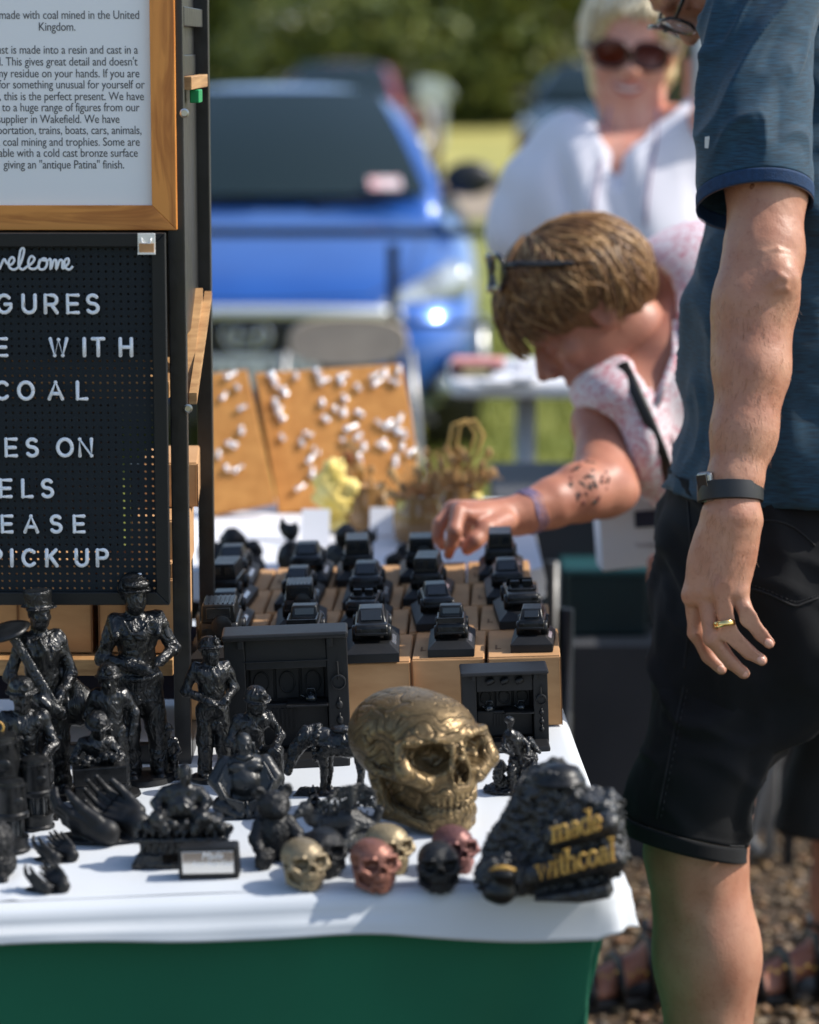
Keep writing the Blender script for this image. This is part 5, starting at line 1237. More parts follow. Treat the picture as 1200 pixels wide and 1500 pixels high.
# ---- cooking ranges
def kettle(g, x, y, z, r): g.lathe([(r * .8, 0), (r, r * .3), (r * .85, r * .9), (r * .4, r * 1.15), (r * .12, r * 1.2), (r * .14, r * 1.4)], 16, (x, y, z)); g.tube([(x - r * .8, y, z + r), (x - r * .5, y, z + r * 1.9), (x + r * .5, y, z + r * 1.9), (x + r * .8, y, z + r)], r * .1, 6); g.tube([(x - r * .8, y, z + r * .5), (x - r * 1.5, y, z + r)], r * .16, 6)
def range_(label, px, py, wpx, hpx, rz, big):
    t, h = place('cooking_range', label, 'model fireplace', px, py, hpx, rz); w_ = wpx / spot(px, py)[1]; mt = MT['coal_matt']
    d = .035; t.scale = (1, 1, 1)
    def P(name, *bx, bev=.001, par=t):
        g = G(); [g.box(c, s_) for c, s_ in bx]; return g.obj(name, mt, par, bevel=bev)
    P('back', ((0, d, h * .5), (w_, .008, h * .97)))
    for s_ in (-1, 1): P('side_pier', ((s_ * (w_ / 2 - w_ * .085), d / 2, h * .48), (w_ * .17, d, h * .94)))
    P('lintel', ((0, d / 2, h * .83), (w_ * .66, d * .9, h * .24)))
    P('mantel', ((0, d / 2 - .004, h * .975), (w_ * 1.02, d + .018, h * .05)), bev=.0025)
    for s_ in (-1, 1): P('bracket', ((s_ * w_ * .36, -.004, h * .92), (w_ * .05, .012, h * .07)))
    if big: P('inner_frame', ((0, .001, h * .77), (w_ * .70, .004, h * .012)), bev=.0005)
    P('hearth', ((0, -.012, h * .035), (w_ * .98, .05, h * .07)), bev=.002)
    P('oven_front', ((0, d * .72, h * .25), (w_ * .66, d * .5, h * .34)), bev=.0015)
    P('hob', ((w_ * .16, d * .25, h * .43), (w_ * .34, d * .9, h * .018)), bev=.0008)
    for k in (-1, 0, 1):
        g = G(); g.box((k * w_ * .21, d - .006, h * .57), (w_ * .19, .004, h * .26)); pn = g.obj('tile_panel', mt, t, bevel=.001)
        g = G(); g.tube([(k * w_ * .21 + w_ * .06 * math.cos(a), d - .0085, h * .57 + h * .08 * math.sin(a)) for a in [i * math.pi / 12 for i in range(25)]], .0011, 6, caps=False); g.obj('oval_moulding', mt, pn, smooth=True)
    g = G(); kettle(g, w_ * .19, d * .3, h * .44, w_ * .055); g.obj('kettle', mgl, t, smooth=True)
    if not big: g = G(); kettle(g, -w_ * .18, d * .3, h * .44, w_ * .06); g.obj('kettle', mgl, t, smooth=True)
    for k in range(6): G().box((-w_ * .12 + k * w_ * .035, d * .45, h * .30), (.0018, .003, h * .16)).obj('grate_bar', mt, t)
    # hanging pan and tools on the right pier
    g = G(); g.lathe([(w_ * .062, 0), (w_ * .062, .004), (w_ * .052, .0045), (w_ * .05, .002)], 20, (w_ * .42, -.001, h * .60), rot=(R(90), 0, 0)); g.tube([(w_ * .42, -.003, h * .62), (w_ * .415, -.003, h * .76)], .0014, 6); g.obj('hanging_pan', mt, t, smooth=True, angle=40)
    for z_ in (.42, .30, .20): g = G(); g.ball((w_ * .42, -.0005, h * z_), (w_ * .03, .003, h * .035), 12, 8); g.tube([(w_ * .42, -.002, h * z_), (w_ * .42, -.002, h * (z_ + .06))], .001, 6); g.obj('wall_tool', mt, t, smooth=True)
    if not big:
        for k, x in enumerate((-.17, .0, .17)): g = G(); g.tube([(w_ * x - .004, -.003, h * .84), (w_ * x + .004, -.003, h * .88)], .0035, 8); g.ball((w_ * x, -.002, h * .855), (.005, .003, .004), 10, 6); g.obj('mantel_jug', mt, t, smooth=True)
    return t, h, w_
t, h, w_ = range_('large black model cooking range with a mantel shelf behind the crouching miner', 425, 1114, 180, 190, 1.5, True)
t2, h2, w2 = range_('small black model cooking range leaning against the rightmost front box', 742, 1092, 126, 112, 1, False)
# ---- pit pony
t, h = place('pit_pony', 'black harnessed pit pony with its head down, left of the bronze skull', 'figurine', 482, 1162, 108, -10)
s = S((-.75, -.4, -.02), (.62, .4, 1.12), .013); s.k = .03
s.chain([(-.02, 0, .68), (.28, 0, .68), (.46, 0, .70)], [.17, .18, .17], .05); s.chain([(-.04, -.02, .76), (-.26, -.06, .80), (-.42, -.12, .60)], [.15, .12, .09], .04)
s.chain([(-.40, -.12, .64), (-.50, -.2, .36)], [.095, .05], .03); s.ball((-.50, -.21, .34), (.06, .06, .05))
for x, y in ((-.05, -.1), (-.02, .1), (.45, -.1), (.42, .1)): s.chain([(x, y, .58), (x + .02, y, .30), (x - .01, y, .08)], [.085, .05, .045], .03); s.cyl((x - .01, y, .0), (x - .01, y, .07), .065, .01, .01)
for t_ in (-1, 1): s.cap((-.34, -.1 + t_ * .06, .76), (-.33, -.1 + t_ * .08, .86), .03, .01)
s.chain([(-.12, -.02, .92), (-.28, -.07, .90), (-.40, -.12, .74)], [.04, .045, .03], .02)
for k in range(18):
    a = k * math.pi * 2 / 18; s.ball((-.13 + .03 * math.cos(a), .19 * math.sin(a), .70 + .23 * math.cos(a)), .038, .01)
s.chain([(-.1, -.18, .72), (.2, -.19, .66), (.5, -.17, .66)], [.018] * 3, .006); s.chain([(-.47, -.24, .52), (-.42, -.24, .50), (-.36, -.2, .60)], [.014] * 3, .005)
s.chain([(.60, 0, .72), (.66, 0, .5), (.64, 0, .3)], [.05, .06, .02], .03); s.ball((.2, 0, .88), (.14, .15, .05), .02)
s.box((.1, 0, .015), (1.1, .5, .03), rd=.01); s.crumple(24, .008, 3)
me = s.mesh('body'); me.transform(Matrix.Scale(h, 4)); link('body', me, MT['coal_figure'], t)
t, h = place('coal_cart', 'black coil of chain and tub hanging in front of the large range', 'ornament', 432, 1090, 40)
s = S((-.8, -.5, -.02), (1.0, .5, 1.0), .03); s.k = .03; s.ball((-.1, -.1, .62), (.55, .3, .26)); s.box((0, 0, .2), (.6, .5, .4), rd=.05); s.chain([(.4, -.2, .7), (.7, -.3, .5), (.85, -.3, .2)], [.1, .1, .08]); s.warp(lambda x, y, z: .05 * np.abs(nz(x, y, z, 9)))
me = s.mesh('body', 0); me.transform(Matrix.Scale(h, 4)); link('body', me, M('dusty coal resin', (.03, .03, .028), .4, col2=(.12, .11, .09), vs=120, thr=(.45, .7)), t); t['label'] = 'black lumpy coal tub ornament in front of the large range'

# ---- miners at the rock face
t, h = place('rock_face_group', 'black rough rock group with a miner bending over, between bronze skull and coal sign', 'figurine', 752, 1160, 122, 8)
s = S((-.42, -.36, -.02), (.42, .36, 1.04), .0085); s.k = .02
s.ball((0, .05, .04), (.36, .28, .07)); s.chain([(.10, .0, .1), (.16, .04, .36), (.10, .06, .52)], [.20, .15, .08], .05)
s.ball((-.16, -.10, .34), .085, .01); s.cap((-.14, -.04, .12), (-.2, -.1, .26), .09, .07)
s.chain([(.12, 0, .42), (.04, -.02, .62), (-.02, -.05, .70)], [.09, .10, .08], .02); add_head(s, (-.03, -.08, .84), basis((-.2, -1, -.5), (0, -.4, 1)), .55, fine=False); s.ball((-.03, -.07, .89), (.062, .07, .05), .005)
s.chain([(-.07, -.05, .70), (-.14, -.12, .56), (-.02, -.18, .50)], [.04, .035, .028], .01); s.chain([(.06, -.02, .70), (.18, -.08, .58), (.16, -.16, .48)], [.04, .035, .028], .01)
s.chain([(.08, 0, .40), (.22, -.12, .34), (.20, -.14, .14)], [.07, .06, .045], .01); s.chain([(.02, 0, .40), (-.04, -.16, .30), (-.02, -.16, .10)], [.07, .06, .045], .01)
s.cap((.10, -.2, .50), (.34, -.12, .42), .014, None, .003); s.cap((.22, .04, .60), (.32, 0, .46), .05, .03, .02)
s.warp(lambda x, y, z: (.022 * np.abs(nz(x, y, z, 16)) + .012 * nz(x, y, z, 40)) * np.where(z < .45, 1, .45)); s.half((0, 0, 0), (0, 0, -1))
me = s.mesh('body', 0); me.transform(Matrix.Scale(h, 4)); link('body', me, MT['coal_figure'], t)

# ---- the sign cut like a lump of coal
p, sc_ = spot(806, 1308); U = 1 / sc_
sg = thing('coal_sign', 'rough black coal rock sign with raised gold lettering near the table corner', 'sign', p, trot(R(-14)))
ln = Vector((math.cos(R(14)), 0, 0)).x
s = S((-.078, -.045, -.004), (.078, .06, .135), .0013); s.k = .004
poly = [(-.058, .0), (-.064, .02), (-.060, .045), (-.045, .062), (-.035, .085), (-.028, .100), (-.004, .110), (.018, .104), (.028, .088), (.050, .086), (.060, .074), (.064, .050), (.068, .040), (.066, .022), (.030, .008), (.0, .0)]
pa = np.array(poly)
def slab(X, Y, Z):
    d = np.full(X.shape, 1e9, np.float32); sgn = np.ones(X.shape, np.float32); n = len(pa)
    for i in range(n):
        a, b_ = pa[i], pa[i - 1]; e = b_ - a; wx, wz = X - a[0], Z - a[1]; c = np.clip((wx * e[0] + wz * e[1]) / e.dot(e), 0, 1)
        d = np.minimum(d, (wx - e[0] * c) ** 2 + (wz - e[1] * c) ** 2)
        c1 = Z >= a[1]; c2 = Z < b_[1]; c3 = e[0] * wz > e[1] * wx
        sgn = np.where((c1 & c2 & c3) | (~c1 & ~c2 & ~c3), -sgn, sgn)
    d2 = sgn * np.sqrt(d); yy = Y - .25 * (Z) ; dz = np.abs(yy - .006) - .024
    return np.minimum(np.maximum(d2 + .004, dz + .004), 0) + np.sqrt(np.maximum(d2 + .004, 0) ** 2 + np.maximum(dz + .004, 0) ** 2) - .004
s.put((-.078, -.045, -.004), (.078, .06, .125), slab)
s.ball((-.040, -.018, .018), (.024, .020, .020), .008)
s.warp(lambda x, y, z: .0045 * np.abs(nz(x, y, z + .4 * x, 55)) + .0068 * np.abs(nz(x, y, z, 120, 2)) + .0040 * np.abs(nz(x, y, z, 260, 4)) + .0014 * nz(x, y, z, 380, 5) - .0036)
# flat band that carries the words
for z0, x0, x1 in ((.0305, -.012, .062), (.0625, .008, .056)):
    s.cap((x0, -.0135, z0 - (.062 - x0) * .20 + .004), (x1, -.0135 + .002, z0 + .006), .0105, None, .006)
s.box((.025, -.018, .004), (.07, .022, .012), rot=(0, R(-12), 0), rd=.003, k=.004)
s.half((0, 0, 0), (0, 0, -1)); me = s.mesh('rock', 0); mrock = M('crumbly coal', (.014, .015, .016), .36, col2=(.07, .072, .072), vs=260, thr=(.5, .8), bump=.3, bs=300); n_, L_, p_ = nodes(mrock)
vo = n_.new('ShaderNodeTexVoronoi'); vo.inputs['Scale'].default_value = 230; tc_ = n_.new('ShaderNodeTexCoord'); L_.new(tc_.outputs['Object'], vo.inputs[0]); bb_ = n_.new('ShaderNodeBump'); bb_.inputs['Strength'].default_value = .8; bb_.inputs['Distance'].default_value = .0016
L_.new(vo.outputs['Distance'], bb_.inputs['Height']); L_.new(p_.inputs['Normal'].links[0].from_socket, bb_.inputs['Normal']); L_.new(bb_.outputs[0], p_.inputs['Normal'])
link('rock', me, mrock, sg)
s = S((-.06, -.05, -.05), (.06, .05, .05), .0016); s.k = .006
s.ball((0, 0, 0), (.021, .020, .014)); s.cyl((0, 0, -.004), (0, 0, .0), .0245, .002, .004); s.ball((-.017, -.010, .004), .006, .003); s.cap((-.024, -.008, -.006), (-.034, .004, -.02), .010, .012)
s.obj('miner_helmet', MT['coal'], sg, loc=(.006, .024, .099))
s = S((-.04, -.04, -.04), (.04, .04, .04), .0014); s.k = .004; s.ball((0, 0, 0), (.012, .012, .011)); s.ball((-.004, 0, -.014), (.016, .014, .012), .006); s.ball((.0, -.002, .004), (.013, .013, .007), .003); s.warp(lambda x, y, z: .002 * nz(x, y, z, 90))
s.obj('small_miner_head', MT['coal'], sg, loc=(-.034, -.034, .024))
G().tube([(-.044, -.046, .0325), (-.037, -.049, .036), (-.028, -.049, .0362), (-.021, -.046, .0335)], [.0012, .0022, .0022, .0012], 8).obj('gold_arc', MT['gold'], sg, smooth=True)
LC = {  # lower-case strokes (x, z), x-height .62
 'm': (1.0, [[(.08, 0), (.08, .62)], [(.08, .48), (.2, .62), (.38, .60), (.44, .46), (.44, 0)], [(.44, .48), (.56, .62), (.76, .60), (.84, .46), (.84, 0)]], [(.08, 0), (.44, 0), (.84, 0), (.05, .62)]),
 'a': (.60, [[(.1, .50), (.22, .62), (.38, .60), (.44, .48), (.44, .06), (.54, .0)], [(.44, .36), (.2, .34), (.06, .2), (.1, .03), (.26, 0), (.44, .12)]], []),
 'd': (.66, [[(.50, 1), (.50, 0)], arc(.28, .31, .23, .31, 0, 360, 14)], [(.42, 1), (.56, 0)]),
 'e': (.56, [[(.08, .33), (.46, .35)] + arc(.28, .31, .21, .30, 10, 325, 12)], []),
 'w': (.92, [[(.04, .62), (.24, 0), (.44, .58), (.64, 0), (.84, .62)]], [(.04, .62), (.84, .62)]),
 'i': (.30, [[(.14, 0), (.14, .62)], [(.14, .86), (.141, .87)]], [(.14, 0), (.10, .62)]),
 't': (.40, [[(.18, .86), (.18, .1), (.26, 0), (.36, .05)], [(.04, .62), (.34, .62)]], []),
 'h': (.68, [[(.1, 0), (.1, 1)], [(.1, .46), (.24, .62), (.42, .60), (.50, .46), (.50, 0)]], [(.1, 0), (.50, 0), (.06, 1)]),
 'c': (.54, [arc(.28, .31, .23, .31, 45, 320, 12)], []),
 'o': (.62, [arc(.29, .31, .24, .31, 0, 360, 16)], []),
 'l': (.32, [[(.14, 0), (.14, 1)]], [(.14, 0), (.10, 1)])}
CX = .80
def words(txt, x, z, hgt, slope, y):
    for ch in txt:
        wd, st, ser = LC[ch]; g = G()
        def T(u, v): return (x + u * CX * hgt * math.cos(slope), y, z + v * hgt + u * CX * hgt * math.sin(slope))
        for q in st: g.tube([T(u, v) for u, v in q], hgt * .080, 8, up=(0, 1, 0), flat=1)
        for u, v in ser: g.box(T(u, v), (hgt * .26, hgt * .14, hgt * .06), rot=(0, -slope, 0))
        g.obj('gold_letter', MT['gold'], sg, smooth=True, angle=50)
        x += wd * CX * hgt * math.cos(slope); z += wd * CX * hgt * math.sin(slope)
words('made', .0095, .0550, .0205, R(17), -.0290)
words('with', -.0055, .0200, .0210, R(16), -.0290)
words('coal', .0315, .0310, .0210, R(16), -.0290)

# ---- dark figures standing behind the toy cars
for i, (px_, py_, hp, lab) in enumerate(((428, 828, 78, 'black sitting cat silhouette behind the second column of toy cars'), (500, 832, 74, 'black hunched bird figure behind the middle column of toy cars'), (330, 826, 66, 'black rounded figure behind the leftmost column of toy cars'),
        (541, 822, 52, 'black slim figure with raised arms behind the middle toy cars'), (588, 826, 40, 'black low domed figure behind the fourth column of toy cars'), (365, 826, 44, 'black low rough figure behind the leftmost toy cars'), (445, 840, 34, 'black squat figure beside the sitting cat silhouette'))):
    p, s_ = spot(px_, py_ + 26); t = thing('dark_figure', lab, 'figurine', p, trot(R(20 * i)), 'dark figures behind the toy cars'); h = (hp + 26) / s_
    s = S((-.5, -.5, -.02), (.5, .5, 1.05), .024); s.k = .04
    if i in (0,): s.ball((0, 0, .3), (.2, .26, .3)); s.ball((0, -.1, .74), (.13, .14, .13)); [s.cap((a * .08, -.1, .82), (a * .1, -.1, .95), .05, .01) for a in (-1, 1)]; s.chain([(.1, .2, .1), (.3, .1, .06), (.3, -.1, .06)], [.05, .045, .03])
    elif i == 1: s.ball((0, 0, .34), (.26, .34, .3)); s.ball((.05, -.16, .76), (.17, .18, .16)); s.cap((.05, -.3, .74), (.06, -.42, .68), .06, .02); s.cap((0, .2, .2), (0, .42, .1), .1, .05)
    elif i == 3: s.chain([(0, 0, .05), (0, 0, .4), (0, 0, .7)], [.14, .08, .1]); s.ball((0, 0, .86), .1); [s.chain([(a * .08, 0, .68), (a * .26, 0, .72), (a * .3, 0, .92)], [.05, .04, .03]) for a in (-1, 1)]
    else: s.ball((0, 0, .3), (.42, .36, .32)); s.ball((.1, -.1, .6), (.22, .22, .26)); s.ball((-.2, .1, .5), (.18, .2, .2))
    s.cyl((0, 0, 0), (0, 0, .06), .3, .01); s.crumple(9, .03, i); me = s.mesh('body'); me.transform(Matrix.Scale(h, 4)); link('body', me, MT['coal_matt'], t)
# ================================================================== THINGS BEHIND THE STALL
mcl2 = M('white cover cloth', (.76, .77, .80), .8, col2=(.70, .71, .75), vs=6, bump=.1, bs=300)
def roundrect(x0, y0, x1, y1, r, n=6):
    o = []
    for cx, cy, a0 in ((x1 - r, y0 + r, -90), (x1 - r, y1 - r, 0), (x0 + r, y1 - r, 90), (x0 + r, y0 + r, 180)):
        o += [(cx + r * math.cos(R(a0 + 90 * i / n)), cy + r * math.sin(R(a0 + 90 * i / n))) for i in range(n + 1)]
    return o
def cloth_block(name, label, cat, x0, y0, x1, y1, z0, z1, m, amp=.006, nseg=14, seed=1, rr=.05):
    t = thing(name, label, cat, ((x0 + x1) / 2, (y0 + y1) / 2, z0)); cx, cy = t.location.x, t.location.y
    P = roundrect(x0 - cx, y0 - cy, x1 - cx, y1 - cy, rr); D = []
    for i in range(len(P)):
        a, b = Vector(P[i]), Vector(P[(i + 1) % len(P)]); k = max(1, int((b - a).length / .02)); D += [a.lerp(b, j / k) for j in range(k)]
    n = len(D); V = []; H = z1 - z0
    for j in range(nseg + 1):
        v = j / nseg
        for i, p in enumerate(D):
            q = p.normalized() * (amp * v * (math.sin(i * .45 + seed) + .6 * math.sin(i * .19 + seed * 2) + .5 * math.sin(i * 1.1 + v * 2)) + .01 * v); V.append((p.x + q.x, p.y + q.y, H * (1 - v)))
    Fc = [(j * n + i, (j + 1) * n + i, (j + 1) * n + (i + 1) % n, j * n + (i + 1) % n) for j in range(nseg) for i in range(n)]
    c = len(V); V.append((0, 0, H)); Fc += [(c, i, (i + 1) % n) for i in range(n)]
    link('cover', mesh_from('cover', V, Fc), m, t, angle=50); return t
a = on(200, 838, .74); b = on(797, 838, .74); c = on(700, 735, .74)
rt = cloth_block('rear_table', 'second table under a white cloth directly behind the toy cars', 'table', a.x, a.y, b.x, c.y + .02, .70, .742, mcl2, .002, 6, 2, .04)
g = G(); g.box((0, 0, -.035), ((b.x - a.x) - .03, (c.y - a.y) - .03, .03)); g.obj('tabletop', MT['blackmetal'], rt)
for s_ in (-1, 1):
    for q in (-1, 1): G().tube([(s_ * .33, q * .2, -.70), (s_ * .33, q * .2, -.04)], .012, 8).obj('leg', MT['blackmetal'], rt, smooth=True)

# tan display boards with shiny trinkets
mtan = M('tan felt board', srgb(208, 146, 76), .9, col2=srgb(190, 128, 62), vs=40, bump=.2, bs=300, sheen=.1)
mshine = M('shiny trinket', (1, 1, 1), .22, .5, coat=1)
msteel2 = M('bright silver trinket', (1, 1, 1), .27, 1)
TR = [(140, 415), (185, 465), (120, 505), (195, 550), (205, 650), (175, 705), (108, 750), (150, 805), (182, 807), (288, 903), (322, 908), (318, 380), (338, 405), (358, 438), (386, 462), (345, 508), (355, 540), (375, 565), (430, 390), (528, 385), (538, 412), (615, 390), (625, 415), (700, 440), (755, 390), (765, 420), (810, 380), (865, 372), (860, 415), (545, 505), (565, 570), (600, 530), (640, 485), (635, 545), (710, 550), (495, 635), (460, 672), (528, 708), (490, 742), (380, 650), (650, 608), (645, 668), (690, 645), (722, 690), (705, 742), (795, 590), (820, 600), (868, 580), (868, 620), (895, 640), (785, 672), (815, 685), (885, 690), (915, 712), (855, 755), (505, 802), (440, 858)]
def board(label, corners, s, lean, pts):
    o = at(*corners[0], s); o = Vector((o.x, o.y, .745)); t = thing('display_board', label, 'display board', o, (R(-lean), 0, 0), 'tan boards behind the toy cars')
    q = lambda px, py: ((px - corners[0][0]) / s, (corners[0][1] - py) / s / (math.cos(R(lean)) + .10 * math.sin(R(lean))))
    G().prism([q(*c) for c in corners], 0, .014, 'y').obj('panel', mtan, t, bevel=.002)
    for i, (px, py) in enumerate(pts):
        x, z = q(px, py); rr = random.uniform(.0045, .0066); g = G()
        e = random.uniform(-1.2, 1.2); L = random.uniform(1.4, 2.2) * rr; dx, dz = math.sin(e) * L, math.cos(e) * L
        g.ball((x, -.004, z), (rr, rr * .5, rr), 10, 6, rot=(random.random(), random.random(), 0)); g.ball((x + dx, -.0035, z + dz), (rr * .8, rr * .4, rr * .8), 10, 6, rot=(random.random(), .3, 0))
        g.tube([(x, -.004, z), (x + dx, -.004, z + dz)], rr * .35, 5); g.obj('trinket', [mshine, msteel2, msteel2][i % 3], t, smooth=True)
cv = [(280 + x / 2.857, 420 + y / 2.857) for x, y in TR]
board('wide tan board dotted with shiny trinkets, leaning behind the toy cars', [(408, 752), (618, 738), (603, 610), (588, 534), (368, 548)], 914, 33, [p for p in cv if p[0] > 372])
board('narrow tan board with fewer shiny trinkets, beside the rack', [(296, 768), (404, 746), (357, 552), (290, 560)], 922, 30, [p for p in cv if p[0] <= 372][:12])

# white cards, jars and dried flowers on that table
mcard = M('white card', (.82, .82, .85), .6)
def card(label, px, py, w_, h_, s, rz=0, ln=20):
    p = on(px, py, .745); t = thing('white_card', label, 'card', p, (R(-ln), 0, R(rz)), 'white cards on the rear table'); g = G(); g.box((0, 0, h_ / s / 2), (w_ / s, .004, h_ / s)); g.obj('sheet', mcard, t, bevel=.0006)
    G().box((0, .02, h_ / s * .3), (w_ / s * .4, .003, h_ / s * .55), rot=(R(25), 0, 0)).obj('stand', mcard, t)
card('white card in front of the yellow ornament, left one', 462, 800, 40, 56, 950, 0, 30)
card('white card to the right of the yellow ornament', 572, 785, 62, 44, 960, -3, 30)
card('low white card under the jar of dried flowers', 640, 800, 70, 34, 960, 4, 60)
card('flat white card beside the narrow tan board', 390, 790, 95, 30, 940, -8, 70)
def lump(name, label, cat, px, py, hp, s, balls, mt, cr=(14, .02)):
    p = on(px, py, .745); t = thing(name, label, cat, p); h = hp / s; sd = S((-.8, -.6, -.02), (.8, .6, 1.05), .03); sd.k = .05
    for c_, r_ in balls: sd.ball(c_, r_)
    sd.crumple(*cr); sd.half((0, 0, 0), (0, 0, -1)); me = sd.mesh('body'); me.transform(Matrix.Scale(h, 4)); link('body', me, mt, t); return t, h
myel = M('yellow felt', srgb(238, 206, 96), .85, col2=srgb(244, 226, 150), vs=30, bump=.3, bs=200)
t, h = lump('yellow_ornament', 'yellow fabric flower ornament in front of the wide tan board', 'ornament', 494, 778, 108, 930, [((0, 0, .12), (.18, .16, .14)), ((.04, 0, .40), (.26, .2, .22)), ((-.10, -.05, .62), (.22, .18, .20)), ((.16, 0, .60), (.16, .16, .14)), ((-.02, 0, .84), (.16, .14, .14)), ((-.26, 0, .46), (.10, .1, .1))], myel, (9, .05))
# dried flower jar
mdry = M('dried stems', srgb(160, 120, 78), .85, col2=srgb(196, 160, 108), vs=40); mstraw = M('straw', srgb(196, 160, 92), .8); mpeach = M('peach dried heads', srgb(214, 164, 108), .85, col2=srgb(190, 128, 80), vs=60, bump=.5, bs=150)
def flowers(label, px, py, s, hp, heads, ribbon=False, jar=True, nst=46, sp=.06):
    p = on(px, py, .745); t = thing('dried_flowers', label, 'dried flowers', p); h = hp / s
    if jar: G().lathe([(.030, 0), (.036, .004), (.038, .03), (.036, .055), (.030, .066), (.032, .07), (.026, .07)], 24).obj('jar', M('amber jar', srgb(150, 112, 66), .2, coat=.5), t, smooth=True)
    g = G()
    for i in range(nst):
        a = random.uniform(0, 6.28); r_ = sp * random.uniform(.2, 1); x, y = math.cos(a) * r_, math.sin(a) * r_ * .6; z = h * random.uniform(.55, 1)
        g.tube([(x * .15, y * .15, .03), (x * .5, y * .5, z * .6), (x, y, z), (x * 1.25, y * 1.2, z * random.uniform(.85, 1.02))], [.0014, .0012, .001, .0006], 4)
        if i % 2 == 0: g.ball((x, y, z), (.0055, .0055, .008), 6, 4)
    tag(g.obj('stems', mdry, t), kind='stuff')
    for i, (x, z, r_, mt) in enumerate(heads):
        sd = S((-.03, -.03, -.03), (.03, .03, .03), .0028); sd.k = .003; sd.ball((0, 0, 0), r_ * .7)
        for k in range(9): v = Vector(RNG.normal(0, 1, 3)).normalized() * r_ * .6; sd.ball(v, r_ * .4)
        sd.obj('flower_head', mt, t, loc=(x, -.02 + .008 * (i % 3), z))
    if ribbon:
        for dx in (0, .012): G().tube([(.015 + dx, 0, .09), (-.012 + dx, -.005, .135), (-.006 + dx, 0, .165), (.016 + dx, .005, .172), (.030 + dx, 0, .15), (.020 + dx, -.005, .12), (-.004 + dx, 0, .095)], [.004, .005, .0045, .004, .0045, .005, .004], 8, flat=.5).obj('ribbon_loop', mstraw, t, smooth=True)
flowers('jar of brown dried flowers with peach heads left of the reaching hand', 612, 792, 960, 120, [(-.012, .075, .014, mpeach), (.008, .082, .012, mpeach), (.0, .062, .013, mpeach), (-.022, .055, .012, myel), (.016, .06, .010, mpeach)])
flowers('bunch of brown dried flowers under a straw ribbon loop, behind the reaching hand', 668, 778, 930, 118, [(.03, .055, .012, myel), (-.03, .03, .011, mpeach)], True, True, 70, .062)
flowers('small bunch of dark dried flowers between the yellow ornament and the peach ones', 534, 775, 930, 92, [(-.004, .062, .010, mpeach), (.01, .045, .010, myel)], nst=26, sp=.024)
flowers('sparse wiry dried sprig in front of the wide tan board', 508, 770, 920, 120, [(.0, .11, .012, M('rust head', srgb(130, 78, 48), .9))], nst=14, sp=.02, jar=False)

# ---- right folding table with a pink box and papers
mplw = M('white plastic tabletop', (.74, .74, .76), .45, bump=.05)
e0 = on(672, 560, .74); tb = thing('folding_table', 'white plastic folding table with grey legs behind the bending woman', 'table', (e0.x + .40, e0.y + .22, 0))
g = G(); P = roundrect(-.42, -.24, .70, .28, .05); g.prism(P, .705, .742, 'z'); g.obj('tabletop', mplw, tb, bevel=.012, seg=3)
mlg = M('grey powder steel', (.36, .37, .38), .4, .3)
for x in (-.24, .5):
    for y in (-.17, .2): g = G(); g.tube([(x, y, .70), (x - .002, y, 0)], .017, 10); g.obj('leg', mlg, tb, smooth=True)
    G().tube([(x, -.17, .12), (x, .2, .12)], .011, 8).obj('crossbar', mlg, tb, smooth=True)
G().tube([(-.24, -.17, .50), (.0, -.12, .58), (.22, -.05, .70)], .013, 8).obj('brace', mlg, tb, smooth=True)
G().box((-.24, -.175, .48), (.05, .05, .07)).obj('joint', MT['blackmetal'], tb, bevel=.01)
p = on(700, 548, .744); s_ = scl(p); t = thing('pink_box', 'pink flat box with a dark stripe at the left end of the folding table', 'box', p, (0, 0, R(-6)))
G().box((0, 0, .030), (.115, .09, .012)).obj('lid', M('pink lid', srgb(222, 150, 142), .5), t, bevel=.002); G().box((0, 0, .013), (.12, .094, .020)).obj('tray', M('maroon tray', srgb(116, 48, 52), .5, col2=(.02, .02, .02), vs=18), t, bevel=.002); G().box((0, -.048, .012), (.06, .003, .012)).obj('stripe', M('cream stripe', srgb(214, 196, 140), .6), t)
for i, (px, py, w_, d_, h_, lab) in enumerate(((752, 556, .10, .10, .012, 'stack of white papers beside the pink box'), (790, 542, .12, .12, .020, 'white tray of papers at the back of the folding table'), (722, 562, .07, .05, .010, 'small cream box in front of the pink box'))):
    p = on(px, py, .744); t = thing('paper_stack', lab, 'papers', p, (0, 0, R(10 * i - 8)))
    for k in range(3): G().box((.003 * k, .002 * k, h_ * (k + .5) / 3), (w_, d_, h_ / 3 - .0008), rot=(0, 0, R(3 * k))).obj('sheet', mcard, t)

# ---- black covered stands and teal crate behind the box rows
mblk = M('black cover cloth', (.020, .020, .023), .85, col2=(.032, .031, .034), vs=5, bump=.25, bs=40, bd=.004, sheen=.1)
f0 = on(724, 1215, 0); f1 = on(1010, 1215, 0)
cloth_block('black_covered_table', 'table under a black floor-length cover behind the right end of the toy cars', 'table', f0.x, f0.y, f1.x + .3, f0.y + .5, .0, .64, mblk, .012, 20, 3)
f0 = on(815, 1245, 0); f1 = on(985, 1245, 0)
cloth_block('black_covered_stand', 'low black covered stand carrying the dark teal crate', 'stand', f0.x, f0.y - .05, f1.x, f0.y + .26, .0, .40, mblk, .010, 16, 5, .03)
p = at(888, 935, scl(Vector((0, f0.y + .06, .4)))); t = thing('teal_crate', 'dark teal crate with a paler rim on the low black stand', 'crate', (p.x, f0.y + .08, .402))
mteal = M('dark teal plastic', srgb(12, 40, 44), .45, col2=srgb(10, 32, 36), vs=6)
g = G(); g.box((0, 0, .06), (.15, .12, .12), taper=1.06); g.obj('body', mteal, t, bevel=.008); g = G(); g.box((0, 0, .124), (.17, .14, .014)); g.obj('rim', M('teal rim', srgb(34, 74, 78), .4), t, bevel=.004)
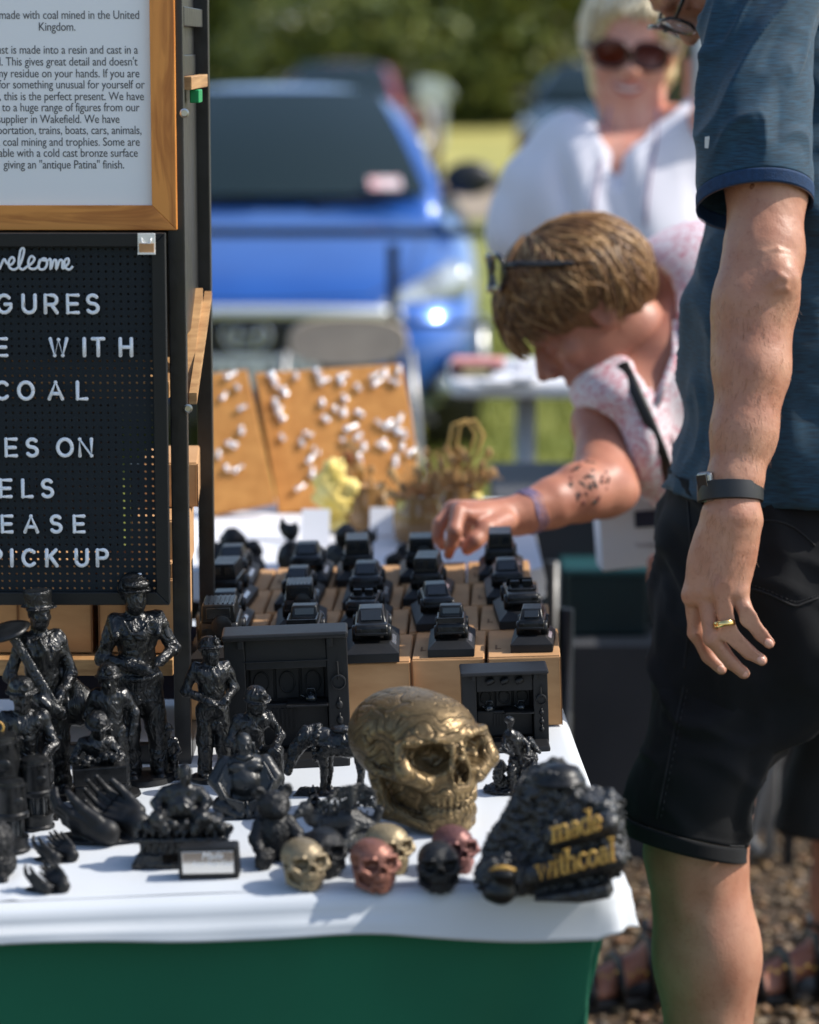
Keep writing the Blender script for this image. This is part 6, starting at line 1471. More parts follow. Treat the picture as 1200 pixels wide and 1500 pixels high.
# ---- grey awning pole, chair frame in the right background
p = on(1021, 0, 0) if False else at(1021, 300, 745); t = thing('awning_pole', 'pale grey round pole held by the blonde woman', 'pole', (p.x, p.y, 0))
G().tube([(0, 0, 0), (0, 0, 2.6)], .0165, 16).obj('tube', M('pale grey pole', (.42, .45, .44), .35, .2), t, smooth=True); G().lathe([(.05, 0), (.05, .01), (.02, .014), (.02, .1)], 20).obj('foot', mlg, t, smooth=True, angle=40)
p = on(1135, 1262, 0); t = thing('chair_frame', 'grey tubular chair frame with a black upright behind the man\'s legs', 'chair', p)
for x0, x1 in ((-.012, .0), (-.055, .10)): G().tube([(x0, 0, 0), (x1 * .3, .02, .30), (x1, .05, .62)], .011, 8).obj('leg', mlg, t, smooth=True)
G().box((.022, -.02, .32), (.022, .02, .64)).obj('upright', MT['blackmetal'], t, bevel=.003)
G().tube([(-.10, .0, .10), (-.03, -.01, .02)], .011, 8).obj('leg', mlg, t, smooth=True)
G().box((.1, .2, .62), (.4, .4, .03)).obj('seat', MT['blackmetal'], t, bevel=.01)
# ================================================================== PEOPLE
from mathutils.bvhtree import BVHTree
def skinmat(name, c, c2, vs=22, hair=0):
    m = M(name, c, .46, col2=c2, vs=vs, bump=.35, bs=340, bd=.0010, sss=.10, thr=(.3, .7), spec=.45, detail=8); n, L, p = nodes(m)
    t = n.new('ShaderNodeTexNoise'); t.inputs['Scale'].default_value = 190; t.inputs['Detail'].default_value = 3; tc = n.new('ShaderNodeTexCoord'); L.new(tc.outputs['Object'], t.inputs[0])
    r = n.new('ShaderNodeValToRGB'); r.color_ramp.elements[0].position = .30; r.color_ramp.elements[0].color = (.60, .46, .42, 1); r.color_ramp.elements[1].position = .44; r.color_ramp.elements[1].color = (1, 1, 1, 1); L.new(t.outputs[0], r.inputs[0])
    src = p.inputs['Base Color'].links[0].from_socket; mx = n.new('ShaderNodeMix'); mx.data_type = 'RGBA'; mx.blend_type = 'MULTIPLY'; mx.inputs[0].default_value = .28; L.new(src, mx.inputs[6]); L.new(r.outputs[0], mx.inputs[7]); L.new(mx.outputs[2], p.inputs['Base Color']); return m
SK1 = skinmat('sun tanned skin', srgb(186, 138, 112), srgb(166, 112, 88))
SK2 = skinmat('warm skin', srgb(188, 130, 106), srgb(170, 110, 90))
SK3 = skinmat('fair skin', srgb(224, 168, 146), srgb(208, 142, 122))
def wput(me, name, m, parent, **k):
    r_ = parent
    while r_.parent: r_ = r_.parent
    me.transform(Matrix.Translation(-Vector(r_.location))); return link(name, me, m, parent, **k)
def hit(me, px, py, off=0.0):
    """point of a (world-space) mesh seen at photo pixel, pushed out by off"""
    bv = BVHTree.FromPolygons([v.co for v in me.vertices], [p.vertices for p in me.polygons])
    o = CM.translation; d = (at(px, py, 1000) - o).normalized(); h = bv.ray_cast(o, d); return (h[0] - d * off) if h[0] is not None else None
class Hit:
    def __init__(s, me): s.bv = BVHTree.FromPolygons([v.co.copy() for v in me.vertices], [tuple(p.vertices) for p in me.polygons])
    def __call__(s, px, py, off=.002):
        o = CM.translation; d = (at(px, py, 1000) - o).normalized(); h = s.bv.ray_cast(o, d); return (h[0] - d * off) if h[0] is not None else None
def rings(secs, n=72, fold=None, cap=False, close=True):
    """secs: list of (center, rx vector, ry vector); smooth surface through the rings"""
    V = []
    for i, (c, ax, ay) in enumerate(secs):
        for j in range(n):
            a = 2 * math.pi * j / n; p = Vector(c) + Vector(ax) * math.cos(a) + Vector(ay) * math.sin(a)
            if fold: p += (Vector(ax) * math.cos(a) + Vector(ay) * math.sin(a)).normalized() * fold(i / (len(secs) - 1), a, p)
            V.append(p)
    Fc = [(i * n + j, i * n + (j + 1) % n, (i + 1) * n + (j + 1) % n, (i + 1) * n + j) for i in range(len(secs) - 1) for j in range(n)]
    g = G(); g.add(V, Fc + ([tuple(range(n)), tuple(range((len(secs) - 1) * n, len(secs) * n))] if cap else [])); return g.mesh('cloth')
def interp(keys, n):
    """keys: list of tuples, first is parameter; returns n+1 smooth samples"""
    ks = [k[0] for k in keys]; out = []
    for i in range(n + 1):
        t = ks[0] + (ks[-1] - ks[0]) * i / n; j = max(0, min(len(ks) - 2, next((q for q in range(len(ks) - 1) if t <= ks[q + 1]), len(ks) - 2)))
        u = (t - ks[j]) / (ks[j + 1] - ks[j]); u2, u3 = u * u, u * u * u; r = []
        for c in range(1, len(keys[0])):
            p0, p1 = keys[max(j - 1, 0)][c], keys[j][c]; p2, p3 = keys[j + 1][c], keys[min(j + 2, len(keys) - 1)][c]
            r.append(.5 * (2 * p1 + (p2 - p0) * u + (2 * p0 - 5 * p1 + 4 * p2 - p3) * u2 + (3 * p1 - p0 - 3 * p2 + p3) * u3))
        out.append((t, *r))
    return out
def nzs(p, f, seed=0): return float(nz(np.array([p[0]]), np.array([p[1]]), np.array([p[2]]), f, seed)[0])
def strands(C, B, q, n, r=(.088, .108, .098), cen=(0, -.012, .03), crown=(0, -.03, 1), azr=(0, 2 * math.pi), rim=lambda a: 1.7, lift=.06, w=.0035, segs=9, seed=3, curl=.06):
    rg = random.Random(seed); g = G(); C = Vector(C)
    for i in range(n):
        a = rg.uniform(*azr); e1 = rim(a) * rg.uniform(.76, 1.06); e0 = rg.uniform(.0, .75) * e1; lf = 1 + rg.uniform(0, lift); tw = rg.uniform(-.35, .35); pts = []
        for k in range(segs):
            t = k / (segs - 1); e = e0 + (e1 - e0) * t; aa = a + tw * t + curl * math.sin(t * 5 + a * 7)
            v = Vector((math.sin(e) * math.cos(aa) * r[0], math.sin(e) * math.sin(aa) * r[1], math.cos(e) * r[2])) * (lf + .03 * math.sin(t * 6 + i))
            pts.append(C + B @ ((v + Vector(cen)) * q))
        ww = w * rg.uniform(.6, 1.4) * q; g.tube(pts, [ww * .5] + [ww] * (segs - 3) + [ww * .6, ww * .15], 5, caps=False)
    return g.mesh('strands', False)
def hairmat(name, cols, rough=.42):
    m = bpy.data.materials.new(name); m.use_nodes = True; n, L, p = nodes(m); g = n.new('ShaderNodeNewGeometry'); r = n.new('ShaderNodeValToRGB'); L.new(g.outputs['Random Per Island'], r.inputs[0])
    e = r.color_ramp.elements; e[0].color = cols[0]; e[1].color = cols[-1]
    for i, c in enumerate(cols[1:-1]): e.new((i + 1) / (len(cols) - 1)).color = c
    L.new(r.outputs[0], p.inputs['Base Color']); p.inputs['Roughness'].default_value = rough; p.inputs['Specular IOR Level'].default_value = .4; return m
HB = hairmat('brown streaked hair', [srgb(82, 54, 32), srgb(116, 82, 52), srgb(150, 112, 72), srgb(196, 158, 110)])
HBL = hairmat('blond hair', [srgb(198, 178, 140), srgb(222, 206, 174), srgb(238, 228, 206)])

# ------------------------------------------------------------------ MAN at the right
foot = at(1035, 1905, 1215); man = thing('person', 'man in dark blue shirt and black shorts standing at the right, arm hanging', 'person', (foot.x, foot.y, 0))
# skin: arm with hand, head, leg as one mesh
A = at
lo = Vector((min(A(990, 500, 1290).x, 9), A(1000, 500, 1330).y, A(1100, 1020, 1290).z)); hi = Vector((A(1215, 200, 1240).x, A(1100, 500, 1170).y, A(1100, -70, 1250).z))
arm = S(lo, hi, .0022); arm.k = .012
arm.chain([A(1120, -60, 1262), A(1122, 130, 1268), A(1124, 270, 1276), A(1119, 370, 1284), A(1112, 440, 1288), A(1102, 540, 1292), A(1090, 635, 1296), A(1077, 705, 1300), A(1072, 750, 1302)],
          [.048, .047, .0450, .0435, .0430, .0410, .0360, .0290, .0262], .015)
arm.ball(A(1143, 408, 1300), (.020, .019, .022), .02); arm.ball(A(1080, 470, 1288), (.024, .030, .06), .03)
# elbow creases
for k, (yy, rr) in enumerate(((366, .0022), (376, .0024), (387, .0022), (398, .002))):
    arm.chain([A(1098 + 4 * k, yy + 14, 1338 + 0 * k), A(1128, yy, 1352), A(1158, yy + 8, 1345), A(1170, yy + 22, 1325)], [rr] * 4, .003, True) if False else None
    arm.chain([A(1098 + 4 * k, yy + 12, 1300.5), A(1118, yy + 3, 1302.5), A(1140, yy - 1, 1303), A(1158, yy + 4, 1300.5)], [.0008, .0016, .0018, .0008], .0035)
arm.chain([A(1132, 412, 1307), A(1142, 402, 1307.5), A(1152, 409, 1307), A(1150, 422, 1306.5), A(1138, 424, 1307)], [.0022] * 5, .005)
W_ = [A(1050, 760, 1298), A(1064, 758, 1304), A(1080, 758, 1306), A(1093, 764, 1302)]
K_ = [A(1016, 872, 1296), A(1034, 866, 1301), A(1057, 862, 1306), A(1081, 868, 1304)]
for w0, k0, r0, r1 in zip(W_, K_, (.018, .020, .020, .018), (.0135, .0130, .0128, .0125)): arm.cap(w0, k0, r0, r1, .016)
arm.ball(A(1058, 815, 1298), (.032, .016, .035), .02)
for k0 in K_: arm.ball(k0 + Vector((0, -.003, 0)), (.0115, .0105, .0105), .006)
for (x0, y0), (x1, y1) in (((1062, 780), (1036, 858)), ((1072, 780), (1056, 856)), ((1082, 785), (1078, 860))): arm.chain([A(x0, y0, 1309), A((x0 + x1) / 2, (y0 + y1) / 2, 1308.5), A(x1, y1, 1307.5)], [.0022, .0028, .0022], .006)
FING = [[(1015, 872, 1295), (1020, 926, 1290), (1038, 962, 1288), (1057, 980, 1289)], [(1034, 867, 1301), (1043, 934, 1303), (1071, 970, 1301), (1090, 986, 1300)],
        [(1057, 862, 1306), (1067, 926, 1308), (1098, 956, 1304), (1116, 967, 1304)], [(1081, 868, 1304), (1097, 906, 1308), (1115, 929, 1306), (1127, 942, 1306)]]
for i, f in enumerate(FING):
    r = [(.0105, .0090, .0080, .0068), (.0108, .0094, .0082, .0070), (.0108, .0094, .0082, .0070), (.0104, .0090, .0080, .0067)][i]
    arm.chain([A(*p) for p in f], r, .0022); arm.ball(A(*f[1]) + Vector((0, -.001, 0)), (r[1] * 1.10,) * 3, .004)
    for dy in (-4, 0, 4): arm.cap(A(f[1][0] - 6, f[1][1] + dy - 1, f[1][2] + 4.4), A(f[1][0] + 6, f[1][1] + dy + 1, f[1][2] + 4.4), .0007, None, .0012, True)
arm.chain([A(1045, 810, 1290), A(1032, 855, 1284), A(1036, 900, 1279)], [.015, .0125, .0105], .008)   # thumb beyond the palm
arm.warp(lambda x, y, z: .0006 * nz(x, y, z, 40) + .0004 * nz(x, y, z, 160))
HEADM = A(1020, -80, 1185); HB_ = basis((-.30, -.10, -.95), (-.95, -.05, .3))
head = S(HEADM - Vector((.19, .19, .19)), HEADM + Vector((.19, .19, .19)), .004); add_head(head, HEADM, HB_, 1.0)
head.cap(HEADM + HB_ @ Vector((0, -.03, -.07)), A(1150, -10, 1165), .06, .07, .02)
leg = S(Vector((A(900, 1500, 1200).x, A(1000, 1400, 1300).y, -.0)), Vector((A(1175, 1500, 1200).x, A(1000, 1300, 1120).y + .05, .85)), .006); leg.k = .02
hp, kn, cf, an = A(1085, 880, 1225), A(1020, 1250, 1222), A(1034, 1400, 1218), A(1045, 1790, 1214); an.z = .09
leg.chain([hp, kn, cf, cf.lerp(an, .5), an], [.066, .0585, .0605, .047, .036], .02); leg.ball(cf + Vector((.010, -.012, 0)), (.05, .05, .10), .02)
leg.cap(an + Vector((0, 0, -.03)), an + Vector((-.15, .03, -.062)), .034, .028, .02); leg.ball(an + Vector((.02, 0, -.055)), .034)
for dx, y0, y1 in ((-.018, 1262, 1330), (.020, 1262, 1320)): leg.chain([A(1020 + dx * 1200, y0 - 10, 1238), A(1022 + dx * 1150, y1, 1236)], [.010, .004], .02)
leg.warp(lambda x, y, z: .0012 * nz(x, y, z, 30))
vv, ff, off = [], [], 0
for q in (arm.mesh('a', 2), head.mesh('b', 1), leg.mesh('c', 1)):
    v = np.zeros(len(q.vertices) * 3, np.float32); q.vertices.foreach_get('co', v); v = v.reshape(-1, 3); f = np.zeros(len(q.loops), np.int32); q.loops.foreach_get('vertex_index', f)
    if q.name.startswith('a'): HARM = Hit(q)
    vv.append(v); ff.append(f.reshape(-1, 4) + off); off += len(v)
# second leg, further from the camera, mirrored copy of the first
v = vv[2] + np.array([.36, .24, 0], np.float32); vv.append(v); ff.append(ff[2] - len(vv[0]) - len(vv[1]) + off)
wput(mesh_from('body', np.concatenate(vv), np.concatenate(ff)), 'body', SK1, man)
g = G(); rg = random.Random(9)
for i in range(520):
    y = rg.uniform(440, 850); u = rg.uniform(-1, 1); cx = 1110 - (y - 440) * .115; q = HARM(cx + u * (62 - (y - 440) * .055), y, .0001)
    if q: d = A(rg.uniform(-4, 4) + 1000 + 3 * u, 1000 + rg.uniform(6, 14), 1290) - A(1000, 1000, 1290); q -= Vector(man.location); g.tube([q, q + d * .5 + Vector((0, -.0007, 0)), q + d + Vector((0, -.0009, 0))], [.00013, .00011, .00006], 3, caps=False)
tag(g.obj('arm_hair', M('arm hair', srgb(140, 100, 70), .5), man, fix=False), kind='stuff')
# mole and fingernails
for f in FING:
    a_, b_ = A(*f[2]), A(*f[3]); d = (b_ - a_).normalized(); c = b_ - d * .001; sd = S((-.012,) * 3, (.012,) * 3, .0012)
    sd.ball((0, -.004, 0), (.0048, .0030, .0062), 0, rot=(0, math.atan2(d.x, d.z), 0)); me = sd.mesh('nail'); me.transform(Matrix.Translation(c)); wput(me, 'fingernail', M('fingernail', srgb(214, 160, 138), .3), man)
hp_ = HARM(1104, 274, -.0012); me = G().ball(hp_, (.0042, .0016, .0042), 12, 8).mesh('mole'); wput(me, 'mole', M('mole', srgb(120, 70, 44), .6), man, smooth=True)
# ring, watch
rc = A(1061, 914, 1308); dr = (A(1067, 926, 1308) - A(1057, 862, 1306)).normalized(); rb = basis(dr, (0, -1, 0))
g = G(); V = []
for j in range(32):
    a = 2 * math.pi * j / 32
    for (rr, t) in ((.0116, -.0032), (.0124, -.0022), (.0124, .0022), (.0116, .0032), (.0106, .0026), (.0106, -.0026)): V.append(rc + rb @ Vector((rr * math.cos(a), t, rr * math.sin(a))))
g.add(V, [(j * 6 + k, j * 6 + (k + 1) % 6, ((j + 1) % 32) * 6 + (k + 1) % 6, ((j + 1) % 32) * 6 + k) for j in range(32) for k in range(6)])
me = g.mesh('ring'); ro = wput(me, 'wedding_ring', M('polished gold', (.80, .56, .22), .14, 1), man, smooth=True, angle=40); ro['label'] = 'gold ring on the third finger'
wc = A(1070, 722, 1300); wd = (A(1072, 750, 1302) - A(1077, 705, 1300)).normalized(); wd = (wd + Vector((-.14, 0, 0)) * -1 * .9).normalized(); wb = basis(wd, (0, -1, 0)); V = []
for j in range(40):
    a = 2 * math.pi * j / 40
    for (rr, t) in ((-.002, -.0112), (.0022, -.0100), (.0026, 0), (.0022, .0100), (-.002, .0112)): V.append(wc + wb @ Vector(((.0350 + rr) * math.cos(a), t, (.0345 + rr) * math.sin(a))))
g = G(); g.add(V, [(j * 5 + k, j * 5 + k + 1, ((j + 1) % 40) * 5 + k + 1, ((j + 1) % 40) * 5 + k) for j in range(40) for k in range(4)])
band = wput(g.mesh('band'), 'watch', M('black silicone strap', (.010, .011, .013), .5, bump=.05), man, smooth=True, angle=50); band['label'] = 'black fitness watch on the wrist'
cs = A(1036, 713, 1305); rot = (R(4), R(-12), R(-58))
def child_box(name, c, d, rt, mt, parent, bv=.002): g = G(); g.box((0, 0, 0), d, rot=rt); g.v = [tuple(Vector(v) + c - Vector(man.location)) for v in g.v]; return g.obj(name, mt, parent, bevel=bv, seg=3)
child_box('watch_case', cs, (.023, .010, .034), rot, M('watch case', (.35, .33, .30), .25, .9), band, .004)
cf_ = cs + Euler(rot).to_matrix() @ Vector((0, -.0056, 0)); child_box('watch_screen', cf_, (.0185, .0015, .029), rot, M('watch glass', (.008, .009, .01), .06, coat=1), band, .0006)

def heather(name, c1, c2, sc=1.0, rough=.8, bump=.35):
    m = bpy.data.materials.new(name); m.use_nodes = True; n, L, p = nodes(m); tc = n.new('ShaderNodeTexCoord'); mp = n.new('ShaderNodeMapping'); mp.inputs['Scale'].default_value = (60 * sc, 60 * sc, 760 * sc); L.new(tc.outputs['Object'], mp.inputs[0])
    t = n.new('ShaderNodeTexNoise'); t.inputs['Scale'].default_value = 1; t.inputs['Detail'].default_value = 5; L.new(mp.outputs[0], t.inputs[0])
    r = n.new('ShaderNodeValToRGB'); r.color_ramp.elements[0].position = .34; r.color_ramp.elements[0].color = c1; r.color_ramp.elements[1].position = .68; r.color_ramp.elements[1].color = c2; L.new(t.outputs[0], r.inputs[0]); L.new(r.outputs[0], p.inputs['Base Color'])
    b = n.new('ShaderNodeBump'); b.inputs['Strength'].default_value = bump; b.inputs['Distance'].default_value = .0006; L.new(t.outputs[0], b.inputs['Height']); L.new(b.outputs[0], p.inputs['Normal']); p.inputs['Roughness'].default_value = rough; p.inputs['Sheen Weight'].default_value = .15; return m
mshirt = heather('dark blue heather knit', srgb(8, 38, 54), srgb(20, 68, 92))
# torso: rings down the photo rows (y, left edge, right edge, scale)
tk = [(-260, 1120, 1250, 1165), (-210, 1085, 1305, 1168), (-120, 1062, 1335, 1175), (0, 1050, 1345, 1190), (150, 1046, 1350, 1200), (300, 1042, 1345, 1205), (400, 1012, 1345, 1206), (440, 999, 1342, 1206), (500, 1001, 1338, 1206), (560, 999, 1338, 1206), (620, 1001, 1340, 1206), (670, 994, 1342, 1206), (700, 988, 1345, 1206), (714, 984, 1347, 1206)]
def row(y, l, r, s): return A((l + r) / 2, y, s), Vector(((r - l) / 2 / s, 0, 0))
secs = []
for (y, l, r, s) in interp(tk, 90):
    c, ax = row(y, l, r, s); dp = (.150 + .025 * min(1, max(0, (y - 60) / 240.))) if y > -120 else .175 * max(.35, (y + 300) / 180.); secs.append((c, ax, Vector((0, dp, 0))))
def tfold(v, a, p):
    x, z = p.x, p.z; b = x + z * .55; q = abs(nzs((b, p.y * .5, z * .35), 11, 12)); f = -.007 + .015 * max(0, 1 - q * 3.0) ** 1.4 * min(1, max(0, v - .2) * 4) + .006 * max(0, 1 - abs(nzs((b, p.y, z * .5), 21, 3)) * 3.4) + .006 * nzs(p, 6, 4) * max(0, v - .35)
    return f + .0025 * nzs(p, 22, 6)
me = rings(secs, 96, tfold); sh = wput(me, 'shirt', mshirt, man)
so = sh.modifiers.new('thickness', 'SOLIDIFY'); so.thickness = .002; so.offset = -1
# sleeve
sk = [(-150, 1075, 1215, 1240, 0), (-60, 1042, 1212, 1256, 0), (60, 1031, 1201, 1266, 0), (150, 1027, 1196, 1272, .0), (220, 1023, 1192, 1274, .0), (268, 1022, 1191, 1276, .0)]
secs = []
for (y, l, r, s, _) in interp(sk, 110):
    c, ax = row(y, l, r, s); t = max(0, (y - 60) / 200.); secs.append((c + Vector((0, 0, -.010 * t)), ax + Vector((0, 0, .002 * t)), Vector((0, .064, -.030 * t))))
def sfold(v, a, p):
    k = math.sin(a); b = p.x * 1.0 + p.z * 0.62; f = 0
    for x0, w_, am in ((0.0, 1, 1),):
        b = p.x - p.z * .42; q = abs(nzs((b * 1.0, p.y * .6, p.z * .30), 17, 11)); f += -.005 * (1 - min(1, max(0, v - .75) / .2)) + .013 * (max(0, 1 - q * 2.6) ** 1.5) * (1 - .85 * max(0, v - .82) / .18); q = abs(nzs((b, p.y * .6, p.z * .4), 30, 4)); f += .004 * max(0, 1 - q * 3.5) * (1 - .85 * max(0, v - .82) / .18)
    f += .0030 * nzs(p, 9, 5); return (f + .0012 * nzs(p, 40, 1)) * (1 - .8 * max(0, v - .9) / .1)
me = rings(secs, 160, sfold); HSL = Hit(me); sl = wput(me, 'sleeve', mshirt, man); so = sl.modifiers.new('thickness', 'SOLIDIFY'); so.thickness = .0018; so.offset = -1
c0, a0, b0 = secs[-1]; cufs = [(c0 + Vector((0, 0, -.0002 - .0158 * k / 6)), a0 * (1.000 + .003 * math.sin(k)), b0 * 1.00) for k in range(7)]
mcuff = M('blue ribbed cuff', srgb(18, 54, 92), .8, col2=srgb(14, 46, 80), vs=200, bump=.3, bs=600); me = rings(cufs, 96, lambda v, a, p: .0008 * nzs(p, 30, 2)); co = wput(me, 'cuff', mcuff, sl); so = co.modifiers.new('thickness', 'SOLIDIFY'); so.thickness = .003; so.offset = 0
me = rings([(c0 + Vector((0, 0, -.0160 - .0015 * k)), a0 * 1.012, b0 * 1.012) for k in range(2)], 96); wput(me, 'cuff_edge', M('brown cuff edge', srgb(74, 50, 46), .7), sl)
pp = HSL(1037, 208, .0015); g = G(); g.prism([(-.0034, -.0065), (.0020, -.0075), (.0038, .0050), (.0036, .0070), (-.0032, .0058)], -.0006, .0006, 'y'); g.prism([(-.003, .0032), (.0036, .0045), (.0036, .0038), (-.003, .0024)], -.0012, -.0005, 'y'); g.v = [tuple(Vector(v) + pp - Vector(man.location)) for v in g.v]; lgp = g.obj('sleeve_emblem', M('white rubber print', (.72, .72, .70), .5), sl); lgp['label'] = 'small white tab emblem on the sleeve'
# shorts
mden = M('washed black denim', (.0040, .0043, .005), .9, spec=.25, col2=(.010, .0105, .012), vs=14, bump=.35, bs=900, bd=.0006, sheen=.04, thr=(.3, .75))
def piece(keys, dp, n, fold, name, parent=man, mt=mden, thick=.003, offx=None):
    secs = []
    for (y, l, r, s, d) in interp(keys, n): c, ax = row(y, l, r, s); secs.append((c, ax + Vector((0, 0, 0)), Vector((0, d, 0))))
    me = rings(secs, 96, fold); h = Hit(me); o = wput(me, name, mt, parent); so = o.modifiers.new('thickness', 'SOLIDIFY'); so.thickness = thick; so.offset = -1; return o, h
def dfold(v, a, p): return .006 * nzs(p, 7, 3) * (.4 + v) + .011 * max(0, 1 - abs(nzs((p.x + p.z * .5, p.y, p.z * .3), 13, 9)) * 3) - .004 + .004 * max(0, 1 - abs(nzs((p.x * .4, p.y, p.z + p.x * .5), 24, 5)) * 3) + .003 * math.sin((p.x * .8 - p.z * 1.1) * 60 + 3 * nzs(p, 6, 8)) * max(0, nzs(p, 4, 2)) + .0015 * nzs(p, 26, 4)
hips, HH = piece([(690, 990, 1345, 1206, .16), (720, 982, 1350, 1206, .165), (765, 964, 1352, 1206, .17), (810, 967, 1352, 1206, .17), (870, 960, 1350, 1208, .165), (960, 953, 1330, 1210, .15), (1020, 949, 1300, 1214, .125), (1060, 946, 1215, 1218, .112), (1080, 945, 1165, 1221, .106)], 0, 60, dfold, 'shorts')
lk = [(900, 975, 1290, 1214, .11), (1000, 958, 1240, 1218, .105), (1070, 946, 1168, 1222, .103), (1117, 936, 1136, 1224, .10), (1160, 927, 1112, 1225, .095), (1200, 919, 1098, 1225, .09), (1216, 918, 1092, 1225, .088)]
lsecs = []
for (y, l, r, s, d) in interp(lk, 60):
    c, ax = row(y, l, r, s); t = max(0, (y - 1060) / 156.); lsecs.append((c, ax + Vector((0, 0, -.017 * t)), Vector((0, d, -.012 * t))))
me = rings(lsecs, 96, dfold); HLG = Hit(me); lg = wput(me, 'shorts_leg', mden, man); so = lg.modifiers.new('thickness', 'SOLIDIFY'); so.thickness = .003; so.offset = -1
c0, a0, b0 = lsecs[-1]; me = rings([(c0 + Vector((0, 0, -.0005 - .020 * k / 5)), a0 * (1.012 + .004 * math.sin(k * 1.3)), b0 * 1.02) for k in range(6)], 96, lambda v, a, p: .0012 * nzs(p, 30, 2)); ho = wput(me, 'hem', mden, lg); so = ho.modifiers.new('thickness', 'SOLIDIFY'); so.thickness = .004; so.offset = 0
me = rings([(c + Vector((.36, .24, 0)), ax, ay) for c, ax, ay in lsecs], 60, dfold); wput(me, 'shorts_leg', mden, man)
mst = M('dark seam thread', (.006, .006, .007), .8)
def seam(H, pts, name, parent, mt=mst, r=.0009, off=.0006, dash=False):
    P = [H(x, y, off) for x, y in smooth2(pts)]; P = [p for p in P if p is not None]
    if len(P) < 3: return
    g = G()
    if dash:
        for i in range(0, len(P) - 1, 2): g.tube([P[i], P[i + 1]], r, 5)
    else: g.tube(P, r, 6)
    g.v = [tuple(Vector(v) - Vector(man.location)) for v in g.v]; o = g.obj(name, mt, parent, smooth=True)
    if dash: tag(o, kind='stuff')
def smooth2(p, n=10): return [(v.x, v.y) for v in smoothpts(p, n)]
seam(HLG, [(1010, 960), (1003, 1000), (992, 1050), (982, 1100), (972, 1150), (962, 1200)], 'side_seam', lg, r=.0016)
seam(HLG, [(1016, 960), (1009, 1000), (998, 1050), (988, 1100), (978, 1150), (968, 1200)], 'side_stitching', lg, M('grey stitch', (.025, .025, .028), .8), .0005, .0012, True)
seam(HH, [(1008, 735), (1012, 800), (1012, 870), (1008, 930), (1002, 980)], 'side_seam', hips, r=.0016)
seam(HH, [(1105, 762), (1140, 764), (1168, 776), (1195, 800)], 'pocket_seam', hips, r=.0012)
seam(HH, [(1102, 862), (1130, 872), (1163, 887), (1180, 883), (1199, 876)], 'pocket_seam', hips, r=.0014)
seam(HH, [(1102, 857), (1130, 867), (1163, 881), (1180, 878), (1199, 871)], 'pocket_stitching', hips, M('grey stitch 2', (.022, .022, .025), .8), .0005, .0012, True)
seam(HLG, [(921, 1204), (945, 1216), (1000, 1231), (1050, 1238), (1090, 1240)], 'hem_seam', lg, r=.0012)
# glasses
def glasses(C, B, q, parent, mf, ml, w_=.030, h_=.022, name='glasses', rad=.0016, y=.108, z=-.002, shape=3.0, loc=None):
    g = G(); P = lambda x, yy, zz: Vector(C) + B @ Vector((x, yy, zz)) * q; lens = []
    for t in (-1, 1):
        ringp = [P(t * .034 + w_ * math.copysign(abs(math.cos(a)) ** (2 / shape), math.cos(a)), y - .006 * abs(math.cos(a)) ** 2 * (1 if math.cos(a) * t > 0 else 0), z + h_ * math.copysign(abs(math.sin(a)) ** (2 / shape), math.sin(a))) for a in [k * math.pi / 12 for k in range(25)]]
        g.tube(ringp, rad * q, 6, caps=False); lens.append(ringp[:-1]); g.tube([P(t * (.034 + w_), y - .006, z + .008), P(t * .078, y - .025, z + .008), P(t * .083, .01, z + .004), P(t * .080, -.02, z - .006)], rad * q * 1.1, 6)
    g.tube([P(-.006, y, z + .004), P(0, y + .004, z + .007), P(.006, y, z + .004)], rad * q, 6)
    g.v = [tuple(Vector(v) - Vector(parent.location)) for v in g.v]; go = g.obj(name, mf, parent, smooth=True)
    for ln_ in lens:
        n_ = (B @ Vector((0, 1, 0))) * .0006; L_ = G(); k = len(ln_); L_.add([v + n_ for v in ln_] + [v - n_ for v in ln_], [tuple(range(k)), tuple(range(2 * k - 1, k - 1, -1))] + [(i, i + k, (i + 1) % k + k, (i + 1) % k) for i in range(k)])
        L_.v = [tuple(Vector(v) - Vector(parent.location)) for v in L_.v]; L_.obj('lens', ml, go)
    return go
mclear = M('clear lens', (.9, .92, .95), .03, trans=.92, ior=1.05); mfr = M('black glasses frame', (.01, .01, .011), .25, coat=.5)
glasses(HEADM, HB_, 1.0, man, mfr, mclear, rad=.0024)
mhs = strands(HEADM, HB_, 1.0, 260, rim=lambda a: .9 if math.sin(a) > .0 else 2.0, seed=21); wput(mhs, 'hair', hairmat('grey brown hair', [srgb(70, 60, 50), srgb(110, 98, 84), srgb(140, 130, 116)]), man)

# ------------------------------------------------------------------ WOMAN bending over the cars
wf = on(1150, 1480, 0); bw = thing('person', 'woman with short brown hair and a pink top bending over the toy cars', 'person', (wf.x, wf.y, 0))
HQ = .945; C2 = A(858, 457, 1040); B2 = basis((-.75, -.16, -.66), (-.62, .0, .78))
vv, ff, off = [], [], 0
hd = S(C2 - Vector((.20, .17, .21)), C2 + Vector((.26, .22, .17)), .0038); add_head(hd, C2, B2, HQ)
hd.chain([C2 + B2 @ Vector((0, -.03, -.06)), A(935, 490, 1020), A(985, 520, 1000)], [.056, .052, .066], .025)
HPW = A(1165, 640, 955)
TOR = [(A(1030, 450, 1005), (.125, .17, .125)), (A(960, 400, 985), (.05, .10, .04)), (A(978, 560, 1022), (.105, .15, .10)), (A(1035, 610, 1010), (.112, .15, .13)), (A(960, 500, 1015), (.085, .15, .07)), (A(1000, 660, 1020), (.072, .13, .075)), (A(1110, 580, 980), (.14, .16, .14)), (A(897, 572, 1040), (.056, .10, .047)), (A(940, 640, 1046), (.040, .09, .075)), (A(988, 706, 1030), (.038, .09, .040))]
bd = S(A(820, 500, 1040) - Vector((0, .26, .32)), A(1260, 300, 960) + Vector((0, .25, .1)), .007); bd.k = .05
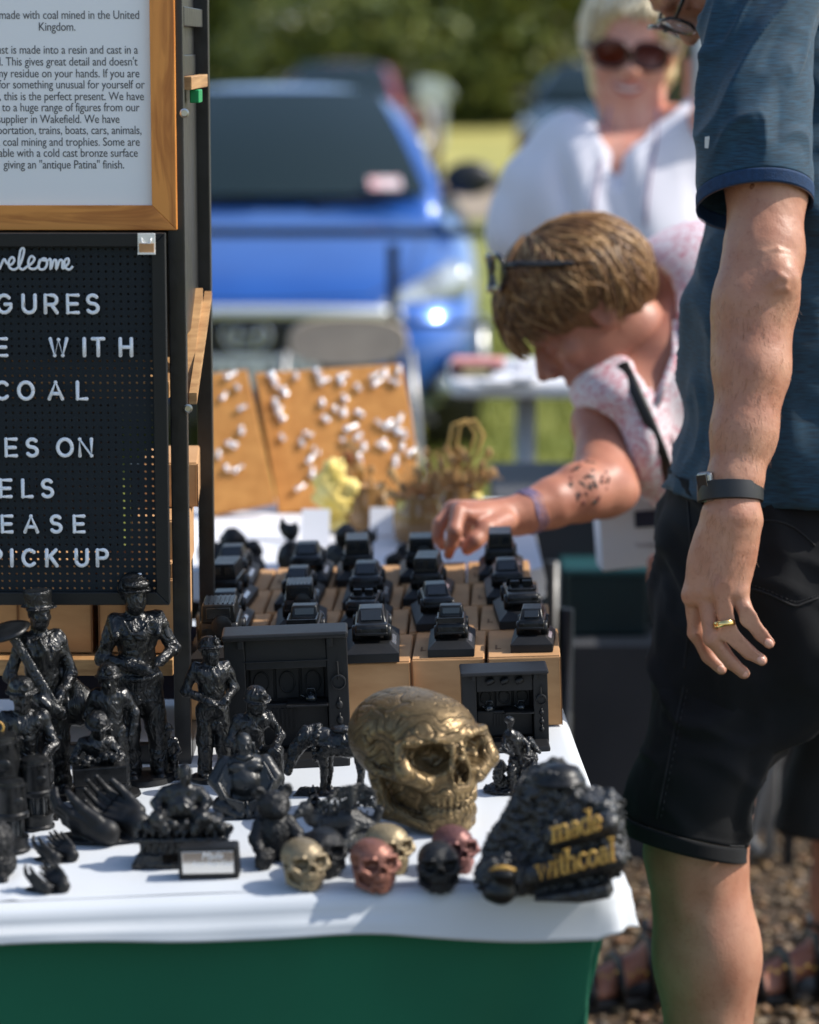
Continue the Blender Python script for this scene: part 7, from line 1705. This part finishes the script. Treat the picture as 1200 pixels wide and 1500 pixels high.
for c, r in TOR: bd.ball(c, tuple(x - .010 for x in r))
bd.chain([A(1110, 600, 980), HPW], [.12, .12]); bd.chain([A(1090, 540, 1010), A(1110, 680, 1020), A(1030, 820, 1035)], [.045, .035, .028])
am = S(Vector((A(615, 700, 1080).x, A(800, 700, 1140).y - .02, A(700, 840, 1080).z)), Vector((A(975, 600, 1040).x, A(900, 600, 1000).y + .04, A(900, 560, 1040).z)), .0028); am.k = .012
am.chain([A(912, 565, 1030), A(881, 620, 1044), A(884, 690, 1062), A(880, 714, 1072), A(848, 722, 1082), A(806, 738, 1090), A(772, 751, 1096), A(757, 756, 1098)], [.046, .0385, .0385, .039, .0365, .0300, .0245, .0225], .02)
am.ball(A(902, 722, 1068), (.030, .026, .022), .025)
for (x, y), r1 in (((660, 748), .0115), ((667, 745), .0115), ((676, 746), .011), ((685, 754), .0105)): am.cap(A(750, 757, 1098), A(x, y, 1104 + (x - 660) * .6), .019, r1, .012)
am.chain([A(660, 749, 1108), A(644, 768, 1112), A(641, 786, 1112), A(648, 800, 1110)], [.0105, .0092, .008, .0066], .004)
am.chain([A(672, 750, 1120), A(666, 778, 1126), A(661, 797, 1124), A(657, 813, 1120)], [.0108, .0096, .0084, .0068], .004)
am.chain([A(680, 750, 1092), A(664, 770, 1090), A(668, 790, 1090), A(677, 797, 1092)], [.0100, .0088, .0078, .0068], .004)
am.chain([A(690, 755, 1084), A(682, 776, 1080), A(686, 792, 1080)], [.0095, .0082, .0068], .004)
am.chain([A(740, 764, 1108), A(712, 776, 1118), A(696, 792, 1122), A(685, 805, 1122)], [.0155, .0125, .0105, .008], .008)
am.warp(lambda x, y, z: .0007 * nz(x, y, z, 60))
lgw = S(Vector((A(860, 1400, 925).x, A(1000, 1400, 1000).y - .05, 0)), Vector((A(1300, 1400, 900).x, A(1000, 1300, 860).y + .1, 1.0)), .010); lgw.k = .02
F1, F2 = on(945, 1462, 0), on(1215, 1455, 0); an1, an2 = F1 + Vector((.03, .0, .10)), F2 + Vector((.0, .0, .10)); kn1, kn2 = Vector((an1.x + .09, an1.y - .02, .46)), Vector((an2.x + .02, an2.y, .46))
for an_, kn_ in ((an1, kn1), (an2, kn2)):
    lgw.chain([HPW, kn_], [.11, .06], .02); lgw.chain([kn_, kn_.lerp(an_, .35), kn_.lerp(an_, .8), an_], [.055, .052, .034, .032], .02); lgw.ball(an_ + Vector((.02, 0, -.065)), (.035, .032, .03), .02)
    d = Vector((-1, -.25, 0)).normalized(); e_ = Vector((.25, -1, 0)).normalized(); lgw.cap(an_ + Vector((0, 0, -.03)), an_ + d * .12 + Vector((0, 0, -.068)), .030, .020, .02); lgw.ball(an_ + d * .12 + Vector((0, 0, -.074)), (.05, .042, .016), .02)
    for i in range(5): b_ = an_ + d * (.152 - .009 * abs(i - 1) - .004 * i) + e_ * (.034 - .017 * i) + Vector((0, 0, -.080)); lgw.cap(b_, b_ + d * (.026 - .003 * i), .011 - .0008 * i, .010 - .0008 * i, .003)
hd_ = S(A(958, 830, 1050) - Vector((.06, .05, .06)), A(958, 830, 1050) + Vector((.09, .05, .06)), .004); hd_.k = .008
for i in range(4): hd_.chain([A(1000, 830 + 9 * i, 1035), A(975, 816 + 10 * i, 1062), A(957, 822 + 10 * i, 1060)], [.012, .0105, .009], .004)
hd_.chain([A(1020, 840, 1040), A(990, 838, 1040)], [.03, .028], .01)
for q in (hd.mesh('h', 1), bd.mesh('b', 1), am.mesh('a', 1), lgw.mesh('l', 1), hd_.mesh('k', 1)):
    v = np.zeros(len(q.vertices) * 3, np.float32); q.vertices.foreach_get('co', v); v = v.reshape(-1, 3); f = np.zeros(len(q.loops), np.int32); q.loops.foreach_get('vertex_index', f)
    vv.append(v); ff.append(f.reshape(-1, 4) + off); off += len(v)
wput(mesh_from('body', np.concatenate(vv), np.concatenate(ff)), 'body', SK2, bw)
# top
mpink = bpy.data.materials.new('pink floral cotton'); mpink.use_nodes = True; n, L, p = nodes(mpink); tc = n.new('ShaderNodeTexCoord'); t0 = n.new('ShaderNodeTexNoise'); t0.inputs['Scale'].default_value = 34; t0.inputs['Detail'].default_value = 2; t0.inputs['Distortion'].default_value = 2.2; L.new(tc.outputs['Object'], t0.inputs[0])
r = n.new('ShaderNodeValToRGB'); e = r.color_ramp.elements; e[0].position = .44; e[0].color = srgb(222, 208, 212); e[1].position = .54; e[1].color = srgb(224, 212, 216); q = e.new(.47); q.color = srgb(206, 142, 152); q = e.new(.51); q.color = srgb(200, 132, 144); L.new(t0.outputs[0], r.inputs[0]); L.new(r.outputs[0], p.inputs['Base Color']); p.inputs['Roughness'].default_value = .8
b = n.new('ShaderNodeBump'); b.inputs['Strength'].default_value = .3; b.inputs['Distance'].default_value = .004; t1 = n.new('ShaderNodeTexNoise'); t1.inputs['Scale'].default_value = 16; L.new(tc.outputs['Object'], t1.inputs[0]); L.new(t1.outputs[0], b.inputs['Height']); L.new(b.outputs[0], p.inputs['Normal'])
sh = S(bd.lo, [a[-1] for a in bd.ax], .0055); sh.k = .045
for c, r_ in TOR: sh.ball(c, r_)
sh.warp(lambda x, y, z: .007 * nz(x, y, z, 12, 3) + .005 * np.sin((x * .8 - z) * 70 + 3 * nz(x, y, z, 6)) * np.clip(nz(x, y, z, 5, 2) + .2, 0, 1))
HS = Hit(sh.mesh('tmp')); vp = []
for (x, y), rr in (((905, 420), .055), ((935, 440), .052), ((950, 490), .042), ((955, 530), .026), ((960, 560), .014), ((962, 588), .003)):
    q = HS(x, y, 0); q = q if q is not None else A(x, y, 1100); vp.append((q, rr))
sh.chain([q for q, _ in vp], [r_ for _, r_ in vp], .004, True)
sh.chain([C2 + B2 @ Vector((0, -.03, -.06)), A(925, 480, 1030), A(945, 500, 1030)], [.068, .056, .045], .006, True)
sh.chain([A(872, 640, 1052), A(868, 720, 1075)], [.042, .055], .006, True)
me = sh.mesh('top'); HS = Hit(me); top = wput(me, 'patterned_top', mpink, bw)
for pts, nm, mt, rr, fl in (([(912, 532), (930, 570), (950, 615), (968, 660), (984, 706)], 'bag_strap', M('black strap', (.008, .008, .009), .5), .0085, .3),):
    P = [HS(x, y, .003) for x, y in pts]; P = [q for q in P if q]; g = G(); g.tube(P, rr, 8, flat=fl, up=(0, -1, 0)); g.v = [tuple(Vector(v) - Vector(bw.location)) for v in g.v]; g.obj(nm, mt, bw, smooth=True)
for pts in ([(908, 462), (918, 500), (935, 545), (961, 592), (985, 650)], [(992, 470), (990, 520), (975, 560), (961, 592)]):
    P = [HS(x, y, .001) for x, y in pts]; P = [q for q in P if q]
    if len(P) > 2: g = G(); g.tube(P, .006, 8, flat=.4, up=(0, -1, 0)); g.v = [tuple(Vector(v) - Vector(bw.location)) for v in g.v]; g.obj('placket', mpink, top, smooth=True)
# tattoo: ink lies on the forearm skin
mtat = hairmat('tattoo ink', [srgb(34, 40, 44), srgb(40, 70, 72), srgb(60, 52, 50), srgb(128, 50, 50)], .6); HA = Hit(am.mesh('t')); g = G(); rg = random.Random(5)
for i in range(46):
    a = rg.uniform(0, 6.28); rr = rg.uniform(4, 33); x, y = 861 + math.cos(a) * rr * .95, 706 + math.sin(a) * rr
    q = HA(x, y, -.0006)
    if q: g.ball(q, (rg.uniform(.0016, .0042), .0012, rg.uniform(.0016, .0050)), 8, 5, rot=(0, a, 0))
g.v = [tuple(Vector(v) - Vector(bw.location)) for v in g.v]; tag(g.obj('tattoo', mtat, bw, smooth=True), kind='stuff')['label'] = 'dark floral tattoo on the inner elbow'
# bracelet
bc = A(776, 749, 1095); bb = basis((A(757, 756, 1098) - A(806, 738, 1090)), (0, -1, 0)); g = G()
for k in (-.006, 0, .006): g.tube([bc + bb @ Vector((.0275 * math.cos(a), k + .002 * math.sin(a * 5), .0275 * math.sin(a))) for a in [i * math.pi / 14 for i in range(29)]], .0042, 6, caps=False)
g.v = [tuple(Vector(v) - Vector(bw.location)) for v in g.v]; g.obj('bracelet', M('lilac cord', srgb(138, 120, 150), .7, col2=srgb(96, 84, 116), vs=200), bw, smooth=True)
# hair
hs = S(C2 - Vector((.19, .16, .2)), C2 + Vector((.2, .18, .2)), .005); hs.ball(C2 + B2 @ Vector((0, -.016, .034)), (.076, .096, .086), rot=B2); hs.ball(C2 + B2 @ Vector((0, -.052, -.012)), (.058, .046, .050), .04, rot=B2)
hs.ball(C2 + B2 @ Vector((0, .09, -.035)), (.075, .055, .085), .01, True, rot=B2)
hs.crumple(30, .006, 3); ho = hs.mesh('hair'); hm = wput(ho, 'hair', M('brown hair mass', srgb(84, 56, 32), .5, col2=srgb(120, 86, 52), vs=40, stretch=(1, 1, .3)), bw)
st = strands(C2, B2, HQ, 3800, r=(.088, .111, .099), rim=lambda a: (1.52 - .12 * math.sin(a)) if math.sin(a) > .1 else (1.66 if math.sin(a) > -.35 else 2.25), lift=.12, w=.0015, segs=8, seed=8, curl=.12); wput(st, 'hair_strands', HB, bw)
st = strands(C2, B2, HQ, 260, r=(.092, .118, .104), azr=(R(70), R(125)), rim=lambda a: 1.72, lift=.13, w=.0015, seed=18, curl=.12); wput(st, 'fringe', HB, bw)
st = strands(C2, B2, HQ, 700, r=(.086, .109, .098), azr=(R(150), R(225)), rim=lambda a: 1.72, lift=.07, w=.0015, segs=8, seed=31, curl=.08); wput(st, 'hair_strands', HB, bw)
sg2 = glasses(C2 + B2 @ Vector((0, -.024, .064)), B2 @ Euler((R(38), 0, 0)).to_matrix(), 1.0, bw, mfr, M('dark sun lens', (.05, .03, .035), .06, coat=1), rad=.0045, name='sunglasses', w_=.029, h_=.024)
# trousers, sandals
sec = []
mbt = M('black trousers', (.012, .012, .013), .8, col2=(.02, .02, .021), vs=10, bump=.3, bs=60, bd=.002)
for kn_, hpx, nm in ((kn1, A(1130, 700, 950), 'trousers'), (kn2, A(1200, 700, 930), 'trousers')):
    lowz = .27; pz = [hpx, hpx.lerp(kn_, .5), kn_, Vector((kn_.x - .02, kn_.y, .36)), Vector((kn_.x - .035, kn_.y, lowz))]; rr = [.15, .115, .085, .078, .080]; g_ = []
    for i, (y, x_, y_, z_, r_) in enumerate(interp([(k, pz[k].x, pz[k].y, pz[k].z, rr[k]) for k in range(5)], 30)): g_.append((Vector((x_, y_, z_)), Vector((r_, 0, 0)), Vector((0, r_ * .95, 0))))
    me = rings(g_, 60, lambda v, a, p: .006 * nzs(p, 9, 2) + .003 * nzs(p, 25, 4)); o = wput(me, 'trouser_leg', mbt, bw); so = o.modifiers.new('thickness', 'SOLIDIFY'); so.thickness = .004
me = G().ball(A(1165, 650, 950), (.19, .17, .17), 32, 20).mesh('seat'); wput(me, 'trouser_seat', mbt, bw, smooth=True)
msan = M('black sandal leather', (.012, .012, .013), .4, bump=.2, bs=200)
for an_ in (an1, an2):
    d = Vector((-1, -.25, 0)).normalized(); e_ = Vector((.25, -1, 0)).normalized(); o_ = Vector((an_.x, an_.y, 0)); T = lambda u, v, z: o_ + d * u + e_ * v + Vector((0, 0, z)) - Vector(bw.location)
    out = [(-.05, -.025), (-.055, 0), (-.05, .025), (0, .035), (.08, .046), (.14, .050), (.185, .036), (.195, .0), (.17, -.036), (.12, -.046), (.04, -.036)]
    g = G(); g.add([T(u, v, .000) for u, v in out] + [T(u, v, .018) for u, v in out], [tuple(range(11)), tuple(range(21, 10, -1))] + [(i, i + 11, (i + 1) % 11 + 11, (i + 1) % 11) for i in range(11)]); so_ = g.obj('sandal', msan, bw, bevel=.003)
    for u, h_, w_ in ((.132, .045, .024), (.085, .060, .022), (.035, .088, .020)):
        g = G(); g.tube([T(u, .048, .012), T(u, .040, h_ * .75), T(u - .004, .018, h_), T(u - .004, -.015, h_), T(u, -.038, h_ * .75), T(u, -.046, .012)], w_, 8, flat=.22, up=(-1, -.25, 0.0)); g.obj('strap', msan, so_, smooth=True)
    g = G(); g.tube([T(-.04, 0, .05), T(-.038, .03, .10), T(.02, .040, .115), T(.035, 0, .115), T(.02, -.040, .115), T(-.038, -.03, .10), T(-.04, 0, .05)], .009, 8, flat=.35); g.obj('ankle_strap', msan, so_, smooth=True)
    for k in range(10):
        u = .01 + .012 * k; g = G(); g.ball(T(u, .05 - .001 * k, .060 + .004 * math.sin(k * 2.1)), (.0032, .002, .0032), 6, 4); g.obj('gold_bead', MT['gold'], so_)
    for i in range(5):
        b_ = an_ + d * (.152 - .009 * abs(i - 1) - .004 * i + .024 - .003 * i) + e_ * (.034 - .017 * i) + Vector((0, 0, -.0725)); g = G(); g.ball(b_ - Vector(bw.location), (.0075, .0075, .004), 10, 6); g.obj('toenail', M('red nail varnish', (.35, .01, .02), .2, coat=1), bw, smooth=True)
# white bag in her other hand
p0 = A(915, 830, 1015); bag = thing('paper_bag', 'white paper bag with a navy label hanging behind the man\'s shorts', 'bag', p0, (0, 0, R(6)))
q = lambda px, py: ((px - 915) / 1015, (830 - py) / 1015)
G().prism([q(882, 836), q(985, 826), q(985, 700), q(872, 706)], -.004, .05, 'y').obj('body', M('white bag paper', (.74, .74, .79), .55, bump=.2, bs=14, bd=.004), bag, bevel=.002)
G().box((q(960, 0)[0], -.0055, q(0, 758)[1]), (.062, .0025, .024), rot=(0, R(-3), 0)).obj('navy_label', M('navy print', srgb(28, 38, 66), .5), bag)
link('label_print', text_mesh('NUTS', .011, .0003), mcard, bag, smooth=False, loc=(q(962, 0)[0], -.0072, q(0, 763)[1]), rot=(R(90), 0, 0)) if False else None
link('bag_print', text_mesh('THANK YOU', .009, .0003, 'LEFT'), M('grey print', (.3, .3, .32), .6), bag, smooth=False, loc=(q(929, 0)[0], -.0045, q(0, 801)[1]), rot=(R(90), 0, 0))
for dx in (-.01, .05): G().tube([(dx, .02, .125), (dx + .005, .02, .16), (dx + .03, .02, .17)], .0022, 6).obj('handle', mcard, bag, smooth=True)

# ------------------------------------------------------------------ BLONDE WOMAN in white
s3 = 742; C3 = A(926, 68, s3); ww = thing('person', 'smiling blonde woman in a white top and brown sunglasses holding a pole', 'person', (C3.x - .02, C3.y + .05, 0))
B3 = basis((-.10, -1, -.12), (.06, -.1, 1)); vv, ff, off = [], [], 0
h3 = S(C3 - Vector((.15, .18, .27)), C3 + Vector((.15, .17, .17)), .0045); add_head(h3, C3, B3, 1.06, k=.01, smile=1.2)
h3.ball(C3 + B3 @ Vector((0, .045, -.085)), (.062, .055, .045), .03, rot=B3); h3.cap(C3 + B3 @ Vector((0, -.02, -.07)), A(930, 190, s3), .062, .068, .03)
P3 = lambda x, y, z: C3 + B3 @ Vector((x, y, z)) * 1.06
for t_ in (-1, 1): h3.ball(P3(t_ * .045, .062, -.042), (.022, .018, .018), .02)
TOR3 = [(A(925, 240, s3), (.165, .11, .09)), (A(895, 320, s3), (.19, .13, .14)), (A(915, 400, s3), (.165, .12, .15)), (A(930, 520, s3), (.12, .11, .12)), (A(852, 225, s3), (.06, .08, .055)), (A(985, 195, s3), (.075, .08, .06))]
b3 = S(A(690, 700, s3) - Vector((.0, .2, .02)), A(1075, 120, s3) + Vector((0, .2, 0)), .008); b3.k = .05
for c, r_ in TOR3: b3.ball(c, tuple(x - .010 for x in r_))
b3.chain([A(842, 228, s3), A(775, 330, s3), A(800, 440, s3 + 10)], [.045, .04, .033])
b3.chain([A(1000, 200, s3), A(1050, 260, s3), A(1035, 160, s3 + 15)], [.05, .04, .03]); 
h4 = S(A(1025, 115, s3) - Vector((.06, .07, .07)), A(1025, 115, s3) + Vector((.06, .06, .07)), .004); h4.k = .008
h4.ball(A(1038, 120, s3), (.02, .035, .04)); 
for i in range(4): h4.chain([A(1036, 92 + 15 * i, s3 + 12), A(1018, 90 + 15 * i, s3 + 16), A(1006, 92 + 15 * i, s3 + 8)], [.011, .011, .009], .004)
h4.chain([A(1035, 85, s3), A(1022, 78, s3 - 8)], [.014, .011])
for q_ in (h3.mesh('h'), b3.mesh('b'), h4.mesh('k')):
    v = np.zeros(len(q_.vertices) * 3, np.float32); q_.vertices.foreach_get('co', v); v = v.reshape(-1, 3); f = np.zeros(len(q_.loops), np.int32); q_.loops.foreach_get('vertex_index', f)
    vv.append(v); ff.append(f.reshape(-1, 4) + off); off += len(v)
wput(mesh_from('body', np.concatenate(vv), np.concatenate(ff)), 'body', SK3, ww)
sh = S(b3.lo, [a[-1] for a in b3.ax], .007); sh.k = .08
for c, r_ in TOR3: sh.ball(c, r_)
sh.chain([A(838, 222, s3), A(788, 290, s3), A(752, 352, s3)], [.058, .058, .052]); sh.chain([A(1000, 205, s3), A(1040, 260, s3)], [.06, .06])
sh.warp(lambda x, y, z: .004 * nz(x, y, z, 7, 3) + .006 * (np.abs(nz(x + z * .25, y * .5, z * .25, 16, 6)) * -2.2 + .5) + .002 * np.sin((x * 1.0 + z * .35) * 55 + 3 * nz(x, y, z, 5)) * np.clip(nz(x, y, z, 4, 2) + .3, 0, 1))
H3 = Hit(sh.mesh('tmp')); cut = []
for (x, y), rr in (((918, 150), .085), ((912, 185), .050), ((905, 215), .022), ((903, 240), .020), ((903, 262), .014), ((903, 276), .004)):
    q = H3(x, y, 0); cut.append((q if q else A(x, y, s3 + 15), rr))
sh.chain([c for c, _ in cut], [r_ for _, r_ in cut], .006, True); sh.ball(A(922, 150, s3), (.115, .12, .075), .008, True)
me = sh.mesh('top'); H3 = Hit(me); wput(me, 'white_top', M('white blouse', (.72, .71, .78), .85, col2=(.68, .67, .74), vs=8, bump=.1, bs=200, sheen=.1), ww)
for pts in ([(893, 158), (885, 200), (880, 240), (872, 290), (866, 330)], [(963, 160), (962, 200), (955, 240), (948, 290), (946, 330)]):
    P = [H3(x, y, .006) or A(x, y, s3 + 22) for x, y in pts]; g = G(); g.tube(P, .0022, 6); g.v = [tuple(Vector(v) - Vector(ww.location)) for v in g.v]; g.obj('lanyard', M('lilac lanyard', srgb(140, 110, 140), .7), ww, smooth=True)
glasses(C3, B3, 1.12, ww, M('brown frame', srgb(60, 26, 16), .25, coat=.5), M('brown sun lens', srgb(80, 28, 14), .08, coat=1), rad=.004, name='sunglasses', w_=.031, h_=.023, y=.106, shape=2.4)
g = G(); g.ball((0, 0, 0), (.024, .013, .0068), 20, 10); g.v = [tuple(P3(x, .089 + y, -.0665 + z + 9 * x * x) - Vector(ww.location)) for x, y, z in g.v]; g.obj('teeth', M('teeth', (.72, .67, .6), .35), ww, smooth=True)
for dz in (.0085, -.0085):
    g = G(); g.tube([P3(x, .101 - .35 * abs(x), -.067 + dz * (1 - (x / .032) ** 2) + 9 * x * x) - Vector(ww.location) for x in (-.030, -.018, -.006, .006, .018, .030)], [.0015, .0032, .004, .004, .0032, .0015], 8); g.obj('lip', M('lip', srgb(184, 92, 88), .4), ww, smooth=True)
hs = S(C3 - Vector((.16, .16, .2)), C3 + Vector((.16, .17, .18)), .006); hs.ball(C3 + B3 @ Vector((0, -.02, .04)), (.095, .112, .098), rot=B3); hs.ball(C3 + B3 @ Vector((0, -.05, -.05)), (.09, .075, .09), .03, rot=B3)
hs.ball(C3 + B3 @ Vector((0, .10, -.015)), (.072, .085, .088), .012, True, rot=B3); hs.crumple(25, .006, 2); wput(hs.mesh('hair'), 'hair', M('blond hair mass', srgb(206, 182, 132), .5, col2=srgb(226, 206, 162), vs=50), ww)
st = strands(C3, B3, 1.06, 420, r=(.092, .106, .098), rim=lambda a: 1.25 if math.sin(a) > .55 else (1.9 if math.sin(a) > -.1 else 2.2), lift=.09, w=.004, seed=4); wput(st, 'hair_strands', HBL, ww)
sec = [(Vector((ww.location.x + .035, ww.location.y, z)), Vector((.115, 0, 0)), Vector((0, .11, 0))) for z in (.95, .8, .6, .4, .2, .06)]
wput(rings(sec, 48, lambda v, a, p: .012 * math.sin(a * 7) * v), 'skirt', M('dark skirt', (.02, .02, .03), .8), ww)
for s_ in (-1, 1):
    sd = S((-.06, -.2, -.02), (.06, .08, .1), .008); sd.cap((0, .0, .04), (0, -.12, .03), .04, .032); sd.half((0, 0, 0), (0, 0, -1)); sd.obj('shoe', msan, ww, loc=(s_ * .08, 0, 0))
